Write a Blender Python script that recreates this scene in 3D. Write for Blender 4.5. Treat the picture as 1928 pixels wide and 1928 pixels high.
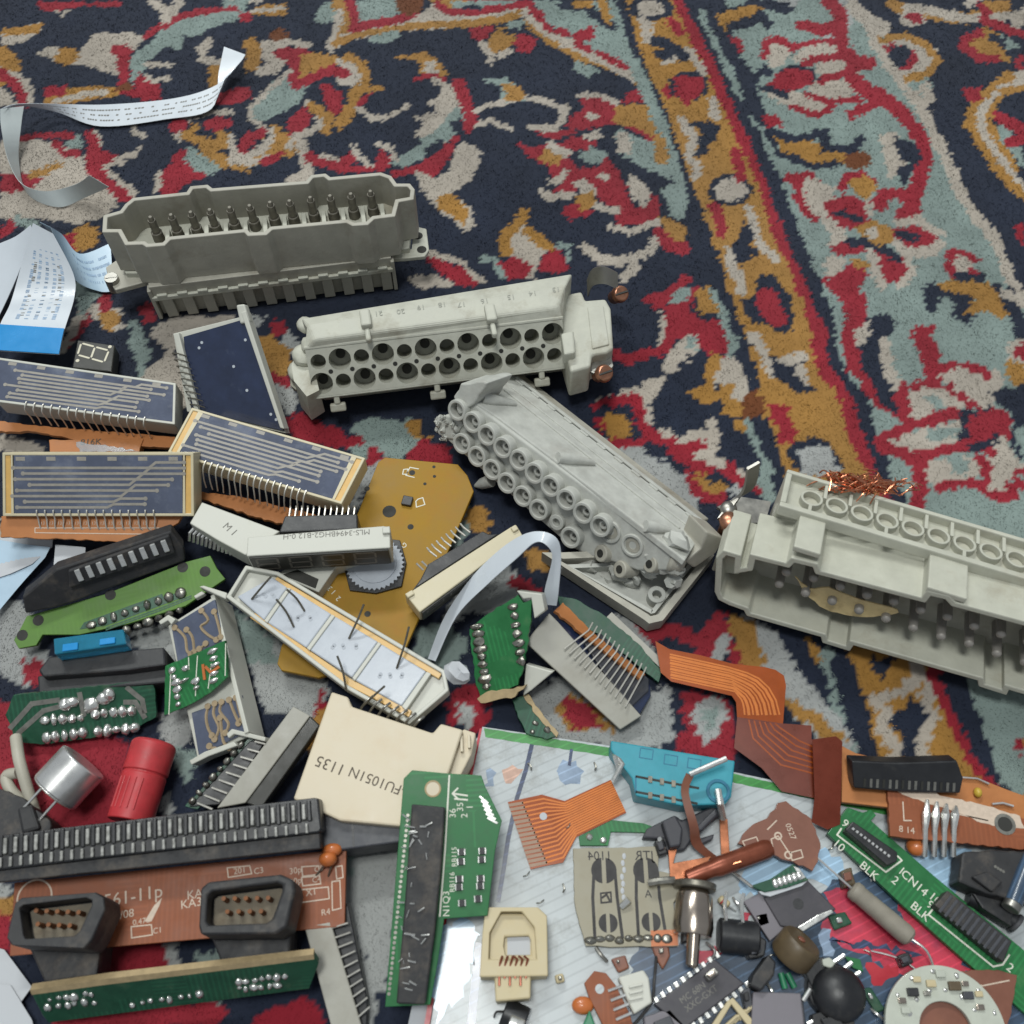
import bpy, math, random
import numpy as np
from mathutils import Matrix, Vector

random.seed(7); np.random.seed(7)
for o in list(bpy.data.objects): bpy.data.objects.remove(o)
SC = bpy.context.scene
COL = SC.collection
MM = 0.001

# ------------------------------------------------------------------ camera
PIT = math.radians(61); FPX = 1930.0; DIST = 305.0          # focal length in photo pixels, mm to the carpet at the centre
CAM = np.array([0, -DIST*math.cos(PIT), DIST*math.sin(PIT)])
FW = np.array([0, math.cos(PIT), -math.sin(PIT)]); UP = np.array([0, math.sin(PIT), math.cos(PIT)]); RT = np.array([1.0, 0, 0])
cam_d = bpy.data.cameras.new('camera'); cam = bpy.data.objects.new('camera', cam_d); COL.objects.link(cam)
cam_d.sensor_width = 36; cam_d.lens = 36*FPX/1928; cam_d.clip_start = 0.01; cam_d.clip_end = 20
cam.location = Vector(CAM)*MM; cam.rotation_euler = (math.pi/2-PIT, 0, 0)
cam_d.dof.use_dof = True; cam_d.dof.focus_distance = 0.318; cam_d.dof.aperture_fstop = 24
SC.camera = cam

# ------------------------------------------------------------------ light: a room lit by ceiling tubes
world = bpy.data.worlds.new('World'); SC.world = world; world.use_nodes = True
bg = world.node_tree.nodes['Background']; bg.inputs[0].default_value = (0.86, 0.93, 1.0, 1); bg.inputs[1].default_value = 0.41
def lamp(name, loc, target, sx, sy, power, col):
    d = bpy.data.lights.new(name, 'AREA'); d.shape = 'RECTANGLE'; d.size = sx; d.size_y = sy; d.energy = power; d.color = col
    o = bpy.data.objects.new(name, d); COL.objects.link(o); o.location = loc
    o.rotation_euler = (Vector(target)-Vector(loc)).to_track_quat('-Z', 'Y').to_euler()
    return o
lamp('ceiling_tube_lamp', (-0.55, 1.6, 2.1), (0, 0.05, 0), 1.2, 0.14, 38, (0.97, 1.0, 0.97))
lamp('ceiling_panel_lamp', (-0.22, -0.06, 2.2), (0, 0.05, 0), 0.5, 0.5, 30, (0.98, 1.0, 0.97))
SC.view_settings.view_transform = 'Standard'; SC.view_settings.look = 'None'; SC.view_settings.gamma = 1
SC.view_settings.exposure = -0.18; SC.view_settings.use_curve_mapping = False
SC.cycles.use_denoising = True; SC.cycles.max_bounces = 8; SC.cycles.transparent_max_bounces = 12

# ------------------------------------------------------------------ photo pixel -> point in the place
def ray(px, py):
    return FW + RT*(px-964)/FPX + UP*(964-py)/FPX
def Wp(px, py, z=0.0):
    d = ray(px, py); return CAM + d*((z-CAM[2])/d[2])
def _n(v): return v/np.linalg.norm(v)
class Fr:
    """a local frame in mm: origin o and unit axes x, y, z"""
    def __init__(s, o, x, y, z): s.o, s.x, s.y, s.z = o, x, y, z
    def w(s, p): return s.o + s.x*p[0] + s.y*p[1] + s.z*p[2]
    def loc(s, P):
        v = np.asarray(P)-s.o; return np.array([v@s.x, v@s.y, v@s.z])
    def L(s, px, py, h=0.0, ax='z'):
        """where the sight line of a pixel meets the local plane ax = h"""
        n = getattr(s, ax); d = ray(px, py); t = (h - (CAM-s.o)@n)/(d@n)
        return s.loc(CAM + d*t)
    def P(s, flat, h=0.0, ax='z'):
        q = [s.L(flat[i], flat[i+1], h, ax) for i in range(0, len(flat), 2)]
        return [(a[0], a[1]) for a in q] if ax == 'z' else q
    def mat(s):
        m = Matrix.Identity(4)
        for i in range(3):
            m[i][0], m[i][1], m[i][2], m[i][3] = s.x[i], s.y[i], s.z[i], s.o[i]*MM
        return m
def PF(a, za, b, zb, c, zc):
    """frame on the plane through three pixels at given heights, x from a to b, z towards the viewer"""
    A, B, C_ = Wp(*a, za), Wp(*b, zb), Wp(*c, zc)
    x = _n(B-A); z = _n(np.cross(x, C_-A))
    if z@(CAM-A) < 0: z = -z
    return Fr(A, x, np.cross(z, x), z)
def FF(a, b, z=0.0):
    """level frame at height z, x from a to b"""
    A, B = Wp(*a, z), Wp(*b, z); x = _n(B-A); k = np.array([0, 0, 1.0])
    return Fr(A, x, np.cross(k, x), k)
def RF(a, za, b, zb, roll):
    """x from a to b, rolled by an angle about x"""
    A, B = Wp(*a, za), Wp(*b, zb); x = _n(B-A); y = _n(np.cross(np.array([0, 0, 1.0]), x)); z = np.cross(x, y)
    c, s_ = math.cos(math.radians(roll)), math.sin(math.radians(roll))
    return Fr(A, x, y*c+z*s_, z*c-y*s_)

# ------------------------------------------------------------------ materials
def lin(c):
    r = []
    for v in c[:3]:
        v /= 255.0; r.append(v/12.92 if v <= 0.04045 else ((v+0.055)/1.055)**2.4)
    return (r[0], r[1], r[2], 1)
MATS = {}
def mat(name, col, rough=0.5, metal=0.0, var=0.12, scale=250, bump=0.0, bscale=600, dirt=None, damt=0.5, dscale=90, coat=0.0, trans=0.0, alpha=1.0, spec=0.5, dthr=0.5, tracks=0.0):
    m = bpy.data.materials.new(name); m.use_nodes = True; nt = m.node_tree; N = nt.nodes; K = nt.links
    b = N['Principled BSDF']; tc = N.new('ShaderNodeTexCoord')
    b.inputs['Roughness'].default_value = rough; b.inputs['Metallic'].default_value = metal
    b.inputs['Coat Weight'].default_value = coat; b.inputs['Coat Roughness'].default_value = 0.08
    b.inputs['Transmission Weight'].default_value = trans; b.inputs['Alpha'].default_value = alpha
    b.inputs['Specular IOR Level'].default_value = spec
    c = lin(col)
    nz = N.new('ShaderNodeTexNoise'); nz.inputs['Scale'].default_value = scale; nz.inputs['Detail'].default_value = 5; nz.inputs['Roughness'].default_value = 0.65
    K.new(tc.outputs['Object'], nz.inputs['Vector'])
    mr = N.new('ShaderNodeMapRange'); mr.inputs[1].default_value = 0.3; mr.inputs[2].default_value = 0.7
    mr.inputs[3].default_value = 1-var; mr.inputs[4].default_value = 1+var*0.7
    K.new(nz.outputs[0], mr.inputs[0])
    mx = N.new('ShaderNodeMix'); mx.data_type = 'RGBA'; mx.blend_type = 'MULTIPLY'; mx.inputs[0].default_value = 1
    mx.inputs[6].default_value = c; K.new(mr.outputs[0], mx.inputs[7])
    out = mx.outputs[2]
    if tracks:                                                        # fine copper tracks showing under the lacquer
        vo = N.new('ShaderNodeTexVoronoi'); vo.inputs['Scale'].default_value = 95; vo.distance = 'CHEBYCHEV'; K.new(tc.outputs['Object'], vo.inputs['Vector'])
        sp = N.new('ShaderNodeSeparateColor'); K.new(vo.outputs['Color'], sp.inputs[0])
        ws = []
        for ax in ('X', 'Y'):
            wv = N.new('ShaderNodeTexWave'); wv.bands_direction = ax; wv.inputs['Scale'].default_value = 260; K.new(tc.outputs['Object'], wv.inputs['Vector']); ws.append(wv)
        gt = N.new('ShaderNodeMath'); gt.operation = 'GREATER_THAN'; gt.inputs[1].default_value = 0.5; K.new(sp.outputs[0], gt.inputs[0])
        mw = N.new('ShaderNodeMix'); K.new(gt.outputs[0], mw.inputs[0]); K.new(ws[0].outputs[1], mw.inputs[2]); K.new(ws[1].outputs[1], mw.inputs[3])
        th = N.new('ShaderNodeMapRange'); th.inputs[1].default_value = 0.55; th.inputs[2].default_value = 0.75; th.inputs[3].default_value = 1; th.inputs[4].default_value = 1+tracks; K.new(mw.outputs[0], th.inputs[0])
        on = N.new('ShaderNodeMath'); on.operation = 'GREATER_THAN'; on.inputs[1].default_value = 0.4; K.new(sp.outputs[1], on.inputs[0])
        mo = N.new('ShaderNodeMix'); mo.inputs[2].default_value = 1; K.new(on.outputs[0], mo.inputs[0]); K.new(th.outputs[0], mo.inputs[3])
        mt = N.new('ShaderNodeMix'); mt.data_type = 'RGBA'; mt.blend_type = 'MULTIPLY'; mt.inputs[0].default_value = 1; K.new(out, mt.inputs[6]); K.new(mo.outputs[0], mt.inputs[7]); out = mt.outputs[2]
    if dirt:
        n2 = N.new('ShaderNodeTexNoise'); n2.inputs['Scale'].default_value = dscale; n2.inputs['Detail'].default_value = 8; n2.inputs['Roughness'].default_value = 0.7
        K.new(tc.outputs['Object'], n2.inputs['Vector'])
        r2 = N.new('ShaderNodeMapRange'); r2.inputs[1].default_value = dthr; r2.inputs[2].default_value = dthr+0.25; r2.inputs[3].default_value = 0; r2.inputs[4].default_value = damt
        K.new(n2.outputs[0], r2.inputs[0])
        m2 = N.new('ShaderNodeMix'); m2.data_type = 'RGBA'; K.new(r2.outputs[0], m2.inputs[0]); K.new(out, m2.inputs[6]); m2.inputs[7].default_value = lin(dirt)
        out = m2.outputs[2]
    K.new(out, b.inputs['Base Color'])
    rr = N.new('ShaderNodeMapRange'); rr.inputs[1].default_value = 0.3; rr.inputs[2].default_value = 0.7
    rr.inputs[3].default_value = max(0.02, rough*0.8); rr.inputs[4].default_value = min(1, rough*1.2); K.new(nz.outputs[0], rr.inputs[0]); K.new(rr.outputs[0], b.inputs['Roughness'])
    if bump:
        n3 = N.new('ShaderNodeTexNoise'); n3.inputs['Scale'].default_value = bscale; n3.inputs['Detail'].default_value = 4; K.new(tc.outputs['Object'], n3.inputs['Vector'])
        bp = N.new('ShaderNodeBump'); bp.inputs['Strength'].default_value = 1; bp.inputs['Distance'].default_value = bump*MM; K.new(n3.outputs[0], bp.inputs['Height']); K.new(bp.outputs[0], b.inputs['Normal'])
    MATS[name] = m; return m

# ------------------------------------------------------------------ mesh building (mm)
class MB:
    def __init__(s): s.v = []; s.f = []
    def add(s, vs, fs):
        n = len(s.v); s.v += [tuple(map(float, p)) for p in vs]; s.f += [tuple(i+n for i in q) for q in fs]; return s
    def box(s, x0, x1, y0, y1, z0, z1):
        return s.add([(x0,y0,z0),(x1,y0,z0),(x1,y1,z0),(x0,y1,z0),(x0,y0,z1),(x1,y0,z1),(x1,y1,z1),(x0,y1,z1)],
                     [(3,2,1,0),(4,5,6,7),(0,1,5,4),(1,2,6,5),(2,3,7,6),(3,0,4,7)])
    def prism(s, poly, z0, z1):
        a = sum(poly[i][0]*poly[(i+1)%len(poly)][1]-poly[(i+1)%len(poly)][0]*poly[i][1] for i in range(len(poly)))
        if a < 0: poly = poly[::-1]
        n = len(poly)
        return s.add([(p[0],p[1],z0) for p in poly]+[(p[0],p[1],z1) for p in poly],
                     [tuple(range(n))[::-1], tuple(range(n,2*n))]+[(i,(i+1)%n,n+(i+1)%n,n+i) for i in range(n)])
    def prismx(s, poly, x0, x1):
        n = len(s.v); t = MB().prism(poly, x0, x1)
        return s.add([(p[2],p[0],p[1]) for p in t.v], t.f)
    def prismy(s, poly, y0, y1):
        """poly in (x,z)"""
        t = MB().prism(poly, y0, y1)
        return s.add([(p[0],p[2],p[1]) for p in t.v], [q[::-1] for q in t.f])
    def wall(s, outer, th, z0, z1):
        """an upright wall following a closed outline, th thick towards the inside"""
        inn = inset(outer, th); n = len(outer)
        v = [(p[0],p[1],z) for z in (z0,z1) for p in outer]+[(p[0],p[1],z) for z in (z0,z1) for p in inn]
        f = []
        for i in range(n):
            j = (i+1)%n
            f += [(i,j,n+j,n+i), (2*n+j,2*n+i,3*n+i,3*n+j), (n+i,n+j,3*n+j,3*n+i), (j,i,2*n+i,2*n+j)]
        return s.add(v, f)
    def cyl(s, p0, p1, r0, r1=None, n=14, caps=True):
        r1 = r0 if r1 is None else r1
        return s.sweep([p0, p1], [r0, r1], n, caps)
    def sweep(s, pts, rad, n=8, caps=True):
        pts = [np.asarray(p, float) for p in pts]; m = len(pts)
        if not hasattr(rad, '__len__'): rad = [rad]*m
        vs = []; fs = []; prev = None
        for i, p in enumerate(pts):
            t = pts[min(i+1,m-1)]-pts[max(i-1,0)]; k = np.linalg.norm(t); t = t/k if k > 1e-9 else (prevt if i else np.array([0,0,1.0])); prevt = t
            if prev is None:
                a = np.array([0,0,1.0]) if abs(t[2]) < 0.9 else np.array([1.0,0,0])
                u = _n(np.cross(t, a))
            else:
                u = prev - t*(prev@t); u = _n(u)
            prev = u; w = np.cross(t, u)
            for q in range(n):
                an = 2*math.pi*q/n; vs.append(p+(u*math.cos(an)+w*math.sin(an))*rad[i])
        for i in range(m-1):
            for q in range(n):
                fs.append((i*n+q, i*n+(q+1)%n, (i+1)*n+(q+1)%n, (i+1)*n+q))
        if caps: fs += [tuple(range(n))[::-1], tuple(range((m-1)*n, m*n))]
        return s.add(vs, fs)
    def ring(s, c, r0, r1, z0, z1, n=20, axis=2):
        """a tube wall with an open hole, outer r0 inner r1"""
        vs = []; 
        for (r, z) in ((r0,z0),(r0,z1),(r1,z1),(r1,z0)):
            for q in range(n):
                a = 2*math.pi*q/n; vs.append((c[0]+r*math.cos(a), c[1]+r*math.sin(a), z))
        fs = [(k*n+q, k*n+(q+1)%n, ((k+1)%4)*n+(q+1)%n, ((k+1)%4)*n+q) for k in range(4) for q in range(n)]
        return s.add(vs, fs)
    def holecell(s, x0, x1, y0, y1, c, r, z, depth, n=24, ry=None):
        """a rectangle of plate pierced by a round blind hole"""
        ry = ry or r
        rim = []; sq = []
        for q in range(n):
            a = 2*math.pi*(q+0.5)/n; dx, dy = math.cos(a), math.sin(a)
            rim.append((c[0]+r*dx, c[1]+ry*dy))
            tx = ((x1-c[0])/dx if dx > 0 else (x0-c[0])/dx) if abs(dx) > 1e-9 else 1e9
            ty = ((y1-c[1])/dy if dy > 0 else (y0-c[1])/dy) if abs(dy) > 1e-9 else 1e9
            t = min(tx, ty); sq.append((c[0]+dx*t, c[1]+dy*t))
        vs = [(p[0],p[1],z) for p in sq]+[(p[0],p[1],z) for p in rim]+[(p[0],p[1],z-depth) for p in rim]
        fs = []
        for q in range(n):
            k = (q+1)%n; fs += [(q,k,n+k,n+q), (n+q,n+k,2*n+k,2*n+q)]
            a, b = sq[q], sq[k]
            if abs(a[0]-b[0]) > 1e-6 and abs(a[1]-b[1]) > 1e-6:      # the corner between two sides
                cx = x1 if max(a[0],b[0]) > c[0] and abs(max(a[0],b[0])-x1) < 1e-6 else x0
                cy = y1 if abs(max(a[1],b[1])-y1) < 1e-6 else y0
                vs.append((cx,cy,z)); fs.append((q, len(vs)-1, k))
        fs.append(tuple(range(2*n,3*n)))
        return s.add(vs, fs)
    def ball(s, c, r, sx=1, sy=1, sz=1, nu=12, nv=8):
        vs = []; fs = []
        for i in range(nv+1):
            t = math.pi*i/nv
            for j in range(nu):
                a = 2*math.pi*j/nu; vs.append((c[0]+r*sx*math.sin(t)*math.cos(a), c[1]+r*sy*math.sin(t)*math.sin(a), c[2]+r*sz*math.cos(t)))
        for i in range(nv):
            for j in range(nu): fs.append((i*nu+j, (i+1)*nu+j, (i+1)*nu+(j+1)%nu, i*nu+(j+1)%nu))
        return s.add(vs, fs)
    def strip(s, rows, th=0.15):
        """a thin bent sheet through rows of (left, right) points"""
        n = len(rows); nv = []
        for i in range(n):
            a = np.asarray(rows[max(i-1,0)][0],float); b = np.asarray(rows[min(i+1,n-1)][0],float)
            nv.append(_n(np.cross(b-a, np.asarray(rows[i][1],float)-np.asarray(rows[i][0],float)))*th/2)
        vs = []
        for i, (l, r) in enumerate(rows):
            l, r = np.asarray(l,float), np.asarray(r,float); vs += [l+nv[i], r+nv[i], r-nv[i], l-nv[i]]
        fs = [(0,1,2,3), tuple(4*(n-1)+k for k in (3,2,1,0))]
        for i in range(n-1):
            for k in range(4): fs.append((4*i+k, 4*(i+1)+k, 4*(i+1)+(k+1)%4, 4*i+(k+1)%4))
        return s.add(vs, fs)
    def jitter(s, a, seed=1):
        """roughen vertices (torn or melted edges); coincident vertices move together"""
        rs = {}
        rnd = random.Random(seed); o = []
        for p in s.v:
            k = (round(p[0],2), round(p[1],2), round(p[2],2))
            if k not in rs: rs[k] = tuple(rnd.uniform(-a, a) for _ in range(3))
            o.append(tuple(p[i]+rs[k][i] for i in range(3)))
        s.v = o; return s
    def mesh(s, name):
        me = bpy.data.meshes.new(name); me.from_pydata([(a*MM,b*MM,c*MM) for a,b,c in s.v], [], s.f); me.update(); return me
    def build(s, name, m, parent=None, bevel=0.0, smooth=False, fr=None, seg=2, label=None, kind=None):
        me = s.mesh(name); me.materials.append(MATS[m] if isinstance(m, str) else m)
        o = bpy.data.objects.new(name, me); COL.objects.link(o)
        if parent is not None: o.parent = parent
        if fr is not None: o.matrix_basis = (parent.matrix_world.inverted() @ fr.mat()) if parent is not None else fr.mat()
        import bmesh
        bm = bmesh.new(); bm.from_mesh(me); bmesh.ops.recalc_face_normals(bm, faces=bm.faces); bm.to_mesh(me); bm.free()
        if smooth:
            me.polygons.foreach_set('use_smooth', [True]*len(me.polygons)); me.set_sharp_from_angle(angle=math.radians(38))
        if bevel:
            bv = o.modifiers.new('edges', 'BEVEL'); bv.width = bevel*MM; bv.segments = seg; bv.limit_method = 'ANGLE'; bv.angle_limit = math.radians(35); bv.harden_normals = False
        if label: o['label'] = label
        if kind: o['kind'] = kind
        return o
def inset(poly, d):
    n = len(poly); a = sum(poly[i][0]*poly[(i+1)%n][1]-poly[(i+1)%n][0]*poly[i][1] for i in range(n)); sg = 1 if a > 0 else -1
    out = []
    for i in range(n):
        p0, p1, p2 = np.array(poly[i-1],float), np.array(poly[i],float), np.array(poly[(i+1)%n],float)
        e1, e2 = _n(p1-p0), _n(p2-p1); n1 = np.array([-e1[1],e1[0]])*sg; n2 = np.array([-e2[1],e2[0]])*sg
        m = n1+n2; k = m@m; m = m*(2/max(k,0.9)); out.append(tuple(p1+m*d))
    return out
def tag(o, label, cat, group=None, kind=None):
    if label: o['label'] = label
    if cat: o['category'] = cat
    if group: o['group'] = group
    if kind: o['kind'] = kind
    return o
def thing(name, label, cat, fr, group=None):
    o = bpy.data.objects.new(name, None); o.empty_display_size = 0.01; COL.objects.link(o); o.matrix_world = fr.mat()
    return tag(o, label, cat, group)
def sub(name, parent, fr):
    """a part that has pieces of its own, in its own frame"""
    o = bpy.data.objects.new(name, None); o.empty_display_size = 0.005; COL.objects.link(o); o.parent = parent
    o.matrix_basis = parent.matrix_world.inverted() @ fr.mat(); o.matrix_world = fr.mat()
    return o
def copies(src, offs, rots=None):
    """more of the same part: copies that share its mesh, moved by offsets in mm"""
    r = [src]
    b = src.location.copy()
    for i, p in enumerate(offs):
        c = src.copy(); COL.objects.link(c); c.parent = src.parent; c.location = b+Vector(p)*MM
        if rots: c.rotation_euler = rots[i]
        r.append(c)
    return r
def many(mb, name, m, parent, places, bevel=0, smooth=False, rots=None):
    """one mesh used at every place (mm)"""
    o = mb.build(name, m, parent, bevel, smooth); o.location = Vector(places[0])*MM
    if rots: o.rotation_euler = rots[0]
    for i, p in enumerate(places[1:]):
        c = o.copy(); COL.objects.link(c); c.parent = parent; c.location = Vector(p)*MM
        if rots: c.rotation_euler = rots[i+1]
    return o
TEXTS = []
def text(s, parent, x, y, z, size, m, rot=0.0, flip=False, name='printed_text', tilt=None):
    cu = bpy.data.curves.new(name, 'FONT'); cu.body = s; cu.size = size*MM; cu.extrude = 0.02*MM; cu.resolution_u = 3; cu.materials.append(MATS[m])
    o = bpy.data.objects.new(name, cu); COL.objects.link(o); o.parent = parent; o.location = (x*MM, y*MM, z*MM); TEXTS.append(o)
    o.rotation_euler = tilt or (0, 0, math.radians(rot))
    if flip: o.scale = (-1, 1, 1)
    return o
def lerp(a, b, t): return tuple(np.asarray(a,float)*(1-t)+np.asarray(b,float)*t)
def curve(pts, n=8):
    """Catmull-Rom through points"""
    P = [np.asarray(p,float) for p in pts]; o = []
    for i in range(len(P)-1):
        p0 = P[max(i-1,0)]; p1 = P[i]; p2 = P[i+1]; p3 = P[min(i+2,len(P)-1)]
        for k in range(n):
            t = k/n; o.append(0.5*((2*p1)+(p2-p0)*t+(2*p0-5*p1+4*p2-p3)*t*t+(3*p1-p0-3*p2+p3)*t**3))
    o.append(P[-1]); return o
def slab(fr, parent, name, m, px, top=0.0, bottom=-1.0, bevel=0.15, trace=None, label=None, smooth=False, jag=0.0):
    """a flat piece whose outline is traced on its own plane"""
    P = fr.P(px, top if trace is None else trace)
    if jag:
        r = random.Random(len(px)); Q = []
        for i in range(len(P)):
            a, b = np.array(P[i]), np.array(P[(i+1)%len(P)]); n = max(1, int(np.linalg.norm(b-a)/1.2))
            Q += [tuple(a+(b-a)*k/n+(np.array([r.uniform(-jag,jag), r.uniform(-jag,jag)]) if k else 0)) for k in range(n)]
        P = Q
    return MB().prism(P, bottom, top).build(name, m, parent, bevel, smooth, label=label)
def path(fr, flat, h=0.0):
    return [fr.L(flat[i], flat[i+1], h) for i in range(0, len(flat), 2)]
def row(fr, a, b, n, h=0.0):
    return [fr.L(a[0]+(b[0]-a[0])*k/(n-1), a[1]+(b[1]-a[1])*k/(n-1), h) for k in range(n)]
def line(fr, parent, name, m, w, flat, h=0.03, th=0.04, close=False):
    """a flat printed or etched line along traced points"""
    P = path(fr, flat, h)
    if close: P = P+[P[0]]
    mb = MB()
    for i in range(len(P)-1):
        a, b = P[i][:2], P[i+1][:2]; e = _n(b-a); q = np.array([-e[1], e[0]])*w/2; a = a-e*w*0.3; b = b+e*w*0.3
        mb.prism([tuple(a+q), tuple(a-q), tuple(b-q), tuple(b+q)], h-0.01, h+th+0.004*i)
    return mb.build(name, m, parent)

# ------------------------------------------------------------------ the carpet: its woven pattern as areas and lines of dyed knots
PAT = []
_T = (0, 0, 1.0)
def tile(x, y, w): 
    global _T; _T = (x, y, w/1928.0)
def _c(a): return np.array([( _T[0]+a[i]*_T[2], _T[1]+a[i+1]*_T[2]) for i in range(0, len(a), 2)])
def A(c, *a): PAT.append((c, 0, _c(a)))                       # an area
def S(c, w, *a): PAT.append((c, w*_T[2]*0.5*1.22+0.8, _c(a)))          # a line w wide
def E(c, x, y, rx, ry):
    PAT.append((c, 0, _c([v for k in range(14) for v in (x+rx*math.cos(k*0.4488), y+ry*math.sin(k*0.4488))])))
tile(0, 0, 1928)
# the border right of the stripe, then the far field, then the stripe itself
A('B', 1300,-300, 1590,-300, 1600,0, 1665,45, 1740,110, 1765,190, 1830,300, 1928,560, 2010,760, 2300,1500, 2300,2200, 2100,2200, 1560,840)
A('N', 1602,0, 1649,24, 1683,54, 1706,64, 1730,84, 1770,115, 1750,148, 1763,168, 1747,182, 1743,222, 1763,250, 1784,280, 1804,330, 1831,381, 1864,415, 1888,455, 1898,499, 1928,553, 2030,760, 2400,1500, 2600,-300, 1500,-300)
A('G', 1060,-300, 1178,0, 1205,101, 1240,175, 1270,253, 1294,320, 1325,398, 1352,482, 1375,556, 1409,634, 1430,720, 1440,790, 1470,860, 1596,1225, 1653,1421, 1780,1700, 2100,2300, 2400,2300, 2000,1650, 1872,1467, 1778,1282, 1640,860, 1600,740, 1560,640, 1541,590, 1507,505, 1465,425, 1450,364, 1430,303, 1400,250, 1363,168, 1320,77, 1285,0, 1170,-300)
S('N', 24, 1050,-300, 1166,0, 1193,101, 1227,175, 1257,253, 1281,320, 1312,398, 1339,482, 1362,556, 1396,634, 1412,720, 1428,790)
S('N', 24, 1438,800, 1455,860, 1470,930, 1540,1090, 1590,1240, 1640,1420, 1760,1700, 2060,2300)
S('R', 25, 1180,-300, 1285,0, 1322,77, 1366,168, 1403,250, 1430,303, 1453,364, 1467,425, 1507,505, 1541,590, 1560,640)
S('N', 20, 1200,-300, 1302,0, 1345,77, 1386,168, 1426,256, 1460,337, 1480,404, 1521,499, 1554,573, 1580,650)
S('B', 9, 1322,20, 1355,88, 1396,175, 1440,250, 1462,300)
tile(0, 0, 650)
A('R',200,0,690,0,680,30,560,30,500,15,400,30,330,50,220,50); A('C',300,40,350,55,400,40,350,90)
A('C',0,170,90,150,200,120,250,110,240,150,150,210,60,240,0,235); A('G',0,160,200,125,255,115,200,175,60,185,0,190)
A('C',210,290,270,260,340,270,440,300,480,250,530,190,580,175,640,190,700,170,780,190,800,210,760,250,700,260,640,290,700,320,720,400,640,410,560,370,450,350,330,330,270,300)
A('G',310,300,340,260,420,270,440,310,390,345,320,330)
A('B',740,400,720,330,790,270,860,230,940,130,1050,100,1150,95,1140,150,1100,180,1030,180,1010,260,920,240,830,320,780,430,750,470)
S('R',26,810,200,870,160,950,110,1050,70,1200,45,1310,40); A('R',620,250,700,240,750,270,730,300,640,290); S('R',52,690,290,690,380,690,480)
S('C',32,1170,220,1120,270,1130,310,1220,340); A('R',780,400,820,440,880,470,890,540,800,550,700,510,760,490)
S('C',22,820,420,860,440,940,425); S('C',20,820,350,900,345,950,350)
A('G',250,580,270,520,400,490,560,480,660,480,700,490,620,520,500,540,360,570); S('C',24,300,560,450,520,600,500)
A('R',250,480,380,470,360,510,270,520); A('D',660,470,740,460,730,490,650,490)
S('R',52,10,400,70,430,120,490,130,560); S('C',26,60,390,130,430,165,500,175,560); A('C',0,480,60,520,80,560,0,580)
A('C',0,790,130,770,330,790,440,850,500,960,600,1060,650,1130,560,1210,420,1230,200,1190,90,1220,0,1210)
S('R',22,100,770,200,745,400,740); A('B',370,790,450,740,450,810,400,830); S('R',36,310,790,360,840,430,840)
A('R',490,720,530,720,550,830,640,860,700,880,640,890,590,930,620,1000,700,1060,740,1100,690,1120,600,1050,500,950,480,870)
S('C',20,690,890,640,900,600,920,640,960); S('C',20,660,870,760,850,780,820); S('C',18,545,730,560,800); S('C',24,750,690,760,730,810,750); S('C',30,620,960,760,1080)
A('R',0,980,90,975,200,960,240,990,150,1040,50,1060,0,1050); S('G',30,180,970,260,950,330,910)
A('R',890,1060,910,970,960,920,1000,820,1040,850,1060,930,1150,950,1120,990,1050,1000,980,1050,940,1075); S('C',22,870,1050,900,960)
A('B',1040,880,1060,810,1120,860,1200,880,1240,930,1180,950,1100,940)
A('G',1000,760,1080,680,1150,750,1220,720,1280,740,1290,800,1200,850,1280,880,1400,860,1500,820,1480,770,1540,690,1600,740,1700,770,1660,830,1600,860,1480,890,1390,930,1400,960,1330,920,1250,920,1130,860,1120,790)
S('C',26,1000,770,1010,680,1060,640,1150,620,1300,610); S('C',32,1290,760,1300,850,1380,865,1450,830,1520,750,1500,700); S('C',22,1280,890,1400,900,1500,870)
A('R',1150,690,1200,650,1290,650,1290,690,1190,730); A('R',950,680,1000,650,1040,680,1020,720,960,720); A('R',1340,790,1380,740,1460,700,1490,720,1430,770,1380,840,1335,830); S('N',20,1110,730,1200,750); A('R',1450,890,1560,850,1580,840,1560,870,1500,910)
A('B',1390,620,1430,560,1500,460,1570,440,1620,380,1700,440,1770,430,1720,520,1640,590,1570,640,1470,680,1400,670); S('C',20,1620,385,1560,440,1480,500,1400,600,1400,670,1480,680); S('N',36,1770,440,1680,580,1600,630,1500,680)
A('R',1480,290,1560,270,1700,260,1740,280,1690,330,1680,400,1750,440,1650,480,1610,430,1640,390,1590,330,1510,320); A('G',1680,300,1780,290,1890,310,1850,370,1790,400,1740,390,1680,420)
S('C',42,1600,225,1480,250,1500,320,1560,340,1530,380,1450,385); S('R',40,1740,430,1850,380,1928,400); S('R',46,1830,480,1880,540,1870,600); S('C',30,1600,220,1720,240)
S('G',60,1400,240,1420,300,1400,350); S('G',55,1200,380,1200,460); A('D',1500,190,1570,150,1610,190,1530,220)
A('G',1340,80,1450,30,1590,20,1590,70,1440,70); A('R',1350,60,1400,60,1400,110,1360,110); S('C',20,1400,55,1580,40)
A('B',1760,100,1800,20,1870,0,1880,100,1800,110); S('G',60,1900,20,1928,90); S('C',40,1900,60,1880,180,1850,250); S('G',36,1928,150,1880,230)
S('C',40,850,0,920,40,920,100); S('C',40,1000,0,960,60,920,90); A('R',1170,560,1240,510,1390,480,1390,540,1280,570)
A('R',1620,650,1700,590,1740,640,1680,740,1620,740); S('C',30,1720,560,1800,620,1780,700,1640,760,1620,800); S('G',40,1740,580,1840,640,1820,720); S('R',50,1830,480,1880,590)
S('C',50,1690,800,1720,900,1700,980,1630,1000); S('R',50,1740,870,1820,890,1928,930); S('C',20,1800,860,1928,890)
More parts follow.
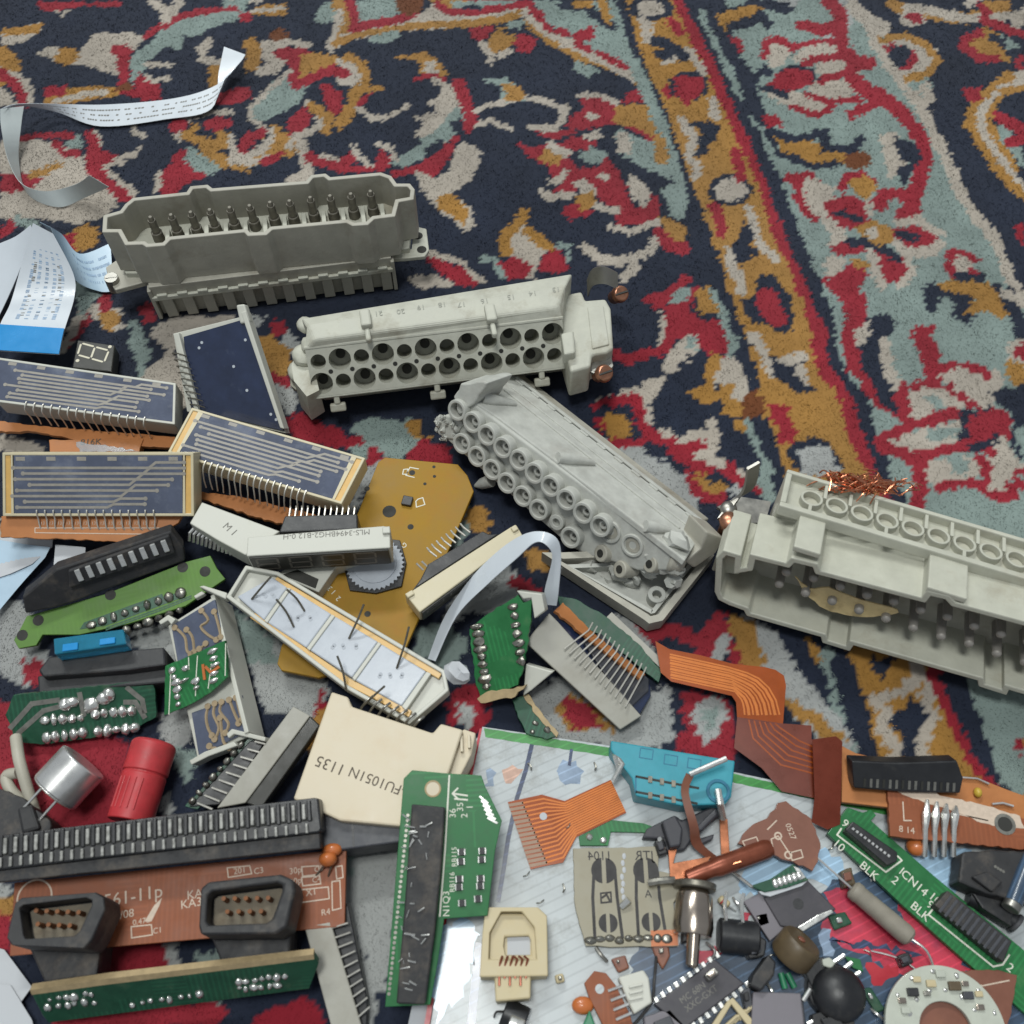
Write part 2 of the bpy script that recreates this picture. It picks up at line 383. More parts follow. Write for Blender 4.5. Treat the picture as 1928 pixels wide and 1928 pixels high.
A('G',330,1310,480,1250,550,1270,540,1340,470,1390,400,1390,350,1360); A('R',330,1310,430,1290,410,1340,420,1390,380,1390); S('R',40,10,1290,60,1250); S('B',40,100,1210,200,1250)
A('C',480,1720,560,1680,650,1710,690,1830,600,1830,540,1760); A('G',560,1740,640,1730,660,1800,620,1840,590,1800); S('R',50,590,1650,590,1700); S('R',50,380,1900,420,1830,470,1770); S('C',40,480,1700,410,1830,360,1928)
A('B',430,1440,500,1560,560,1630,450,1750,420,1600); A('R',780,1700,850,1680,860,1780,800,1800); A('C',830,1850,980,1770,1300,1760,1320,1830,1080,1840,1000,1928,700,2150,880,2300,1200,2200,1000,2000,900,1900); A('B',740,1780,800,1860,830,1928,800,2100,730,1900)
tile(640, 0, 650)
A('B',100,0,320,0,330,60,270,90,110,130,70,140); S('R',34,60,0,90,60,70,150,250,110,380,90,470,80); E('D',390,10,75,65)
A('B',620,0,1040,0,880,30,740,50,650,30)
A('C',480,60,560,0,600,40,740,80,900,60,1040,30,1060,60,900,110,740,130,500,150,330,150,180,190,60,210,0,250,0,190,200,150,400,110)
A('B',1100,0,1540,0,1600,200,1640,340,1560,330,1400,270,1250,180,1170,110)
S('G',30,0,230,80,190,180,170,300,150,400,135,720,120,900,100,1040,60,1060,120,1150,210,1300,290,1500,350,1650,420,1700,480); S('C',34,1040,60,1120,150,1250,220,1400,290,1560,370,1640,420)
S('R',30,540,0,600,50,740,60,880,40,1060,10,1100,60,1170,150); A('N',690,40,750,5,800,50)
S('R',30,1210,165,1270,180); A('R',1300,190,1420,140,1420,210,1330,220); S('R',34,1320,235,1390,265); S('R',26,1460,290,1530,325,1620,370); A('C',1200,210,1300,210,1310,250,1250,250)
S('N',42,1240,20,1380,30,1440,80,1520,130); S('G',42,1470,0,1500,95); A('G',1300,0,1420,0,1400,30,1320,25)
A('R',730,150,860,140,830,190,790,220,750,190); A('G',830,240,870,160,920,140,980,180,970,230,900,270,850,280); A('B',950,110,1030,110,1010,150,960,140); E('N',960,160,40,16); A('R',985,230,1020,180,1100,210,1060,270,1010,275); S('C',26,800,230,840,280,850,330); S('C',24,950,270,900,300)
A('B',170,210,320,160,330,190,250,230)
A('G',330,310,470,280,540,310,590,390,570,410,450,400,460,350,430,320); A('C',480,330,530,330,550,400,480,400); S('R',20,420,430,500,410,580,430)
S('G',50,60,310,130,360,140,440,90,500,60,600,0,680); S('C',36,0,340,80,370,90,440,0,440); A('R',0,370,50,390,40,420,0,420); S('C',20,90,590,170,640,230,660,330,620,380,580); S('G',20,130,490,230,480); S('R',20,100,580,160,520); S('C',24,520,430,600,460)
A('C',590,470,650,470,670,560,680,630,640,700,600,780,520,780,460,760,430,740,480,680,470,640,420,650,540,620,550,570,480,570,540,550)
A('B',650,600,700,640,660,700,600,770,500,800,440,880,360,910,290,900,400,840,470,780,540,720)
S('R',52,660,450,690,520,710,580,740,640,710,710); A('N',630,680,680,650,690,760,640,740); S('R',26,660,760,600,810)
A('R',480,880,540,850,600,800,620,830,580,920,510,970,440,950); S('R',32,300,960,400,940,500,920); A('N',500,800,560,780,600,790,520,840,470,870)
A('C',640,840,690,790,780,830,770,920,720,1000,650,1050,590,1090,500,1090,470,1050,440,960,540,990,620,950,640,890)
A('R',0,880,60,850,100,840,90,890,30,930,200,910,230,840,290,880,240,930,100,950,0,950); S('C',20,70,810,110,870,170,910); S('C',24,210,800,290,820,320,880)
A('C',520,1110,600,1070,700,1130,750,1190,740,1250,700,1290,660,1220,580,1180); A('G',560,1090,620,1080,690,1130,710,1200,700,1240,640,1190,560,1150)
S('C',24,760,620,820,580,900,560,1000,540,1100,540,1200,570,1250,620); S('C',20,760,690,850,660,960,710); A('B',900,540,910,460,930,430,990,470,1040,550); A('G',930,540,920,450,1000,480,1030,540); S('B',16,830,440,910,440); A('B',1300,370,1330,330,1440,380,1380,410)
A('R',1270,690,1290,640,1380,600,1350,550,1370,510,1500,540,1560,580,1540,680,1480,680,1400,700,1330,710); A('G',1540,670,1560,590,1740,580,1780,650,1790,750,1730,760,1620,700); A('R',1580,560,1640,490,1700,490,1700,560)
S('R',26,1120,720,1180,750,1300,730); S('C',32,1260,580,1240,650,1200,710,1080,700); S('C',20,1350,520,1450,520,1560,570); S('R',20,1620,700,1780,780)
S('B',52,1640,340,1720,500,1800,700,1850,850,1900,1000,1928,1100)
A('B',1530,740,1560,720,1760,790,1790,870,1850,900,1840,980,1740,940,1640,890,1560,820); A('C',1540,740,1600,740,1640,850,1560,830); S('G',42,1790,760,1810,880)
A('R',1010,800,1080,820,1170,800,1180,840,1280,870,1340,940,1440,930,1480,880,1560,950,1600,1050,1640,1150,1700,1150,1760,1080,1790,1160,1770,1220,1640,1230,1560,1240,1560,1150,1480,1110,1440,1050,1350,1030,1280,1070,1200,1060,1220,1010,1170,920,1060,860)
A('C',1180,770,1290,840,1250,870,1180,830); A('G',1110,870,1150,830,1230,860,1220,900,1140,890); A('R',1230,800,1290,760,1450,780,1400,820,1300,820); A('B',1340,850,1420,820,1480,840,1460,890,1390,900); A('C',1370,750,1440,720,1470,750,1400,760)
S('C',26,1180,1000,1230,990,1270,950); A('C',1320,1020,1380,990,1440,1060,1420,1100,1480,1150,1560,1150,1560,1180,1440,1160,1380,1070); S('C',32,1130,1070,1200,1090,1300,1070)
A('G',1300,1140,1340,1090,1420,1060,1430,1110,1380,1160,1320,1160); A('R',1250,1160,1310,1130,1340,1170,1430,1160,1390,1190,1290,1210); E('C',1480,980,30,14); E('C',1410,640,30,14)
A('C',1610,960,1680,1000,1740,1060,1690,1130,1640,1080); S('C',26,1520,1260,1620,1280,1780,1230); A('B',1800,1060,1880,1010,1928,1100,1928,1200,1870,1210)
A('G',1790,1210,1928,1250,1928,1360,1850,1330); S('R',50,1780,1290,1850,1350,1928,1380); S('C',40,1370,1370,1460,1440,1560,1450,1650,1430,1740,1390,1770,1330); S('C',40,1640,1440,1660,1490,1590,1550)
A('C',940,1400,940,1290,1000,1230,1050,1260,1090,1310,1150,1380,1110,1430,1000,1430); S('G',56,920,1390,920,1310,990,1250,1020,1190); S('G',42,1060,1270,1110,1320,1160,1370)
A('R',890,1470,970,1430,1090,1460,1070,1530,930,1540); A('R',1110,1500,1160,1400,1220,1380,1260,1460,1260,1490,1180,1510); S('B',26,800,1440,870,1450,910,1530); S('B',26,1210,1370,1290,1360,1270,1440); A('C',1000,1430,1110,1430,1090,1540,1060,1540,1080,1470)
A('R',480,1430,560,1430,650,1480,720,1530,760,1570,660,1580,600,1520); S('C',24,500,1400,650,1440,750,1530,800,1560); A('C',400,1540,560,1530,630,1580,450,1600)
A('R',1830,1700,1928,1690,1928,1830,1850,1860,1830,1780); S('R',50,1730,1660,1840,1650,1928,1550); A('B',1890,1640,1928,1620,1928,1680,1900,1680); S('C',26,1790,1928,1820,1770)
A('C',1745-45,90,1745,90,1740,190,1690,170)
E('N',1745,35,120,70); E('C',1745,35,68,42); S('N',45,1740,205,1840,245,1928,300); S('N',40,1790,295,1900,300); A('C',1800,340,1880,300,1870,330); S('R',40,1850,110,1900,160); S('R',60,1840,500,1928,480); S('C',40,1700,100,1720,200)
tile(1278, 0, 650)
E('N',290,1050,125,85); E('C',290,1050,85,58); S('R',50,330,850,350,970); S('R',46,210,1150,240,1280)
A('N',70,690,160,660,240,700,210,760,170,790,150,850,100,860,120,780,130,710); S('C',36,20,660,90,760,60,850,120,930,100,970)
A('N',380,1230,430,1290,400,1370,480,1390,450,1410,400,1420,370,1480,320,1460,290,1380,330,1320); S('C',36,400,1150,420,1250,450,1340,540,1440); S('C',44,280,1400,300,1490,340,1560,355,1610)
A('N',430,1560,510,1520,580,1570,640,1680,650,1780,620,1850,540,1830,440,1790,380,1740,360,1670,420,1650); A('R',440,1620,520,1600,580,1690,600,1790,570,1820,490,1780,440,1700); S('C',42,420,1850,460,1928)
E('N',60,470,110,85); A('R',0,420,120,420,140,480,80,560,30,570,0,520); S('C',40,200,550,210,640); S('C',32,60,270,140,390); S('N',40,0,260,40,300)
S('N',42,190,110,300,60,400,20,520,10); S('G',56,240,140,260,90,330,70,440,50); S('N',42,300,130,400,110,460,70,500,120); S('N',42,520,20,620,40); S('R',60,290,235,325,245)
S('N',44,190,100,300,280,400,450,450,600,540,760)
A('C',520,240,580,220,630,270,600,330,540,370,500,320); S('R',28,480,300,500,220,570,210,640,260,760,230,850,220)
A('C',640,320,720,260,820,230,900,260,860,300,740,330,680,340); A('C',760,360,860,320,1000,350,1000,390,860,420,780,400); A('C',730,470,830,440,970,440,990,500,880,540,760,510); A('C',490,510,620,500,760,540,820,580,800,620,720,620,600,570)
S('R',28,690,350,760,320,930,300,960,290); S('R',28,800,440,880,420,960,400); S('R',28,850,570,900,550,1010,540); S('R',28,640,580,760,630,830,610); S('R',30,720,510,850,570)
S('R',60,850,0,920,80,900,200,930,280,1000,340,1070,340); S('R',46,690,130,800,160,900,130); S('R',62,960,400,1020,480,1120,520,1220,590,1300,680,1370,780,1390,880,1350,980,1320,1080); S('R',42,970,630,1040,590,1100,570)
A('N',560,390,640,350,740,370,790,430,720,470,600,500,510,490); A('R',500,470,560,400,660,370,740,400,750,450,650,480,560,490)
S('N',44,270,260,340,330,420,430,390,580,430,620,500,690,540,780); S('N',32,420,430,490,370,510,390); S('N',32,480,480,590,520); A('R',480,630,550,640,580,690,510,690)
S('N',36,540,740,600,760,720,760,820,730); S('N',40,820,720,830,820,980,820,1020,770); S('N',36,560,840,680,890,770,910,900,900)
A('G',550,760,620,790,720,780,800,800,780,840,880,850,1000,870,980,910,880,880,740,890,680,850,580,830); E('D',1000,880,70,38)
A('C',1130,750,1220,740,1240,800,1270,900,1290,920,1210,970,1180,980); A('N',1220,760,1300,780,1360,850,1350,890,1300,960,1270,1030,1240,990,1240,930,1300,910,1230,850); S('R',62,1300,680,1370,780,1390,880,1350,980,1320,1080)
S('R',46,620,980,680,1010,680,1080,710,1150,770,1200); S('R',30,620,990,740,970,780,1010); A('C',700,1000,740,990,880,1040,840,1150,820,1230,730,1130)
S('R',42,920,1030,950,980,1020,970,1080,1010); A('G',970,1000,1040,980,1100,1030,1040,1100,990,1060)
A('R',830,1140,880,1090,970,1080,1050,1130,1060,1210,980,1270,900,1250,840,1200); A('N',860,1190,920,1160,990,1190,1040,1220,1010,1240,930,1210)
A('R',1070,1120,1130,1050,1250,1050,1330,1080,1360,1140,1330,1210,1220,1210,1180,1160,1110,1150); A('B',1180,1130,1220,1090,1240,1110,1200,1190,1150,1230)
A('R',1180,1330,1200,1270,1340,1250,1440,1290,1470,1330,1440,1380,1340,1410,1260,1370); A('N',1200,1270,1300,1280,1350,1310,1310,1340,1230,1310)
A('R',870,1400,860,1360,900,1310,1000,1330,1100,1360,1200,1400,1290,1430,1300,1490,1240,1560,1160,1560,1120,1500,1110,1420,1020,1380,930,1410); S('N',42,970,1340,1060,1340,1160,1390,1230,1440)
S('C',44,840,1240,920,1300,870,1330); S('C',44,1070,1400,1100,1490,1130,1560,1150,1590); S('C',44,1220,1350,1300,1400,1400,1390,1470,1350); S('C',32,1220,1230,1340,1210,1390,1260,1470,1290); S('C',30,1060,1110,1080,1180); S('C',36,1290,1450,1310,1510,1240,1580)
A('G',990,1270,1080,1220,1190,1260,1200,1320,1140,1360,1060,1310); A('C',1050,1280,1110,1260,1130,1310,1070,1310); A('C',830,1420,930,1430,900,1520,840,1520)
A('R',820,1550,880,1540,960,1470,1050,1480,1060,1530,1010,1580,1030,1640,1040,1800,1010,1850,980,1928,920,1928,950,1780,930,1680,850,1620); S('G',36,980,1455,1050,1475)
A('R',1510,1400,1590,1390,1640,1420,1690,1440,1640,1490,1680,1510,1600,1520,1540,1540,1490,1480,1520,1450); E('C',1590,1470,46,44)
A('N',1380,1600,1440,1570,1460,1610,1540,1620,1670,1640,1640,1690,1660,1760,1620,1810,1540,1740,1560,1680,1470,1640,1440,1730,1380,1720); A('G',1450,1590,1620,1540,1740,1580,1800,1640,1840,1740,1800,1770,1730,1720,1620,1730,1680,1660,1640,1630,1500,1610); S('N',36,1560,1535,1700,1540); S('N',38,1790,1600,1840,1680,1928,1790)
S('C',56,970,20,1060,100,1150,150); S('C',46,1060,120,1110,230,1200,350,1260,460,1340,560,1390,640,1440,760,1510,900,1560,1020,1640,1160,1740,1280,1800,1400,1850,1540,1928,1680); S('C',50,1380,480,1400,540)
E('C',1290,310,150,112); S('G',32,1140,210,1270,190,1380,240,1450,330,1400,400,1280,430); A('R',1160,250,1230,240,1320,290,1340,330,1290,380,1230,370); E('N',1240,305,62,58)
S('G',46,1200,10,1300,60,1450,80,1560,100,1700,70); S('C',36,1280,30,1440,60,1560,90,1700,90,1928,70); E('C',1310,90,70,45); A('R',1270,70,1340,60,1360,100,1310,120)
A('G',1580,240,1640,180,1720,150,1800,180,1780,250,1860,330,1780,330,1660,310); S('R',36,1690,170,1600,210,1600,250,1680,310,1780,320); S('R',38,1700,100,1790,130,1928,180); A('R',1880,330,1928,300,1928,400); A('G',1700,0,1850,0,1850,40,1780,60); S('R',40,1690,20,1720,60); S('N',40,1760,200,1850,230); A('B',1820,180,1900,250,1840,260)
S('C',62,1928,420,1820,450,1720,530,1680,640,1720,760,1790,880,1870,1000,1928,1060); S('G',36,1850,410,1740,490,1660,570,1630,680,1690,790,1770,910,1840,1000,1928,1090); S('G',26,1928,480,1830,500,1770,570,1730,650,1790,790,1890,930)
A('B',1780,690,1850,680,1880,760,1928,830,1928,920,1840,820,1800,760); S('R',50,1790,640,1880,690,1928,720); S('R',46,1850,780,1928,760); A('R',1590,490,1690,480,1690,540,1620,550); A('R',1880,1260,1928,1240,1928,1360)
tile(1128, 540, 400)
A('R',450,70,650,40,680,0,720,0,700,90,620,120,600,180,540,190,520,110); A('B',700,60,740,0,850,0,820,90,760,150,670,120); A('R',860,0,920,0,880,100,820,160,800,120)
A('R',640,160,720,140,820,160,880,230,1000,280,1100,280,1130,360,1190,460,1210,560,1160,610,1050,590,920,530,870,440,780,460,700,400,640,370,620,280)
A('G',870,100,920,0,1030,0,1070,120,1100,220,1080,250,960,240,890,180); S('N',30,870,110,880,190,960,250,1080,255)
A('B',1020,0,1080,60,1130,170,1160,220,1160,330,1210,410,1280,460,1240,580,1200,620,1150,620,1200,560,1180,430,1120,320,1100,200)
S('C',28,600,250,610,340,590,370); S('R',72,660,380,640,480,580,560,440,590,280,640,150,600)
A('C',690,520,740,480,830,430,880,440,900,530,870,600,780,550,800,660,700,650,690,740,640,770,580,860,530,930,510,1000,430,1020,480,1070,440,1110,380,1010,390,930,420,840,470,800,490,840,560,800,610,740,580,700,640,690,630,610,680,580); A('B',820,440,880,450,890,560,830,530)
S('C',42,0,1020,110,990,200,940,360,930); S('C',58,400,980,440,1080,460,1180,460,1250)
S('R',76,0,1080,150,1010,330,990,360,1060,390,1130,370,1200,420,1280,500,1340,650,1390,800,1450,850,1520,900,1580,1000,1620)
A('R',700,1380,830,1400,960,1370,1020,1430,960,1470,880,1460,880,1540,980,1550,1070,1610,1200,1600,1280,1660,1330,1720,1300,1790,1150,1720,1100,1640,1020,1680,840,1640,700,1560,640,1480)
A('W',0,1350,100,1420,250,1440,350,1420,430,1500,560,1560,680,1600,750,1640,830,1680,820,1800,880,1928,900,2300,600,1928,0,1450)
S('N',46,0,1150,100,1100,250,1080,300,1170,310,1290,370,1350,450,1430,560,1500,680,1570,780,1640)
A('G',40,1180,120,1140,260,1140,280,1230,300,1330,200,1390,120,1350,60,1280); S('R',50,0,1200,20,1300); S('R',50,100,1400,220,1420,380,1390)
A('C',720,1380,850,1320,920,1300,1010,1280,1010,1200,1050,1190,1100,1270,1110,1450,1060,1470,1080,1520,1170,1540,1150,1590,1070,1610,1000,1550,900,1550,880,1500,980,1470,1030,1430,950,1360,830,1400); S('C',30,540,1280,580,1290); S('C',24,620,1320,700,1340)
S('R',92,1200,1640,1330,1750,1450,1790,1520,1850); A('C',1280,1650,1340,1630,1350,1690,1290,1700)
A('R',830,1650,900,1690,940,1760,960,1800,1100,1820,1160,1840,1120,1928,980,1928,870,1880,820,1790); S('G',60,930,1690,960,1760,1000,1810,1080,1770,1160,1800); A('N',980,1710,1090,1650,1180,1720,1240,1780,1100,1740,1020,1760); A('W',1200,1820,1260,1780,1300,1830,1220,1870)
A('C',1100,640,1220,630,1290,690,1280,760,1350,830,1350,950,1310,1040,1240,990,1170,950,1210,870,1150,840,1060,830,1030,950,970,930,1080,780)
S('G',70,1060,610,1050,680,1020,780,1000,870,950,930,880,930); A('G',840,940,980,900,1000,960,1100,930,1110,860,1180,840,1210,880,1180,960,1240,1010,1340,1060,1270,1140,1140,1130,1160,1060,1130,990,960,1050); A('G',1230,1190,1340,1180,1350,1290,1250,1290)
S('B',46,1340,1200,1390,1300,1430,1420,1490,1520,1530,1640,1540,1780,1560,1928)
A('B',1480,1620,1560,1640,1590,1800,1600,1928,1500,1850,1440,1720)
S('C',60,1450,430,1480,540,1530,680,1590,800); A('N',1550,620,1640,640,1720,690,1860,640,1880,660,1790,740,1830,830,1928,870,1990,880,1928,950,1800,920,1680,860,1590,770); A('C',1620,640,1850,570,1900,600,1890,640,1720,690); A('C',1780,720,1880,700,1870,780,1900,850,1820,790)
A('R',1560,1070,1700,1070,1720,1200,1780,1270,1740,1390,1640,1370,1650,1270,1590,1180); A('D',1330,1000,1430,920,1500,1010,1480,1150,1380,1190,1300,1140)
A('N',1700,1480,1820,1370,1928,1350,2100,1370,2200,1600,2000,1680,1860,1640,1800,1640); A('W',1820,1500,1928,1450,2020,1420,2120,1480,2140,1580,2180,1620,2120,1680,1928,1680,1840,1640,1860,1580)
tile(1528, 540, 400)
S('R',110,0,80,40,250,80,400,110,600,150,740,260,850,330,950,370,1100,390,1280,430,1400,500,1520,590,1640,720,1900); S('N',96,60,50,130,180,200,350,210,500,240,620,260,740,380,880,440,980,490,1150,520,1300,590,1420,640,1560,660,1700,800,1928)
S('B',72,140,30,240,150,270,300,270,430,300,560,310,640); S('R',150,330,0,400,150,410,280,360,420,380,560,430,650); S('R',90,400,730,500,820,540,930,650,1020,800,1100,880,1130); S('B',40,330,770,420,840,460,900)
A('N',500,280,560,240,700,230,780,290,740,400,650,450,640,560,680,700,740,850,780,960,830,1050,800,1110,680,1080,600,960,560,820,470,720,500,650,420,500,490,470,530,380); A('C',400,410,480,330,540,300,520,380,480,490,430,480); S('C',76,650,490,680,600,720,740,800,880,830,960)
A('R',930,460,960,340,1040,340,1130,340,1140,390,1090,430,1150,530,1170,620,1160,680,1300,670,1430,670,1440,710,1340,740,1220,760,1190,840,1200,890,1100,910,970,890,850,940,860,870,1040,820,1050,740,1000,600,970,490)
A('C',1200,800,1260,740,1420,710,1560,770,1620,800,1680,730,1740,850,1650,930,1680,1100,1600,1080,1500,1060,1400,960,1290,940,1280,870); S('R',50,1460,710,1520,740); S('R',60,1570,760,1600,790); A('R',1190,920,1270,870,1300,960,1230,960); S('R',55,1340,975,1400,1000); S('R',55,1445,1025,1490,1060)
A('C',880,960,1040,900,1180,910,1300,980,1400,1060,1360,1110,1250,1100,1150,1130,1010,1210,930,1170,890,1080); A('B',1050,980,1130,980,1230,1070,1160,1080)
S('R',92,830,970,870,1050,870,1200,900,1240); S('R',86,900,1230,1020,1230,1150,1160,1280,1130,1400,1140); S('R',86,880,1230,750,1340,620,1410)
A('C',750,1390,840,1350,1000,1290,1180,1220,1340,1210,1340,1290,1300,1380,1310,1420,1190,1440,1080,1470,900,1520,800,1450); A('B',1060,1290,1200,1250,1330,1250,1280,1330,1100,1370)
S('R',76,650,1440,800,1470,900,1540,1010,1530,1150,1480,1300,1440,1430,1440); A('R',1440,1150,1560,1110,1730,1100,1800,1140,1810,1350,1750,1360,1640,1360,1540,1400,1400,1420,1410,1300); A('N',1380,1080,1500,1110,1610,1060,1600,1110,1450,1150,1420,1290,1400,1400,1320,1400,1310,1360,1360,1240); S('N',72,1480,1450,1600,1420,1720,1370)
S('R',112,960,1560,1000,1680,1010,1790,980,1900,960,2000); A('C',1060,1600,1180,1550,1300,1530,1480,1540,1540,1660,1450,1710,1320,1740,1220,1790,1100,1770,1060,1700); A('B',1280,1540,1420,1560,1400,1680,1300,1670)
A('C',1600,1540,1740,1350,1800,1430,1830,1520,1928,1580,1990,1650,1820,1720,1760,1830,1620,1810,1560,1810,1620,1700); S('R',70,1530,1550,1600,1620,1600,1750); S('R',70,1200,1810,1350,1770,1480,1760,1560,1830,1700,1880,1850,1890); S('R',70,1830,1790,1960,1800); S('R',50,1600,1480,1640,1490); S('R',60,1870,1690,1950,1650)
A('N',1640,940,1720,890,1860,920,1928,830,2000,800,2000,1250,1880,1250,1850,1330,1928,1540,1850,1500,1810,1380,1860,1220,1830,1120,1740,1080,1700,1020); S('N',110,1800,60,1860,200,1928,430); S('C',56,1760,40,1860,90,1960,130); A('C',1790,560,1850,480,1960,450,1960,660,1800,640); A('R',1830,600,1880,540,1960,500,1960,660)
tile(1328, 750, 600)
A('R',60,1290,170,1290,140,1400,70,1480,40,1560,0,1570,-150,1420,0,1400); S('G',70,200,1320,240,1430,270,1560); S('N',50,150,1330,190,1450); S('W',112,250,1370,330,1520,430,1680,540,1810,640,1928); A('N',420,1400,620,1450,700,1560,720,1700,700,1790,560,1700,480,1610,400,1480); A('G',610,1450,700,1500,720,1560,650,1560); S('B',50,740,1520,760,1650,760,1780,800,1928)
tile(1200, 1180, 728)
A('N',680,50,860,60,940,160,960,300,990,380,900,380,800,250,700,150); A('G',850,60,930,110,920,160,860,120); S('B',50,950,130,990,300,1030,430,1090,620); S('W',120,620,60,760,260,850,370,950,480,1000,560); A('G',740,370,810,370,840,450,780,430); S('G',50,860,430,920,480,1000,550)
S('N',72,1010,170,1050,320,1100,500,1140,620); A('N',1170,150,1280,150,1220,250); A('N',1250,440,1340,410,1370,340,1440,400,1450,520,1400,650,1320,650,1330,530,1260,480); S('C',46,1180,360,1240,420,1220,500,1310,600,1280,650); S('C',50,1400,200,1460,270,1440,330,1480,450,1420,560,1430,650); S('C',40,1180,350,1300,330,1400,250)
S('R',82,1500,230,1580,400,1650,540,1720,680,1780,760); S('N',92,1580,250,1660,450,1750,620,1850,780); A('B',1690,330,1928,400,1928,830,1850,780,1760,580); A('R',1890,560,1928,540,1928,640)
S('R',110,-40,20,200,40,330,110); S('R',82,280,150,400,100,430,0); A('R',460,60,530,90,540,190,480,170); S('G',82,520,-20,570,120,590,200); S('N',60,120,90,250,120); S('W',50,400,150,440,60)
A('W',-60,330,180,310,210,500,200,560,-60,600); S('N',50,220,320,210,440,200,530); A('R',240,320,470,340,490,660,260,640,200,600,250,520); A('W',290,420,340,350,420,350,450,430,420,470,400,530,340,580,300,500); A('B',340,420,400,400,390,490,350,500); A('N',440,310,490,310,490,400,450,380)
tile(450, 560, 500)
A('W',60,130,200,140,160,260,100,190); A('N',120,230,230,120,350,100,400,260,330,320,220,330); A('R',230,170,320,160,330,250,240,250); A('W',340,230,440,330,400,380,300,340); A('G',140,290,230,270,290,330,370,360,360,560,300,560,230,540,170,420); A('R',220,560,290,540,370,590,380,650,310,640); A('W',240,630,380,650,430,760,360,840,290,760)
A('R',340,880,420,840,540,820,600,940,720,950,790,1020,890,970,920,1040,1020,1060,1040,1180,990,1230,920,1160,930,1080,760,1070,620,1060,480,1040,360,960); A('B',800,970,860,890,1000,880,1240,880,1300,1000,1290,1060,1200,1160,1100,1160,1050,1100,920,1030,890,960); A('G',1230,890,1300,870,1310,980,1250,980); A('G',1310,1000,1380,1000,1340,1040); A('R',1230,1120,1330,1010,1420,1060,1530,1080,1530,1190,1230,1160); A('B',830,1080,930,1050,940,1130,860,1120); A('W',880,1230,1060,1180,900,1400,860,1500,800,1600,860,1300)
A('B',1560,1640,1660,1500,1700,1560,1660,1720,1560,1800); A('G',1640,1560,1760,1480,1820,1600,1800,1700,1660,1640)
tile(760, 960, 480)
A('W',500,380,820,420,1000,640,700,760,560,720,300,900,380,700); S('R',60,860,520,930,560,1000,620); A('G',950,300,1100,320,1080,450,980,420); A('B',80,900,300,850,480,960,460,1050,300,1180,100,1040); A('R',350,1420,480,1300,640,1380,640,1600,560,1680,360,1560); A('W',430,1460,560,1500,480,1700); A('N',730,1520,840,1480,840,1640,720,1640)
A('W',950,1340,1300,1250,1500,1500,1928,1600,1928,1800,1500,1760,1180,1740,1000,1500); A('G',1180,1500,1280,1380,1500,1520,1620,1650,1560,1700,1400,1660,1240,1640); A('R',1240,1560,1250,1420,1400,1500,1490,1620,1330,1630); A('R',1850,880,1928,850,1928,1000,1880,970); A('W',1500,740,1700,780,1928,1100,1700,1000); A('N',1480,720,1600,700,1650,780,1540,780)
tile(0, 0, 1928)
A('W',430,1150,480,1160,620,1290,600,1380,560,1340,500,1330,470,1250); A('B',440,1150,500,1180,520,1240,470,1240); A('R',590,1340,610,1300,615,1350); A('G',560,1400,600,1330,620,1330,600,1420)
A('R',-100,1300,60,1330,240,1400,330,1400,330,1560,-100,1560); A('N',240,1400,330,1390,360,1430,340,1540,260,1540); A('W',300,1340,370,1330,360,1400,310,1400); A('B',330,1400,370,1420,360,1470,330,1440); S('W',14,312,1500,322,1545,318,1560); A('N',0,1180,60,1170,60,1300,0,1310); A('W',-40,1130,40,1130,90,1240,60,1290,0,1270); A('R',40,1240,90,1250,80,1290,50,1280); A('W',250,1190,330,1170,340,1290,290,1290)
A('W',640,1600,760,1590,740,1790,700,1928,660,1928,690,1800,650,1720); A('B',620,1560,660,1560,660,1650,640,1640); A('R',190,1780,310,1770,318,1860,200,1860); S('W',16,320,1780,330,1840); A('B',370,1800,420,1790,420,1880,360,1870); S('R',40,120,1928,400,1900); A('R',480,1900,600,1880,600,1960,480,1960); A('W',-60,1660,20,1660,20,1700,-60,1700); A('G',-40,1690,30,1690,30,1720,-40,1720); A('R',-40,1720,20,1720,20,1790,-40,1790)
A('W',1020,1380,1150,1370,1150,1400,1020,1395)

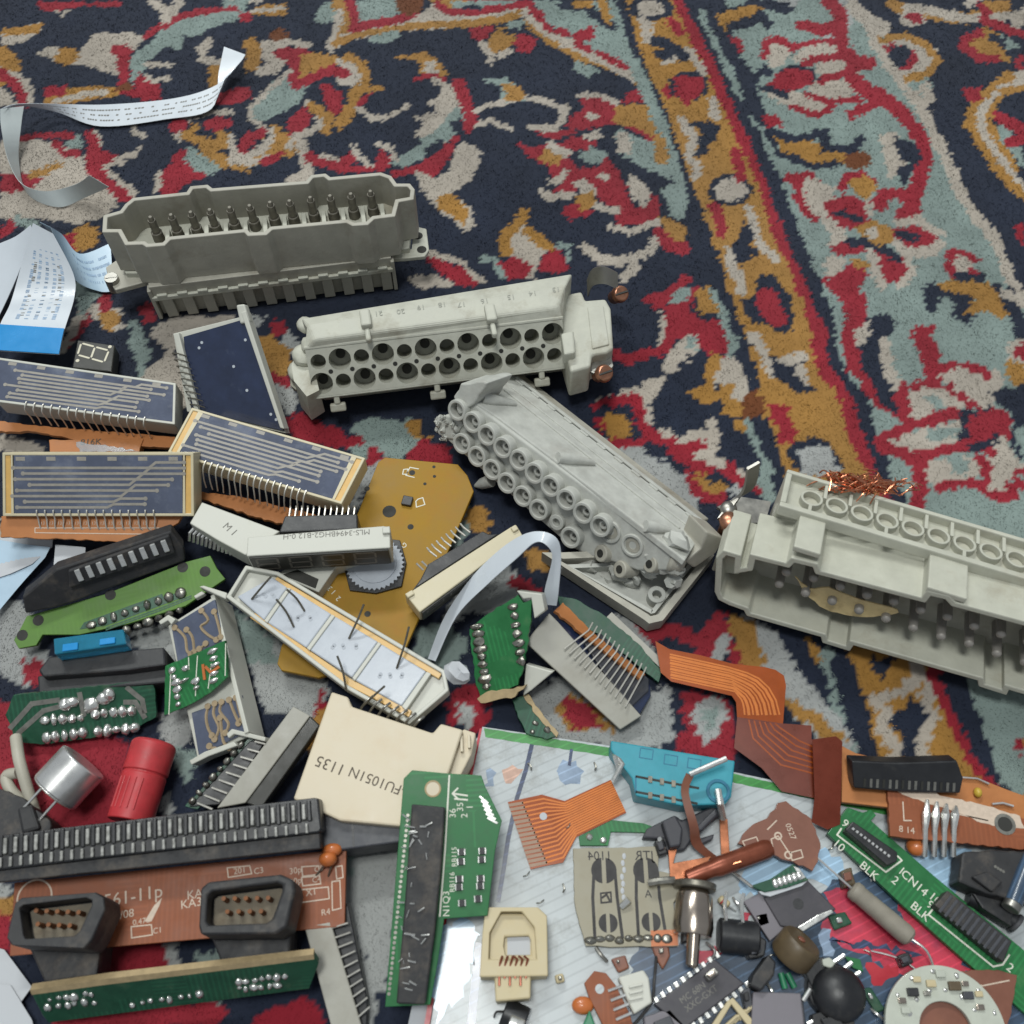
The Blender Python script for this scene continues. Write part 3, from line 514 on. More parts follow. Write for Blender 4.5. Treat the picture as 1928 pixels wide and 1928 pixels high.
CARPET_RGB = {'N': (30,37,53), 'R': (138,29,43), 'G': (152,111,51), 'B': (122,137,132), 'C': (164,155,143), 'W': (150,152,150), 'D': (100,56,28)}
def make_carpet():
    keys = list(CARPET_RGB); rgb = np.array([lin(CARPET_RGB[k])[:3] for k in keys])
    res = 0.5; X0, X1, Y0, Y1 = -300, 300, -190, 300
    nx, ny = int((X1-X0)/res), int((Y1-Y0)/res)
    gx, gy = np.meshgrid(X0+res*(np.arange(nx)+0.5), Y0+res*(np.arange(ny)+0.5))
    # knots: every knot of the weave takes one colour, read a little off its own centre
    th = math.radians(24); kx = gx*math.cos(th)+gy*math.sin(th); ky = -gx*math.sin(th)+gy*math.cos(th)
    ci = np.floor(kx/1.25).astype(int); cj = np.floor(ky/1.1).astype(int)
    rng = np.random.RandomState(3); tab = rng.uniform(-1, 1, (512, 512, 2))
    r = tab[ci%512, cj%512]; wob = tab[(ci//6)%512, (cj//6)%512]
    sx = gx*0.45+((ci+0.5)*1.25*math.cos(th)-(cj+0.5)*1.1*math.sin(th))*0.55+r[...,0]*0.75+wob[...,0]*0.5
    sy = gy*0.45+((ci+0.5)*1.25*math.sin(th)+(cj+0.5)*1.1*math.cos(th))*0.55+r[...,1]*0.75+wob[...,1]*0.5
    d0, d1, d2 = sx, sy-CAM[1], -CAM[2]
    dep = d1*FW[1]+d2*FW[2]; U = 964+FPX*d0/dep; V = 964-FPX*(d1*UP[1]+d2*UP[2])/dep
    idx = np.zeros((ny, nx), np.int8)
    # more of the same ornament beyond the photo's edges
    rr = random.Random(5); extra = []
    for k in range(420):
        x, y = rr.uniform(X0, X1), rr.uniform(Y0, Y1); dd = np.array([x, y, 0])-CAM; q = dd@FW; u, v = 964+FPX*dd[0]/q, 964-FPX*(dd@UP)/q
        if -30 < u < 1958 and -30 < v < 1958: continue
        c = rr.choice('RRGGBCCWN'); a0 = rr.uniform(0, 6.28); s = rr.uniform(40, 110)
        if rr.random() < 0.5: extra.append((c, rr.uniform(8, 18), np.array([(u+s*1.6*t*math.cos(a0+t), v+s*1.6*t*math.sin(a0+t)) for t in (-1,-0.5,0,0.5,1)])))
        else:
            pl = np.array([(u+s*rr.uniform(0.5,1)*math.cos(t*0.7), v+s*rr.uniform(0.4,0.8)*math.sin(t*0.7)) for t in range(9)]); extra.append((c, 0, pl)); extra.append((rr.choice('RGCN'), 0, (pl-[u,v])*0.5+[u,v]))
    n_base = 12
    for pi, (c, w, P) in enumerate(PAT[:n_base]+extra+PAT[n_base:]):
        grow = 0 if pi < n_base or w else (1.2 if c == 'N' else 2.6); g_ = w+grow
        m = (U > P[:,0].min()-g_) & (U < P[:,0].max()+g_) & (V > P[:,1].min()-g_) & (V < P[:,1].max()+g_)
        m = np.nonzero(m); 
        if not len(m[0]): continue
        u, v = U[m], V[m]
        if w == 0:
            ins = np.zeros(len(u), bool); n = len(P)
            for i in range(n):
                x1, y1 = P[i]; x2, y2 = P[(i+1)%n]
                if y1 == y2: continue
                ins ^= ((y1 > v) != (y2 > v)) & (u < (x2-x1)*(v-y1)/(y2-y1)+x1)
            for i in range(n if grow else 0):
                a, b = P[i], P[(i+1)%n]; e = b-a; t = np.clip(((u-a[0])*e[0]+(v-a[1])*e[1])/max(e@e, 1e-6), 0, 1)
                ins |= (u-a[0]-t*e[0])**2+(v-a[1]-t*e[1])**2 < grow*grow
        else:
            ins = np.zeros(len(u), bool)
            for i in range(len(P)-1):
                a, b = P[i], P[i+1]; e = b-a; t = np.clip(((u-a[0])*e[0]+(v-a[1])*e[1])/max(e@e, 1e-6), 0, 1)
                ins |= (u-a[0]-t*e[0])**2+(v-a[1]-t*e[1])**2 < w*w
        idx[m[0][ins], m[1][ins]] = keys.index(c)
    colr = rgb[idx]
    # slow fading and wear of the wool
    g1 = np.random.RandomState(9).uniform(0.84, 1.1, (26, 30)); yi = np.linspace(0, 24.99, ny); xi = np.linspace(0, 28.99, nx)
    def bil(g):
        a, b = yi.astype(int), xi.astype(int); fa, fb = (yi-a)[:,None], (xi-b)[None]
        return (g[a][:,b]*(1-fa)*(1-fb)+g[a+1][:,b]*fa*(1-fb)+g[a][:,b+1]*(1-fa)*fb+g[a+1][:,b+1]*fa*fb)
    colr = colr*bil(g1)[...,None]
    g2 = np.random.RandomState(19).uniform(0.86, 1.12, (82, 100)); yi = np.linspace(0, 80.99, ny); xi = np.linspace(0, 98.99, nx); colr = colr*bil(g2)[...,None]  # finer brightness patches of leaning, crushed pile, painted into the dye
    lum = colr.mean(-1, keepdims=True); g3 = np.random.RandomState(23).uniform(0, 0.22, (14, 16)); yi = np.linspace(0, 12.99, ny); xi = np.linspace(0, 14.99, nx); k3 = bil(g3)[...,None]*0.5; colr = colr*(1-k3)+(lum*0.9+0.012)*k3          # dust trodden into the wool
    # ground cloth
    st = 2; hx, hy = nx//st, ny//st
    px = X0+res*st*np.arange(hx+1); py = Y0+res*st*np.arange(hy+1); qx, qy = np.meshgrid(px, py)
    z = -0.68+np.random.RandomState(1).uniform(-0.15, 0.15, qx.shape)
    v0 = np.stack([qx, qy, z], -1).reshape(-1, 3)
    c0 = colr[np.clip((np.arange(hy+1)*st), 0, ny-1)][:, np.clip(np.arange(hx+1)*st, 0, nx-1)].reshape(-1, 3)*0.95
    a = (np.arange(hy)[:,None]*(hx+1)+np.arange(hx)[None]).reshape(-1)
    q0 = np.stack([a, a+1, a+hx+2, a+hx+1], -1)
    # pile: short tufts of wool, one flat blade each, in the part of the carpet that can be seen
    rng = np.random.RandomState(11); n = 1150000
    bx, by = rng.uniform(-260, 260, n), rng.uniform(-165, 290, n)
    keep = np.abs(bx) < (150+ (by+140)*0.26+26); bx, by = bx[keep], by[keep]; n = len(bx)
    ang = rng.uniform(0, math.pi, n); wd = rng.uniform(0.16, 0.32, n); ht = rng.uniform(0.62, 1.06, n)
    ln = rng.normal(0, 0.34, (n, 2))+np.array([0.15, -0.6])*rng.uniform(0.5, 1.3, n)[:,None]+0.5*np.stack([np.sin(bx*0.13+by*0.07), np.cos(by*0.11-bx*0.05)], -1)*np.array([1.0, 0.6])
    ix = np.clip(((bx-X0)/res).astype(int), 0, nx-1); iy = np.clip(((by-Y0)/res).astype(int), 0, ny-1)
    cb = colr[iy, ix]*rng.uniform(0.94, 1.06, n)[:,None]
    dx, dy = np.cos(ang)*wd, np.sin(ang)*wd
    vb = np.empty((n, 3, 3)); zr = np.full(n, -1.2)
    vb[:,0] = np.stack([bx-dx, by-dy, zr], -1); vb[:,1] = np.stack([bx+dx, by+dy, zr], -1); vb[:,2] = np.stack([bx+ln[:,0], by+ln[:,1], zr+ht], -1)
    vall = np.concatenate([v0, vb.reshape(-1, 3)])*MM; call = np.concatenate([c0, np.repeat(cb, 3, 0)])
    li = np.concatenate([q0.ravel(), np.arange(n*3)+len(v0)]); ls = np.concatenate([np.arange(len(q0))*4, q0.size+np.arange(n)*3])
    me = bpy.data.meshes.new('carpet'); me.vertices.add(len(vall)); me.vertices.foreach_set('co', vall.astype(np.float32).ravel())
    me.loops.add(len(li)); me.loops.foreach_set('vertex_index', li.astype(np.int32))
    me.polygons.add(len(ls)); me.polygons.foreach_set('loop_start', ls.astype(np.int32)); me.update(calc_edges=True)
    at = me.color_attributes.new('dye', 'FLOAT_COLOR', 'POINT'); at.data.foreach_set('color', np.concatenate([call, np.ones((len(call), 1))], 1).astype(np.float32).ravel())
    m = bpy.data.materials.new('carpet_wool'); m.use_nodes = True; nt = m.node_tree; b = nt.nodes['Principled BSDF']
    ca = nt.nodes.new('ShaderNodeAttribute'); ca.attribute_name = 'dye'; nt.links.new(ca.outputs['Color'], b.inputs['Base Color'])
    b.inputs['Roughness'].default_value = 0.85; b.inputs['Specular IOR Level'].default_value = 0.15; b.inputs['Sheen Weight'].default_value = 0.25; b.inputs['Sheen Roughness'].default_value = 0.5
    ge = nt.nodes.new('ShaderNodeNewGeometry'); mx = nt.nodes.new('ShaderNodeMix'); mx.data_type = 'VECTOR'; mx.inputs[0].default_value = 0.93
    nt.links.new(ge.outputs['Normal'], mx.inputs[4]); mx.inputs[5].default_value = (0, 0, 1); nt.links.new(mx.outputs[1], b.inputs['Normal'])
    me.materials.append(m); o = bpy.data.objects.new('carpet', me); COL.objects.link(o)
    tag(o, 'worn oriental pile carpet in navy, red, gold and pale blue', None, kind='structure')
make_carpet()

# ------------------------------------------------------------------ shared materials
mat('grey_housing', (164,161,149), 0.55, var=0.14, scale=120, bump=0.08, bscale=900, dirt=(104,93,74), damt=0.65, dscale=50, dthr=0.52)
mat('pale_housing', (180,180,167), 0.55, var=0.12, scale=160, bump=0.1, bscale=700, dirt=(112,98,72), damt=0.85, dscale=42, dthr=0.52)
mat('chalky_housing', (178,179,172), 0.65, var=0.14, scale=200, bump=0.12, bscale=600, dirt=(138,132,124), damt=0.7, dscale=60, dthr=0.52)
mat('ivory_housing', (180,180,166), 0.45, var=0.1, scale=150, bump=0.08, dirt=(138,124,100), damt=0.75, dscale=40, dthr=0.53)
mat('tarnished_pin', (122,118,108), 0.42, 0.75, var=0.3, scale=700, dirt=(70,66,58), damt=0.6, dscale=400)
mat('silver_pin', (206,203,194), 0.36, 0.6, var=0.15)
mat('dark_pin', (112,108,98), 0.5, 0.3, var=0.35, scale=500, dirt=(66,62,54), damt=0.6, dscale=300)
mat('dull_steel', (150,148,142), 0.38, 0.9, var=0.2, scale=300, dirt=(96,84,70), damt=0.4, dscale=150)
mat('copper_screw', (168,120,96), 0.35, 0.9, var=0.25, scale=500)
mat('copper_wire', (206,136,104), 0.28, 1.0, var=0.2, scale=900)
mat('dark_slot', (40,40,36), 0.7)
mat('faint_ink', (158,159,149), 0.7, var=0.4, scale=1500)
mat('grey_pin', (158,154,148), 0.5, 0.25, var=0.2, scale=600, dirt=(110,104,96), damt=0.5, dscale=300)
mat('brown_paper', (214,192,142), 0.85, var=0.15, scale=200, bump=0.1, dirt=(120,90,50), damt=0.6, dscale=150)

# ------------------------------------------------------------------ connector 1: upright grey shroud with a row of pins
M = FF((305,600), (745,545), 0.0)
t = thing('heavy_duty_connector', 'grey upright heavy duty connector shroud with a row of blackened pins inside', 'connector', M)
ZR, ZB, DP = 32.0, 14.8, 23.0
LEN = M.loc(Wp(745,545,0))[0]
rim = M.P([192,437, 194,405, 226,396, 235,384, 250,372, 351,361, 358,350, 391,347, 400,354, 576,340, 585,329, 613,326, 622,333, 717,324, 737,331, 747,345, 772,345, 781,356, 779,375, 751,380, 744,407, 705,412, 693,423, 663,425, 652,419, 513,432, 502,442, 466,444, 460,437, 321,451, 310,462, 275,465, 268,460, 235,461, 222,437], ZR)
MB().wall(rim, 1.4, ZB, ZR).build('shroud', 'grey_housing', t, 0.25)
MB().prism(inset(rim, 1.2), ZB, 20.0).build('shroud_floor', 'pale_housing', t)
blk = MB().box(0.6, LEN-0.6, 2.0, DP, 0, 9.0).box(0, LEN, 0.5, DP, 10.6, ZB-0.02)
blk.build('terminal_block', 'grey_housing', t, 0.2)
MB().box(-0.2, LEN+0.2, -0.5, 1.0, 9.0, 10.6).build('front_rail', 'pale_housing', t, 0.25)
n = 12; pw = LEN/n
many(MB().box(-1.6, 1.6, -0.6, 0.45, 0, 0.9), 'rail_tooth', 'pale_housing', t, [(pw*(k+0.5), 0, 10.6) for k in range(n)], 0.15)
many(MB().box(-1.7, 1.7, 0, 1.95, 0, 8.9), 'slot_rib', 'grey_housing', t, [(pw*(k+0.62), 0.2, 0.1) for k in range(n)], 0.15)
for x in (-0.8, LEN-0.4):
    MB().box(x, x+1.2, -0.2, DP, 0.0, 13.6).build('end_plate', 'grey_housing', t, 0.2)
pp = [M.L(284+(696-284)*k/11, 409-48*k/11, 29.5) for k in range(12)]
pin = MB().cyl((0,0,20.0), (0,0,23.5), 1.9, 1.8, 12).cyl((0,0,23.5), (0,0,28.6), 1.3, 1.25, 12).cyl((0,0,28.6), (0,0,30), 1.0, 0.6, 12)
many(pin, 'contact_pin', 'dark_pin', t, [(p[0]+random.uniform(-.3,.3), p[1]+random.uniform(-.3,.3), 0) for p in pp], 0.12, True)
many(MB().box(-0.7, 0.7, 0, 9.5, 20.0, 22.6), 'partition_rib', 'pale_housing', t, [(p[0]+pw*0.48, p[1]-8.2, 0) for p in pp], 0.15)
fl = MB().prism(M.P([205,530, 218,548, 276,532, 276,495, 240,470, 222,490, 200,505], 12.0), 10.5, 12.5); fl.build('mounting_flange', 'grey_housing', t, 0.3)
q = M.L(211,527,13); MB().cyl((q[0],q[1],9), (q[0],q[1],14.2), 2.4, 2.2, 16).box(q[0]-1.9, q[0]+1.9, q[1]-0.25, q[1]+0.25, 14.2, 14.35).build('flange_screw', 'dull_steel', t, 0.3, True)
fp = M.P([733,489, 760,488, 800,484, 808,472, 803,432, 785,428, 778,440, 775,470, 735,474], 12.0)
MB().prism(fp, 10.8, 12.4).build('mounting_flange', 'pale_housing', t, 0.3)
for (a, b) in ((787,444), (794,470)):
    q = M.L(a, b, 12.4); MB().cyl((q[0],q[1],12.0), (q[0],q[1],12.46), 1.6, n=16).build('screw_hole', 'dark_slot', t)
sd = M.P([733,473, 770,468, 775,430, 745,440], 14.4)
MB().prism(sd, 12.0, 14.6).build('corner_foot', 'pale_housing', t, 0.3)
sd = M.P([232,492, 236,515, 278,515, 276,470, 240,480], 14.4)
MB().prism(sd, 12.0, 14.6).build('corner_foot', 'pale_housing', t, 0.3)

# ------------------------------------------------------------------ connector 2: pale socket strip lying back, two rows of holes
M = PF((590,748), 12, (1065,690), 12, (600,655), 23.4)
t = thing('heavy_duty_connector', 'pale heavy duty socket block with round holes of two sizes and printed numbers', 'connector', M)
HL = M.loc(Wp(1065,690,12))[0]; HH = 14.6
def pts(a, za, b, zb): return M.loc(Wp(*a, za)), M.loc(Wp(*b, zb))
sec = [((0,0,0),(HL,0,0)), ((0,HH,0),(HL,HH,0)), pts((592,640),26.4,(1050,577),26.4), pts((580,612),26.5,(1066,540),26.5), pts((566,599),25,(1078,514),25)]
sec = [(np.array(a,float), np.array(b,float)) for a, b in sec]
bb = [M.w(p) for p in sec[4]]; fb = [M.w(p) for p in sec[0]]
low_b = [M.loc(b+np.array([0,1,-23.0])) for b in bb]; low_f = [M.loc(f+np.array([0.6,6.5,-11.0])) for f in fb]
sec.append((low_b[0], low_b[1])); sec.append((low_f[0], low_f[1]))
# body without its hole face
vs = []; fs = []
for a, b in sec: vs += [a, b]
k = len(sec)
for i in range(k):
    j = (i+1)%k
    if i != 0: fs.append((2*i, 2*i+1, 2*j+1, 2*j))
fs += [tuple(2*i for i in range(k)), tuple(2*i+1 for i in range(k))[::-1]]
MB().add(vs, fs).build('body', 'pale_housing', t, 0.9, seg=3)
hp = MB(); cw = HL/12
for r in range(2):
    for c in range(12):
        big = (c+r) % 2 == 0
        y0, y1 = (0, HH/2) if r == 0 else (HH/2, HH)
        hp.holecell(c*cw, (c+1)*cw, y0, y1, ((c+0.5)*cw, (y0+y1)/2+(0.3 if r == 0 else -0.3)), 3.35 if big else 2.3, 0.35, 7.5 if big else 9, 26)
hp.build('hole_face', 'pale_housing', t, 0, True)
inn = MB().cyl((0,0,-7.3), (0,0,-2.2), 1.7, n=16)
MB().box(-0.4, HL+0.4, -0.7, 0.05, -2.5, 0.3).box(-0.4, HL+0.4, HH-0.05, HH+1.0, -2.0, 0.3).build('face_border', 'pale_housing', t, 0.3)
many(MB().cyl((0,0,0.2), (0,0,0.42), 0.7, n=12), 'vent_hole', 'dark_slot', t, [(cw*(c+1), HH/2, 0) for c in range(11)])
many(MB().cyl((0,0,-7.4), (0,0,-6.2), 1.5, n=14), 'contact_socket', 'dark_slot', t, [((c+0.5)*cw, HH/4+r*HH/2, 0) for r in range(2) for c in range(12) if (c+r) % 2 == 0])
clip = MB().box(-0.9, 0.9, -3.2, 0.4, -1.6, 0.0).box(-2.4, 2.4, -5.6, -3.0, -2.4, -0.3)
many(clip, 'locking_tab', 'pale_housing', t, [(M.L(632,740)[0], 0, 0), (M.L(822,720)[0], 0, 0), (M.L(1020,700)[0], 0, 0)], 0.5)
# upper tabs, and the printed numbers on the top
TM = PF((592,640), 26.4, (1050,577), 26.4, (580,612), 26.5); T2 = Fr(TM.o, TM.x, TM.y, TM.z)
top = sub('number_strip', t, T2)
for i, (s, a, b) in enumerate([('13',1050,549), ('14',1006,556), ('15',965,563), ('16',915,570), ('17',872,577), ('18',835,577), ('19',795,582), ('20',757,590), ('21',715,594)]):
    q = T2.L(a, b); text(s, top, q[0]+1.0, q[1]+1.6, 0.12, 2.6, 'faint_ink', 180+random.uniform(-3,3), name='printed_number')
for (a, b) in ((925,600), (690,610)):
    q = T2.L(a, b); MB().box(q[0]-1.6, q[0]+1.6, q[1]-2.0, q[1]+4.2, -0.3, 2.2).box(q[0]-0.8, q[0]+0.8, q[1]-6.5, q[1]-2, -1.5, 0.8).build('locking_tab', 'pale_housing', top, 0.6)
# end with its flange, clamp screws and bent metal
EM = FF((1090,640), (1150,620), 14.0)
ef = sub('end_flange', t, EM)
MB().prism(EM.P([1052,620, 1055,556, 1095,548, 1102,565, 1140,562, 1150,580, 1155,655, 1143,664, 1115,668, 1112,690, 1075,700], 4), -9, 4).build('flange_plate', 'pale_housing', ef, 0.8, seg=3)
MB().prism(EM.P([1106,580, 1136,577, 1147,650, 1115,658], 4.0), 3.9, 4.5).build('raised_panel', 'pale_housing', ef, 0.3)
MB().prism(EM.P([1056,632, 1080,626, 1083,668, 1062,672], 6), 2, 7.2).build('coding_block', 'pale_housing', ef, 0.6)
MB().prism(EM.P([1110,700, 1105,680, 1150,668, 1155,690, 1140,712], 0), -1, 0.3).build('metal_tongue', 'dull_steel', ef, 0.2)
mp = [EM.L(1108,548,2), EM.L(1118,528,6), EM.L(1140,524,8), EM.L(1165,535,6)]
MB().strip([(p-np.array([0,0,2.5]), p+np.array([0.5,2.5,2.5])) for p in curve(mp, 5)], 0.6).build('metal_tongue', 'dull_steel', ef, 0, True)
for (a, b) in ((1166,553), (1136,702)):
    q = EM.L(a, b, 2.0); s = MB().cyl((q[0],q[1]+3,-3), (q[0],q[1],1.6), 2.2, n=16).cyl((q[0],q[1],1.6), (q[0]+0.2,q[1]-1.2,3.4), 2.9, 2.4, 18)
    s.build('clamp_screw', 'copper_screw', ef, 0.4, True)
    MB().box(q[0]-2, q[0]+2.2, q[1]-1.5, q[1]-0.9, 3.35, 3.7).build('screw_slot', 'dark_slot', ef)
LM = FF((560,700), (590,690), 13.0)
le = MB().prism(LM.P([548,690, 552,668, 585,655, 590,690, 600,735, 575,745, 555,720], 2), -10, 2).jitter(0.5, 4)
for (a, b, z, r) in ((565,700,4,3.4), (572,670,8,3.2), (585,650,11,2.8), (575,612,12,2.4), (562,722,0,2.4)):
    q = LM.L(a, b, z-5); le.ball((q[0],q[1],z-5), r, 1.1, 1.3, 0.8)
le.jitter(0.25, 3).build('melted_end', 'pale_housing', t, 0, True, fr=LM)

# ------------------------------------------------------------------ connector 3: chalky socket block with two rows of tubes, one end broken open
M = PF((840,825), 10, (1135,1050), 10, (890,735), 26)
t = thing('heavy_duty_connector', 'chalky white socket block with two rows of tubes and a broken open end', 'connector', M)
low = [(5.6+6.2*k, 1.9-0.42*k) for k in range(8)]; upr = [(6.2+6.12*k, 10.1-0.27*k) for k in range(-1, 9)]
tube = MB().ring((0,0), 3.2, 2.25, -4.5, 0.6, 24)
i6 = low.pop(6)
ob = many(tube, 'socket_tube', 'chalky_housing', t, [(x, y, random.uniform(-.3,.3)) for x, y in low+upr], 0.18, True)
many(MB().cyl((0,0,-4.5), (0,0,-2.4), 2.2, 2.2, 18), 'socket_floor', 'dark_pin', t, [(x, y, 0) for x, y in low+upr], 0, True)  # floors coloured dark to stand in for shade deep in the tubes
many(MB().ring((0,0), 1.25, 0.7, -4.4, -0.9, 14), 'contact', 'chalky_housing', t, [(x+0.3, y+0.3, 0) for x, y in low+upr], 0, True)
MB().ring(i6, 2.4, 1.2, -4, -0.6, 18).build('socket_tube', 'chalky_housing', t, 0.15, True)
XE = M.L(1325,990,14.6,'y')[0]
face = [(-1,-2.0), (2,-2.2), (50,-5.5), (56,-4), (62,-1), (70,2), (XE+2,8), (XE+2,13.8), (2,14.0), (-1.5,12)]
f = MB().prism(face, -20.0, -2.3).build('body', 'chalky_housing', t, 0.7, seg=3)
tz0, tz1 = 0.0, M.L(1140,845,14.6,'y')[2]
TP = [M.L(a, b, 14.6, 'y') for a, b in ((868,740), (900,716), (968,706), (1330,990), (1290,1055), (1200,985), (1050,870), (930,780))]
tt = MB(); ly, hy = 12.6, 14.6
poly = [(p[0], p[2]) for p in TP]
tt.prismy(poly, ly, hy); tt.build('top_plate', 'chalky_housing', t, 0.35)
# ridges and the notched seam along the top
a0, a1 = M.L(968,712,14.6,'y'), M.L(1322,988,14.6,'y')
sd = _n(a1-a0); sp = np.array([-sd[2], 0, sd[0]]); sp = sp if sp[2] > 0 else -sp; SL = np.linalg.norm(a1-a0)
def bar(u0, u1, v0, v1, h0, h1):
    P = [a0+sd*u+sp*v for u, v in ((u0,v0),(u1,v0),(u1,v1),(u0,v1))]
    return MB().prismy([(p[0], p[2]) for p in P], h0, h1)
bar(0, SL, -1.6, -0.2, 14.5, 15.2).build('seam_rail', 'chalky_housing', t, 0.25)
for k in range(11): bar(SL*(k+0.15)/11, SL*(k+0.62)/11, 0.0, 1.0, 14.5, 15.05).build('seam_tooth', 'chalky_housing', t, 0.2)
for k in range(11): bar(SL*(k+0.62)/11, SL*(k+1.1)/11, -0.15, 0.1, 14.4, 14.66).build('seam_gap', 'dark_slot', t)
for v, h in ((5.2, 15.0), (9.0, 15.1)): bar(SL*0.05, SL*0.97, v, v+0.8, 14.4, h).build('ridge', 'chalky_housing', t, 0.3)
bar(-1.5, SL-1, -6.5, -1.6, 6, 14.2).jitter(0.35, 5).build('back_rim', 'grey_housing', t, 0.5)
for a, b, c_, d_ in ((908,750,970,760), (1050,862,1118,872), (1215,990,1262,1000)):
    p, q = M.L(a, b, 15.4, 'y'), M.L(c_, d_, 15.0, 'y'); MB().sweep([p, lerp(p, q, 0.3), q], [1.7, 1.9, 0.9], 10).build('keying_rib', 'chalky_housing', t, 0, True)
for a, b, c_, d_ in ((895,915,925,905), (1063,1068,1120,1065)):
    p, q = M.L(a, b, -3.0), M.L(c_, d_, -3.0); MB().sweep([p, lerp(p, q, 0.4), q], [0.6, 1.7, 2.0], 10).build('keying_rib', 'chalky_housing', t, 0, True)
# broken, melted end pieces
bl = MB(); rnd = random.Random(4)
for k in range(30):
    q = M.L(rnd.uniform(822,862), rnd.uniform(782,826), rnd.uniform(-3,-1)); bl.ball(q, rnd.uniform(0.4,1.0), 1, 1.2, 0.9, 8, 6)
bl.jitter(0.35, 2).build('melted_lump', 'chalky_housing', t, 0, True)
def lump(px, top, bottom, seed):
    P = []; pp_ = M.P(px, top); r = random.Random(seed)
    for i in range(len(pp_)):
        u, v = np.array(pp_[i]), np.array(pp_[(i+1)%len(pp_)]); k_ = max(1, int(np.linalg.norm(v-u)/1.4)); P += [tuple(u+(v-u)*j/k_+np.array([r.uniform(-.35,.35), r.uniform(-.35,.35)])) for j in range(k_)]
    MB().prism(P, bottom, top).build('melted_lump', 'chalky_housing', t, 0.5, seg=2)
lump([854,748, 868,724, 900,716, 918,722, 902,744, 890,762, 864,780], -1.0, -14, 3)
lump([826,800, 838,782, 862,786, 872,800, 858,826, 832,824, 820,812], -1.6, -7, 5)
for a, b in ((1150,1000), (1192,1026)):
    q = M.L(a, b, -2.5); MB().ring((q[0],q[1]), 3.4, 2.5, -5, -1.6, 20).build('socket_tube', 'chalky_housing', t, 0.2, True)
    MB().ring((q[0],q[1]), 2.3, 1.1, -5, -2.2, 18).build('contact_sleeve', 'grey_housing', t, 0.15, True)
for a, b, z in ((1130,1042,-1), (1166,1072,-1), (1222,1062,-2)):
    q = M.L(a, b, z); d = np.array([2.2, -0.6, -5.5])
    MB().sweep([q, q+d], 2.5, 16).build('bare_contact', 'grey_housing', t, 0.3, True); MB().sweep([q-d*0.02, q+d*0.12], 1.2, 12).build('contact_bore', 'dark_slot', t)
q = M.L(1255,1050,-4); MB().sweep([q, q+np.array([3.5,0.5,-3])], 3.6, 16).build('bare_contact', 'grey_housing', t, 0.8, True)
br = MB()
for k in range(40):
    q = M.L(1095+rnd.uniform(0,190), 1030+rnd.uniform(-20,70)*1.0, rnd.uniform(-8,-4)); br.ball(q, rnd.uniform(1.2,2.8), 1.3, 1, 0.8, 7, 5)
br.jitter(0.6, 8).build('broken_edge', 'chalky_housing', t, 0, True)
# base frame showing under the broken end
BF = FF((1080,1090), (1215,1172), 4.0)
bf = BF.P([1020,1040, 1212,1166, 1222,1174, 1248,1168, 1262,1150, 1345,1045, 1315,1030, 1060,1040], 2)
MB().wall(bf, 2.0, -3.5, 2).build('base_frame', 'grey_housing', t, 0.5, fr=BF)
MB().wall(inset(bf, 3.2), 1.2, -3.5, 0.6).prism(inset(bf, 1.5), -3.6, -2.6).build('inner_frame', 'chalky_housing', t, 0.3, fr=BF)
q = BF.L(1236,1122,0); MB().ring((q[0],q[1]), 2.6, 1.3, -3, 1.2, 18).build('screw_boss', 'chalky_housing', t, 0.2, True, fr=BF)
EP = PF((1290,1060), 14, (1345,1030), 14, (1330,1000), 22)
MB().prism(EP.P([1288,1056, 1318,1030, 1330,1000, 1362,1012, 1346,1040, 1305,1068], 0), -8, 0.5).build('end_block', 'grey_housing', t, 0.5, fr=EP)

# ------------------------------------------------------------------ connector 4: ivory pin shroud lying on its side
M = RF((1400,1150), 6, (1928,1318), 6, 74)
t = thing('heavy_duty_connector', 'ivory heavy duty connector on its side with pins and screw cups', 'connector', M)
DS = 16.5
rim = M.P([1345,1115, 1352,1130, 1372,1140, 1400,1150, 1405,1160, 1545,1200, 1548,1211, 1600,1227, 1607,1216, 1840,1282, 1842,1293, 1895,1310, 1900,1300, 1990,1326, 1990,1186, 1800,1135, 1788,1122, 1745,1112, 1735,1125, 1545,1075, 1540,1062, 1490,1050, 1480,1060, 1412,1043, 1406,1068, 1394,1070, 1396,1046, 1362,1036, 1348,1050], 0)
MB().wall(rim, 1.7, -DS, 0).build('shroud', 'ivory_housing', t, 0.35)
MB().prism(inset(rim, 1.5), -DS, -DS+1.5).build('shroud_floor', 'grey_housing', t)
pin = MB().cyl((0,0,-DS), (0,0,-4.2), 1.3, 1.25, 14).ball((0,0,-4.2), 1.25, 1, 1, 0.6, 14, 6)
lo = [M.L(a, b, -3.4) for a, b in ((1475,1115), (1520,1133), (1543,1148), (1618,1158), (1665,1168), (1714,1185), (1765,1200), (1815,1216), (1870,1231), (1921,1244))]
hi = [M.L(1480+50.6*k, 1080+14.7*k, -3.4) for k in range(10)]
x0 = hi[0][0]
many(pin, 'contact_pin', 'grey_pin', t, [(p[0], p[1], random.uniform(-.4,.4)) for p in hi], 0, True)
many(pin, 'contact_pin', 'grey_pin', t, [(x0+7.25*k+(-0.4), lo[4][1]+random.uniform(-.2,.2), random.uniform(-.4,.4)) for k in range(10)], 0, True)
YT = max(p[1] for p in rim)
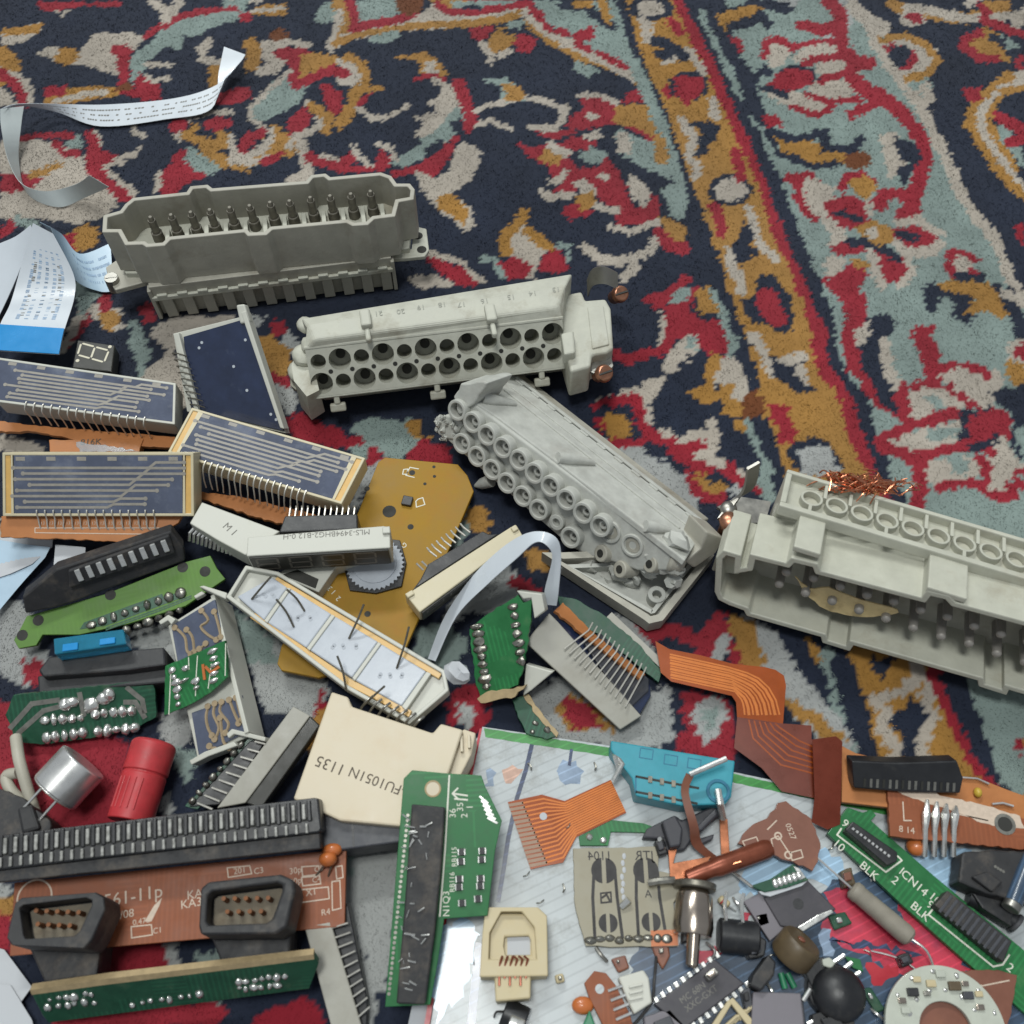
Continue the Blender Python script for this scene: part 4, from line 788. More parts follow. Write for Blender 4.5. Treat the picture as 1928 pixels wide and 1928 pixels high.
# terminal block behind the shroud, its top a row of screw cups
C0, C1, C2, C3 = (M.L(a, b, YT+2.0, 'y') for a, b in ((1471,952), (1490,886), (1975,990), (1975,1070)))
zf, zb = C0[2], C1[2]-0.3; xa, xb = C0[0]-0.5, C3[0]+2
cb = MB(); nc = 10; ca, cc = M.L(1530,935,YT+2,'y'), M.L(1895,1025,YT+2,'y'); cpw = (cc[0]-ca[0])/7.55
MB().box(xa, xb, 1.0, YT-0.6, zb, -DS+0.3).build('terminal_block', 'ivory_housing', t, 0.4)
MB().box(xa, xb, YT-1.5, YT+2.0, zf-1.8, zf).box(xa, xb, YT-1.5, YT+2.0, zb, zb+1.4).box(xa, xa+1.6, YT-1.5, YT+2, zb+1.4, zf-1.8).build('cup_rim', 'ivory_housing', t, 0.35)
zc = ca[2]
cup = MB().ring((0,0), 3.0, 2.3, -2.6, 0, 22).cyl((0,0,-2.7), (0,0,-2.0), 2.2, n=18)
cup.v = [(p[0], p[2], p[1]) for p in cup.v]
many(cup, 'screw_cup', 'ivory_housing', t, [(ca[0]+cpw*k, YT+1.6, zc) for k in range(nc)], 0.15, True)
many(MB().box(-0.45, 0.45, YT-1.4, YT+1.5, zb+1.4, zc-1.4), 'partition_rib', 'ivory_housing', t, [(ca[0]+cpw*(k+0.5), 0, 0) for k in range(nc-1)], 0.1)
many(MB().box(-0.45, 0.45, YT-1.4, YT+1.5, zc+2.6, zf-1.8), 'partition_rib', 'ivory_housing', t, [(ca[0]+cpw*k, 0, 0) for k in range(0, nc, 3)], 0.1)
# raised pads on the shroud's upper wall
for k, (a, b, c_, d_) in enumerate(((1490,1048,1556,978), (1745,1108,1822,1055))):
    p, q = M.L(a, b, YT, 'y'), M.L(c_, d_, YT, 'y'); MB().box(p[0], q[0], YT-1.2, YT+0.7, q[2], -0.1).build('raised_pad', 'ivory_housing', t, 0.4)
# ear with bracket and clamp screws
EM = FF((1360,1000), (1440,1010), 16.0)
MB().prism(EM.P([1352,1042, 1362,1010, 1392,975, 1432,985, 1425,1020, 1405,1050], 3), -8, 2.5).build('mounting_ear', 'ivory_housing', t, 0.6, fr=EM)
g = [EM.L(1362,972,3), EM.L(1385,940,4), EM.L(1405,925,6), EM.L(1414,905,10), EM.L(1418,876,16)]
MB().strip([(p-np.array([1.5,1.0,0.5]), p+np.array([1.5,1.0,0.5])) for p in curve(g, 6)], 0.9).prism(EM.P([1350,955, 1390,935, 1452,945, 1440,985, 1400,985], 0), -1, 0.2).build('metal_bracket', 'dull_steel', t, 0.1, True, fr=EM)
for (a, b, r, z) in ((1372,955,2.4,5), (1374,978,2.9,6)):
    q = EM.L(a, b, z-2); MB().cyl((q[0],q[1],-4), (q[0],q[1]-0.5,z-2), r*0.72, n=14).ball((q[0],q[1]-0.5,z-2), r, 1, 1, 0.6, 16, 8).build('clamp_screw', 'copper_screw' if r > 2.5 else 'dull_steel', t, 0, True, fr=EM)
# a scrap of brown paper among its pins
PM = Fr(M.w((0,0,-5.5)), M.x, M.y, M.z)
ring = curve([PM.L(*p) for p in ((1498,1084), (1525,1108), (1560,1106), (1620,1128), (1690,1148), (1668,1158), (1620,1160), (1565,1150), (1525,1125), (1498,1084))], 4)
o = MB().prism([(p[0]+random.uniform(-.25,.25), p[1]+random.uniform(-.25,.25)) for p in ring[:-1]], -0.2, 0.2).build('torn_paper', 'brown_paper', None, fr=PM)
tag(o, 'torn scrap of tan paper stuck between pins of the ivory connector', 'paper')
# fine copper strands lying on top of it
SM = FF((1550,905), (1700,925), 27.0); sm = MB(); rnd = random.Random(8)
t = thing('copper_strands', 'tangle of fine bare copper wire on the ivory connector edge', 'wire', SM)
for k in range(140):
    u = rnd.gauss(0, 1); a, b = 1630+u*38, 912+rnd.gauss(0, 8)+u*4; an = rnd.gauss(0.15, 0.5); L_ = rnd.uniform(3, 8); z = rnd.uniform(-2, 4)*max(0.2, 1-abs(u)*0.5)
    q = SM.L(a, b, z); p0 = q-np.array([math.cos(an)*L_/2, math.sin(an)*L_/2, rnd.uniform(-1,1.5)]); p2 = q+np.array([math.cos(an)*L_/2, math.sin(an)*L_/2, rnd.uniform(-1.5,1)])
    MB().sweep(curve([p0, q+np.array([rnd.uniform(-1.4,1.4), rnd.uniform(-1.4,1.4), rnd.uniform(0,1.6)]), p2], 4), rnd.uniform(0.14,0.24), 5).build('wire_strand', 'copper_wire', t, 0, True)

# ------------------------------------------------------------------ displays, boards and ribbons heaped beside the connectors
mat('display_white', (188,188,178), 0.42, var=0.06, scale=160, dirt=(150,140,116), damt=0.4, dscale=80, dthr=0.58)
mat('display_cream', (196,186,156), 0.42, var=0.07, scale=160, dirt=(150,130,92), damt=0.45, dscale=80, dthr=0.56)
mat('display_grey', (158,156,146), 0.5, var=0.06, scale=200, dirt=(120,112,96), damt=0.35, dscale=80)
mat('blue_resin', (80,87,106), 0.16, var=0.35, scale=55, bump=0.08, bscale=160, coat=0.7, dirt=(140,146,156), damt=0.65, dscale=60, dthr=0.5)
mat('navy_filter', (34,44,70), 0.16, var=0.3, scale=120, bump=0.03, bscale=200, coat=0.6, dirt=(96,106,126), damt=0.35, dscale=160, dthr=0.58)
mat('milky_resin', (176,182,190), 0.3, var=0.06, scale=140, bump=0.05, bscale=180, coat=0.3)
mat('wax_yellow', (206,166,96), 0.35, var=0.15, scale=160, coat=0.3)
mat('etched_trace', (142,137,128), 0.4, var=0.15, scale=500, coat=0.6)
mat('brass_trace', (150,132,104), 0.38, var=0.15, scale=500, coat=0.5)
mat('black_plastic', (30,31,34), 0.42, var=0.25, scale=200, bump=0.04, dirt=(92,88,82), damt=0.4, dscale=120, dthr=0.55)
mat('dusty_black', (38,38,40), 0.6, var=0.3, scale=240, bump=0.06, dirt=(110,100,88), damt=0.55, dscale=110, dthr=0.5)
mat('slate_plastic', (58,60,66), 0.5, var=0.2, scale=200, dirt=(110,104,98), damt=0.4, dscale=140, dthr=0.55)
mat('pcb_green', (34,102,56), 0.4, tracks=0.3, spec=0.35, var=0.18, scale=200, coat=0.08, dirt=(120,122,92), damt=0.35, dscale=100, dthr=0.56)
mat('pcb_dark_green', (28,72,52), 0.42, tracks=0.35, spec=0.35, var=0.25, scale=240, coat=0.08, dirt=(104,100,80), damt=0.4, dscale=120, dthr=0.55)
mat('pcb_lime', (90,126,58), 0.5, tracks=0.06, spec=0.25, var=0.12, scale=200, coat=0.0, dirt=(90,96,50), damt=0.45, dscale=80, dthr=0.54)
mat('pcb_ochre', (150,114,28), 0.5, spec=0.25, var=0.14, scale=60, coat=0.0, dirt=(160,100,30), damt=0.6, dscale=40, dthr=0.5)
mat('pcb_orange', (172,112,66), 0.45, spec=0.3, var=0.12, scale=160, coat=0.0, dirt=(140,92,56), damt=0.4, dscale=90)
mat('pcb_brown', (134,76,48), 0.5, tracks=0.12, spec=0.3, var=0.14, scale=160, coat=0.0, dirt=(96,62,44), damt=0.45, dscale=80, dthr=0.5)
mat('pcb_edge', (168,148,112), 0.7, var=0.2, scale=500)
mat('solder', (214,214,210), 0.26, 0.8, var=0.15, scale=600)
mat('dull_solder', (150,148,140), 0.36, 0.9, var=0.25, scale=600, dirt=(100,92,80), damt=0.4, dscale=300)
mat('silk_white', (214,214,200), 0.6, var=0.1, scale=900)
mat('silk_pale', (196,178,160), 0.6, var=0.15, scale=900)
mat('ink_grey', (120,118,112), 0.7, var=0.4, scale=1200)
mat('ink_dark', (84,74,62), 0.7, var=0.4, scale=1200)
mat('blue_ink', (140,164,190), 0.7, var=0.4, scale=1500)
mat('ribbon_white', (196,203,210), 0.32, var=0.04, scale=100, coat=0.2)
mat('ribbon_blue_white', (164,188,206), 0.34, var=0.06, scale=100, coat=0.2)
mat('ribbon_grey', (176,184,184), 0.36, var=0.05, scale=120, coat=0.15)
mat('stiffener_blue', (20,132,196), 0.25, var=0.08, scale=120, coat=0.4)
mat('paper_white', (180,183,187), 0.7, var=0.04, scale=100)
mat('segment_off', (196,190,168), 0.4, var=0.06)
mat('segment_dim', (96,92,84), 0.4, var=0.1)
mat('display_face', (50,50,46), 0.4, var=0.2, scale=220, coat=0.1, spec=0.3)
mat('fuse_blue', (30,150,186), 0.15, var=0.2, scale=150, coat=0.5, trans=0.55)
mat('pale_grey_gear', (160,166,174), 0.45, var=0.08)
mat('relay_beige', (202,190,166), 0.5, var=0.05, scale=120, dirt=(190,164,128), damt=0.4, dscale=50)
mat('red_shell', (178,46,52), 0.5, var=0.2, scale=160, bump=0.06, dirt=(128,52,50), damt=0.6, dscale=70, dthr=0.48)
mat('bright_metal', (214,214,212), 0.3, 0.8, var=0.1, scale=200)
mat('cable_grey', (168,164,150), 0.5, var=0.08)
mat('rust', (122,78,46), 0.7, 0.2, var=0.35, scale=600)
mat('clear_film', (150,158,164), 0.3, var=0.3, scale=200, alpha=0.5, coat=0.1, spec=0.3)
mat('orange_cap', (186,104,52), 0.35, var=0.1, coat=0.3)

def traces(fr, parent, quad, m='etched_trace', n=8, seed=1, h=0.05):
    """thin copper lines under the resin: long runs with short 45 degree steps"""
    BL, BR, TR, TL = [np.array(fr.L(*p, h)[:2]) for p in quad]; r = random.Random(seed)
    def at(u, v): return (BL*(1-u)+BR*u)*(1-v)+(TL*(1-u)+TR*u)*v
    for k in range(n):
        v = 0.14+0.62*k/(n-1); u0 = 0.05+0.11*r.random(); u1 = 0.52+0.03*k+0.05*r.random(); dv = 0.085 if k > 1 else 0.05
        P = [at(u0, v), at(u1, v), at(u1+0.035, v+dv), at(min(0.95, u1+0.16+0.1*r.random()), v+dv)]; mb = MB(); w = 0.7
        for i in range(3):
            a, b = P[i], P[i+1]; e = _n(b-a); q = np.array([-e[1], e[0]])*w/2
            mb.prism([tuple(a+q-e*0.15), tuple(a-q-e*0.15), tuple(b-q+e*0.15), tuple(b+q+e*0.15)], -0.08, h+0.02+0.004*i)
        for p in (P[0], P[3]): mb.cyl((p[0],p[1],-0.08), (p[0],p[1],h+0.035), 0.6, n=10)
        mb.build('copper_trace', m, parent)
    for k in range(6):
        c = at(0.1+0.16*k, 0.91); MB().box(c[0]-1.6, c[0]+1.0, c[1]-0.7, c[1]+0.4, -0.08, h+0.01).build('copper_pad', m, parent, 0.1)
def pins(parent, tops, fr, drop, r=0.22, m='silver_pin', bulge=0.9, name='pin'):
    for i, p in enumerate(tops):
        q = [p+np.array([0, 0.9, 0.25]), p+np.array([0, -0.1, 0.35]), p+np.array([random.uniform(-.1,.1), -bulge, -0.6]), p+np.array([random.uniform(-.3,.3), drop[1]*0.8, drop[2]*0.6]), p+np.array([random.uniform(-.4,.4)+drop[0], drop[1], drop[2]])]
        MB().sweep(curve(q, 3), r, 6).build(name, m, parent, 0, True)
def display(name, label, quad, zs, depth, body='display_white', win='blue_resin', ends=True, seed=1, group=None, ntr=8, lip=0.8, endw=2.4, grp=None):
    BL, BR, TR, TL = quad
    fr = PF(BL, zs[0], BR, zs[1], TL, zs[2]); t = thing(name, label, 'display', fr, grp)
    P = fr.P([*BL, *BR, *TR, *TL]); e = endw if ends else 0
    MB().prism(P, -depth, -1.0).wall(P, lip, -1.05, 0).build('case', body, t, 0.2)
    L_ = P[1][0]; q = inset(P, lip*0.9)
    if ends:
        x0, x1 = q[0][0]+e, q[1][0]-e
        def cut(poly, x0, x1): return [(x0, poly[0][1]), (x1, poly[1][1]), (x1+(poly[2][0]-poly[1][0]), poly[2][1]), (x0+(poly[3][0]-poly[0][0]), poly[3][1])]
        MB().prism(cut(q, q[0][0], x0-0.7), -1.0, -0.35).build('wax_filling', 'wax_yellow', t); MB().prism(cut(q, x1+0.7, q[1][0]), -1.0, -0.35).build('wax_filling', 'wax_yellow', t)
        MB().prism(cut(q, x0-0.7, x0), -1.0, 0.0).build('divider', body, t); MB().prism(cut(q, x1, x1+0.7), -1.0, 0.0).build('divider', body, t)
        q = cut(q, x0, x1)
    MB().prism(q, -1.0, -0.06).build('window', win, t, 0.2)
    if ntr: traces(fr, t, quad, n=ntr, seed=seed, h=-0.02)
    return t, fr
GD = 'display modules with blue potting'
# three blue-potted four digit modules
t, fr = display('display_module', 'blue potted display module with no end bars beside the folded ribbon with blue tip', ((-8,756), (329,799), (331,721), (-8,672)), (13, 12, 15), 7.5, ends=False, seed=1)
pins(t, row(fr, (49,762), (272,791), 15), fr, (0.2, -2.6, -7.0), bulge=1.6)
SB = FF((40,800), (325,830), 4.5); slab(SB, t, 'circuit_board_strip', 'pcb_orange', [-6,792, 60,800, 330,822, 327,842, 200,838, 60,812, -6,812], 0, -1.3, jag=0.25).matrix_basis = t.matrix_world.inverted() @ SB.mat()
t, fr = display('display_module', 'blue potted display module tilted across the others, cream end bars, glossy', ((315,852), (643,949), (688,862), (361,767)), (19, 17, 20), 7, 'display_cream', seed=2)
pins(t, row(fr, (386,873), (575,929), 17), fr, (0.1, -4.2, -7.0), bulge=1.8)
SB = FF((380,930), (560,985), 8); slab(SB, t, 'circuit_board_strip', 'pcb_orange', [375,925, 470,938, 620,975, 600,990, 520,985, 380,940], 0, -1.3, jag=0.3).matrix_basis = t.matrix_world.inverted() @ SB.mat()
t, fr = display('display_module', 'blue potted display module lying level with cream end bars and a torn orange board', ((5,972), (365,972), (364,852), (4,852)), (14.5, 14.5, 24.5), 7.5, 'display_cream', seed=3)
pins(t, row(fr, (70,966), (290,966), 15), fr, (0.9, -5.2, -1.6), bulge=1.8)
SB = PF((5,1010), 11, (330,1000), 11, (20,970), 13); slab(SB, t, 'circuit_board_strip', 'pcb_orange', [2,972, 345,968, 335,985, 300,1006, 235,1022, 130,1015, 0,1012], 0, -1.3, jag=0.25).matrix_basis = t.matrix_world.inverted() @ SB.mat()
sb = sub('printed_outline', t, SB); line(SB, sb, 'silk_line', 'silk_pale', 0.25, [66,994, 300,994, 298,1006, 66,1003], 0.02, close=True)
for k in range(14): q = SB.L(76+16*k, 988); text('13', sb, q[0], q[1], 0.03, 1.3, 'silk_pale', 0, name='printed_number')
# dark module standing behind them
fr = PF((360,772), 9, (535,810), 9, (328,630), 21); t = thing('display_module', 'dark navy display module standing tilted behind the potted displays', 'display', fr)
slab(fr, t, 'window', 'navy_filter', [360,772, 535,812, 462,600, 345,634], 0, -0.6)
slab(fr, t, 'case', 'display_white', [352,775, 538,816, 464,594, 326,628], -0.6, -4.5, 0.2, trace=-0.6)
slab(fr, t, 'side_rail', 'display_white', [366,775, 374,774, 336,626, 325,628], 1.4, -3, 0.3, trace=1.4); slab(fr, t, 'side_rail', 'display_white', [527,806, 535,808, 462,585, 453,588], 1.4, -3, 0.3, trace=1.4)
slab(fr, t, 'locating_peg', 'display_white', [444,574, 460,572, 470,606, 452,610], 1.2, -2, 0.5, trace=1.2)
for a, b in ((380,645), (375,655), (440,690), (465,735), (520,790), (510,780), (462,640)): q = fr.L(a, b); MB().cyl((q[0],q[1],0), (q[0],q[1],0.08), 0.45, n=10).build('mould_mark', 'milky_resin', t)
for k in range(9):
    a = fr.L(338+4.2*k, 668+12*k, 0.5); MB().sweep(curve([a+np.array([2.6,0,0.4]), a+np.array([0.5,0.3,1.6]), a+np.array([-2.2,0,0.3]), a+np.array([-2.8,-0.4,-3])], 4), 0.2, 6).build('pin', 'tarnished_pin', t, 0, True)
# one digit display
fr = FF((140,690), (215,698), 6.0); t = thing('digit_display', 'small one digit display with dark face and pale eight', 'display', fr)
slab(fr, t, 'case', 'display_face', [136,692, 210,700, 216,650, 146,640], 0, -5, 0.3)
def seg7(fr, parent, quad, h, m, w=0.11):
    BL, BR, TR, TL = [np.array(fr.L(*p, h)[:2]) for p in quad]
    def at(u, v): return (BL*(1-u)+BR*u)*(1-v)+(TL*(1-u)+TR*u)*v
    for (u0, v0, u1, v1) in ((0,0,0,1), (.5,0,.5,1), (1,0,1,1), (0,0,.5,0), (.5,0,1,0), (0,1,.5,1), (.5,1,1,1)):
        a, b = at(u0, v0), at(u1, v1); L_ = np.linalg.norm(b-a); e = (b-a)/L_; q = np.array([-e[1], e[0]])*w*np.linalg.norm(TL-BL)*0.5; g = e*L_*0.1
        MB().prism([tuple(a+g*0.6), tuple(a+g*1.3-q), tuple(b-g*1.3-q), tuple(b-g*0.6), tuple(b-g*1.3+q), tuple(a+g*1.3+q)], h-0.02, h+0.03).build('segment', m, parent)
seg7(fr, t, ((146,668), (196,682), (205,660), (153,646)), 0.03, 'segment_off', 0.13)
for p in ((207,653), (146,679)): q = fr.L(*p); MB().cyl((q[0],q[1],0), (q[0],q[1],0.06), 0.6, n=12).build('decimal_point', 'segment_off', t)

# ribbon cables at the far end
def ribbon(name, label, L_pts, R_pts, m, th=0.16, n=7, cat='ribbon cable', fr=None):
    """two traced edges with a height each: (x, y, z)"""
    a = curve([Wp(*p) for p in L_pts], n); b = curve([Wp(*p) for p in R_pts], n); o = a[0]; fr = Fr(o*1.0, np.array([1.0,0,0]), np.array([0,1.0,0]), np.array([0,0,1.0]))
    t = thing(name, label, cat, fr)
    MB().strip([(p-o, q-o) for p, q in zip(a, b)], th).build('ribbon', m, t, 0, True)
    return t, fr, [(p-o, q-o) for p, q in zip(a, b)]
def print_on(t, rows, i0, i1, lines, m='ink_grey', seed=1, gap=0.3):
    """small dashes of lettering running along a ribbon"""
    r = random.Random(seed)
    for k in range(lines):
        v = 0.15+0.7*(k+0.5)/lines; mb = MB(); 
        for i in range(i0, i1):
            for s in (0.05, 0.38, 0.7):
                if r.random() < gap: continue
                A_, B_ = rows[i], rows[i+1]; f0 = lambda u, vv: (np.array(A_[0])*(1-vv)+np.array(A_[1])*vv)*(1-u)+(np.array(B_[0])*(1-vv)+np.array(B_[1])*vv)*u
                c = [f0(s, v-0.03), f0(s+0.24, v-0.03), f0(s+0.24, v+0.03), f0(s, v+0.03)]; nn = np.cross(c[1]-c[0], c[3]-c[0]); nn = _n(nn); nn = nn if nn[2] > 0 else -nn
                if (CAM-(c[0]))@nn < -1e9: continue
                mb.add([p+nn*0.12 for p in c], [(0,1,2,3)])
        if mb.v: mb.build('printed_line', m, t)
t, fr, rw = ribbon('ribbon_cable', 'white flat ribbon cable curled in a loop, both ends bent up', [(462,103,7), (450,120,6), (408,160,4), (330,185,3), (200,197,3.5), (90,195,6), (30,196,11), (2,205,13)], [(422,88,8), (412,135,5), (398,205,1.5), (310,225,0.6), (190,238,0.6), (110,212,2), (50,200,7), (14,202,12)], 'ribbon_white')
print_on(t, rw, 12, 42, 3)
a = curve([Wp(*p) for p in ((0,205,12), (2,240,9), (15,300,6), (40,345,4), (85,360,4), (140,348,6), (168,330,14))], 6); b = curve([Wp(*p) for p in ((45,200,10), (40,235,7), (35,300,1), (52,365,0), (110,390,0), (160,372,0.5), (205,352,9))], 6)
MB().strip([(p-fr.o, q-fr.o) for p, q in zip(a, b)], 0.16).build('ribbon', 'ribbon_grey', t, 0, True)
t, fr, rw = ribbon('ribbon_cable', 'wide white printed ribbon cable with a bright blue stiffened tip', [(62,420,26), (40,500,18), (20,570,12), (0,612,10), (-12,660,9)], [(100,440,22), (138,515,14), (140,560,11), (122,620,10), (112,668,9)], 'ribbon_white')
print_on(t, rw, 4, 19, 5, 'blue_ink', 3); print_on(t, rw, 6, 18, 3, 'ink_grey', 5, 0.6)
i = 20; MB().strip([(np.array(p)+np.array([0,0,0.35]), np.array(q)+np.array([0,0,0.35])) for p, q in rw[21:]], 0.3).build('stiffener', 'stiffener_blue', t, 0, True)
a = curve([Wp(*p) for p in ((62,420,26), (30,445,20), (-20,470,12), (-60,520,8))], 5); b = curve([Wp(*p) for p in ((62,420,26), (40,500,16), (-5,600,8), (-40,650,7))], 5)
MB().strip([(p-fr.o, q-fr.o+np.array([0.1,0,0])) for p, q in zip(a[1:], b[1:])], 0.16).build('folded_flap', 'ribbon_white', t, 0, True)
t, fr, rw = ribbon('ribbon_cable', 'pale blue ribbon cable end with blue print beside the grey connector', [(75,418,24), (115,440,14), (150,478,5), (208,458,3)], [(95,428,22), (135,520,5), (185,548,1), (214,548,1)], 'ribbon_blue_white')
print_on(t, rw, 10, 20, 4, 'blue_ink', 2)
t, fr, rw = ribbon('ribbon_cable', 'pale blue ribbon scrap lying flat below the level display', [(-10,1015,4), (50,1025,4), (95,1030,4)], [(-10,1160,2), (40,1100,2), (85,1050,3)], 'ribbon_blue_white')
o = slab(FF((-10,1040), (100,1050), 3.2), None, 'paper_scrap', 'paper_white', [-10,1010, 100,1012, 98,1030, 60,1062, 20,1080, -10,1090], 0.2, 0); o.matrix_world = FF((-10,1040), (100,1050), 3.2).mat(); tag(o, 'white paper scrap beneath the torn orange board', 'paper')
o = slab(FF((100,1030), (160,1030), 6), None, 'paper_scrap', 'paper_white', [104,1025, 161,1030, 160,1048, 100,1072], 0.2, 0); o.matrix_world = FF((100,1030), (160,1030), 6).mat(); tag(o, 'small white paper square beside the black slot connector', 'paper')
o = slab(FF((-10,1900), (60,1900), 1), None, 'paper_scrap', 'paper_white', [-20,1780, 8,1788, 60,1858, 30,1900, -20,1850], 0.2, 0); o.matrix_world = FF((-10,1900), (60,1900), 1).mat(); tag(o, 'white card under the rusty socket by the carpet', 'paper')
o = slab(FF((-10,1940), (60,1940), 1.6), None, 'paper_scrap', 'paper_white', [-20,1850, 20,1855, 60,1920, 70,1960, -20,1960], 0.2, 0); o.matrix_world = FF((-10,1940), (60,1940), 1.6).mat(); tag(o, 'greyish white card overlapping another below the rusty socket', 'paper')
# clear foil and small print board between the displays
fr = FF((90,850), (270,850), 2.0); t = thing('board_scrap', 'pinkish printed board scrap with red marks between two display modules', 'circuit board', fr)
slab(fr, t, 'board', 'pcb_orange', [92,828, 270,826, 262,852, 95,856], 3, 0, jag=0.2); text('816K', t, *fr.L(150,838,3.1)[:2], 3.1, 3.0, 'ink_dark', 3)
o = slab(FF((145,845), (260,850), 9), None, 'clear_foil', 'clear_film', [143,832, 215,840, 262,850, 150,852], 0.2, 0, jag=0.4); o.matrix_world = FF((145,845), (260,850), 9).mat(); tag(o, 'crumpled strip of clear foil above the level display', 'foil')

# ------------------------------------------------------------------ ochre board with its toothed dial
fr = FF((524,1258), (600,1274), 3.0); t = thing('circuit_board', 'ochre circuit board with a grey toothed dial', 'circuit board', fr)
slab(fr, t, 'board', 'pcb_ochre', [725,861, 862,874, 880,895, 892,925, 830,1070, 762,1225, 700,1240, 600,1276, 530,1262, 522,1250, 530,1216, 640,1040, 676,960, 712,870], 1.6, 0, 0.2)
for a, b, r in ((733,963,2.0), (691,920,0.8), (773,992,0.9), (776,890,0.9), (817,879,0.5), (818,897,0.5), (800,911,0.5), (692,1156,0.9)):
    q = fr.L(a, b, 1.6); MB().cyl((q[0],q[1],1.5), (q[0],q[1],1.64), r, n=18).build('drill_hole', 'dark_slot', t)
q = fr.L(767,946,1.6); MB().box(q[0]-1.5, q[0]+1.5, q[1]-1.4, q[1]+1.6, 1.6, 2.8).build('chip', 'black_plastic', t, 0.2)
line(fr, t, 'silk_line', 'silk_white', 0.3, [787,940, 796,937, 800,950, 784,955, 783,944], 1.62, close=True); line(fr, t, 'silk_line', 'silk_white', 0.3, [760,884, 768,883, 766,893, 758,893], 1.62, close=True); line(fr, t, 'silk_line', 'silk_white', 0.3, [788,883, 772,880, 764,895, 780,899], 1.62)
for s, a, b in (('G',768,1027), ('3',627,1107), ('1',634,1114), ('2',643,1126)): q = fr.L(a, b, 1.6); text(s, t, q[0], q[1], 1.62, 2.2, 'silk_white', 150)
q = fr.L(706,1062,3); cx, cy = q[0], q[1]
MB().prism([(cx+9.2*math.cos(a*0.785+0.3)*(1.12 if a % 2 else 0.96), cy+9.2*math.sin(a*0.785+0.3)*(1.12 if a % 2 else 0.96)) for a in range(8)], 1.6, 2.6).build('dial_base', 'black_plastic', t, 0.2)
g = [];
for k in range(72):
    r = 8.4 if k % 2 else 7.6; an = 2*math.pi*k/72; g.append((cx+r*math.cos(an), cy+r*math.sin(an)))
MB().prism(g, 2.6, 3.4).build('toothed_dial', 'pale_grey_gear', t, 0.1); MB().cyl((cx,cy,3.4), (cx,cy,3.7), 6.2, n=30).build('dial_hub', 'pale_grey_gear', t, 0.2)

# ------------------------------------------------------------------ small displays round it
fr = FF((464,1047), (735,1031), 20.0); t = thing('display_module', 'white four digit display with printed code and dark grey face', 'display', fr)
slab(fr, t, 'case', 'display_white', [464,1047, 735,1031, 734,992, 722,990, 466,1011], 0, -9, 0.3)
slab(fr, t, 'locating_peg', 'display_white', [719,992, 734,990, 735,1003, 720,1004], 1.0, -3, 0.3)
q = fr.L(690,1008,0); text('MLS-3494BHG2-B12 0-H', t, q[0]+1, q[1]+1.8, 0.03, 2.3, 'ink_grey', 180)
LB = fr.L(735,1031)[0]
FD = Fr(fr.w((0,-0.05,0)), fr.x, fr.z, -fr.y); fd = sub('face', t, FD)
MB().box(0.6, LB-0.6, -8.6, -0.5, 0, 0.5).build('face_plate', 'display_face', fd, 0.1)
for k in range(4):
    x = 2.4+k*(LB-3)/4.05; 
    for (u0,v0,u1,v1) in ((0,-1.6,5.4,-1.1), (0.2,-4.6,5.0,-4.2), (0,-7.6,5.0,-7.1), (-0.4,-4.2,0.2,-1.4), (-0.6,-7.4,0,-4.8), (5.2,-4.2,5.8,-1.4), (5.0,-7.4,5.5,-4.8)): MB().box(x+u0, x+u1, v0, v1, 0.5, 0.56).build('segment', 'segment_dim', fd)
fr = FF((357,985), (462,1045), 15.0); t = thing('display_module', 'white display case with faint letters, half under another module', 'display', fr)
slab(fr, t, 'case', 'display_white', [380,945, 527,1000, 462,1045, 412,1018, 357,985], 0, -7, 0.3)
q = fr.L(418,992); text('M 1', t, q[0], q[1], 0.03, 3.0, 'ink_grey', -10)
for k in range(13):
    q = fr.L(362+7.8*k, 999+2.6*k, -4); MB().sweep([q+np.array([0.3,1,0.6]), q+np.array([0,-1,0.2]), q+np.array([0.2,-2.4,-2.0])], 0.45, 6).build('pin', 'bright_metal', t, 0, True)
fr = FF((525,1001), (673,996), 17.0); t = thing('pin_header', 'black rectangular pin header beside the ochre board', 'connector', fr)
slab(fr, t, 'body', 'black_plastic', [536,971, 673,967, 674,996, 525,1002], 0, -8, 0.4)
for k in range(12): q = fr.L(545+11*k, 966, -1); MB().sweep([q+np.array([0,-1,0]), q+np.array([0.3,1.2,0.6]), q+np.array([0,2.4,-0.4])], 0.25, 6).build('pin', 'silver_pin', t, 0, True)
fr = PF((764,1118), 15, (972,990), 17, (790,1153), 14.5); fr = PF((790,1153), 15, (984,1007), 17, (764,1118), 16); t = thing('display_module', 'cream display lying on edge with black back and pins', 'display', fr)
slab(fr, t, 'case', 'display_cream', [790,1153, 984,1008, 972,988, 962,992, 776,1112, 762,1118], 0, -9, 0.3)
slab(fr, t, 'back_cover', 'black_plastic', [776,1112, 940,1005, 922,1006, 909,1000, 806,1062, 792,1090], -1.2, -8, 0.3, trace=-1.2)
slab(fr, t, 'locating_peg', 'display_cream', [762,1118, 776,1110, 781,1118, 768,1126], 0.8, -4, 0.3); slab(fr, t, 'locating_peg', 'display_cream', [961,993, 971,987, 977,996, 967,1002], 0.8, -4, 0.3)
P0, P1 = fr.L(790,1153), fr.L(984,1008); e = _n(P1-P0); FD = Fr(fr.w(P0), fr.x*e[0]+fr.y*e[1], fr.z, np.cross(fr.x*e[0]+fr.y*e[1], fr.z)); fd = sub('face', t, FD); LB = np.linalg.norm(P1-P0)
MB().box(0.5, LB-0.5, -8.5, -0.8, 0.02, 0.5).build('face_plate', 'display_face', fd, 0.1)
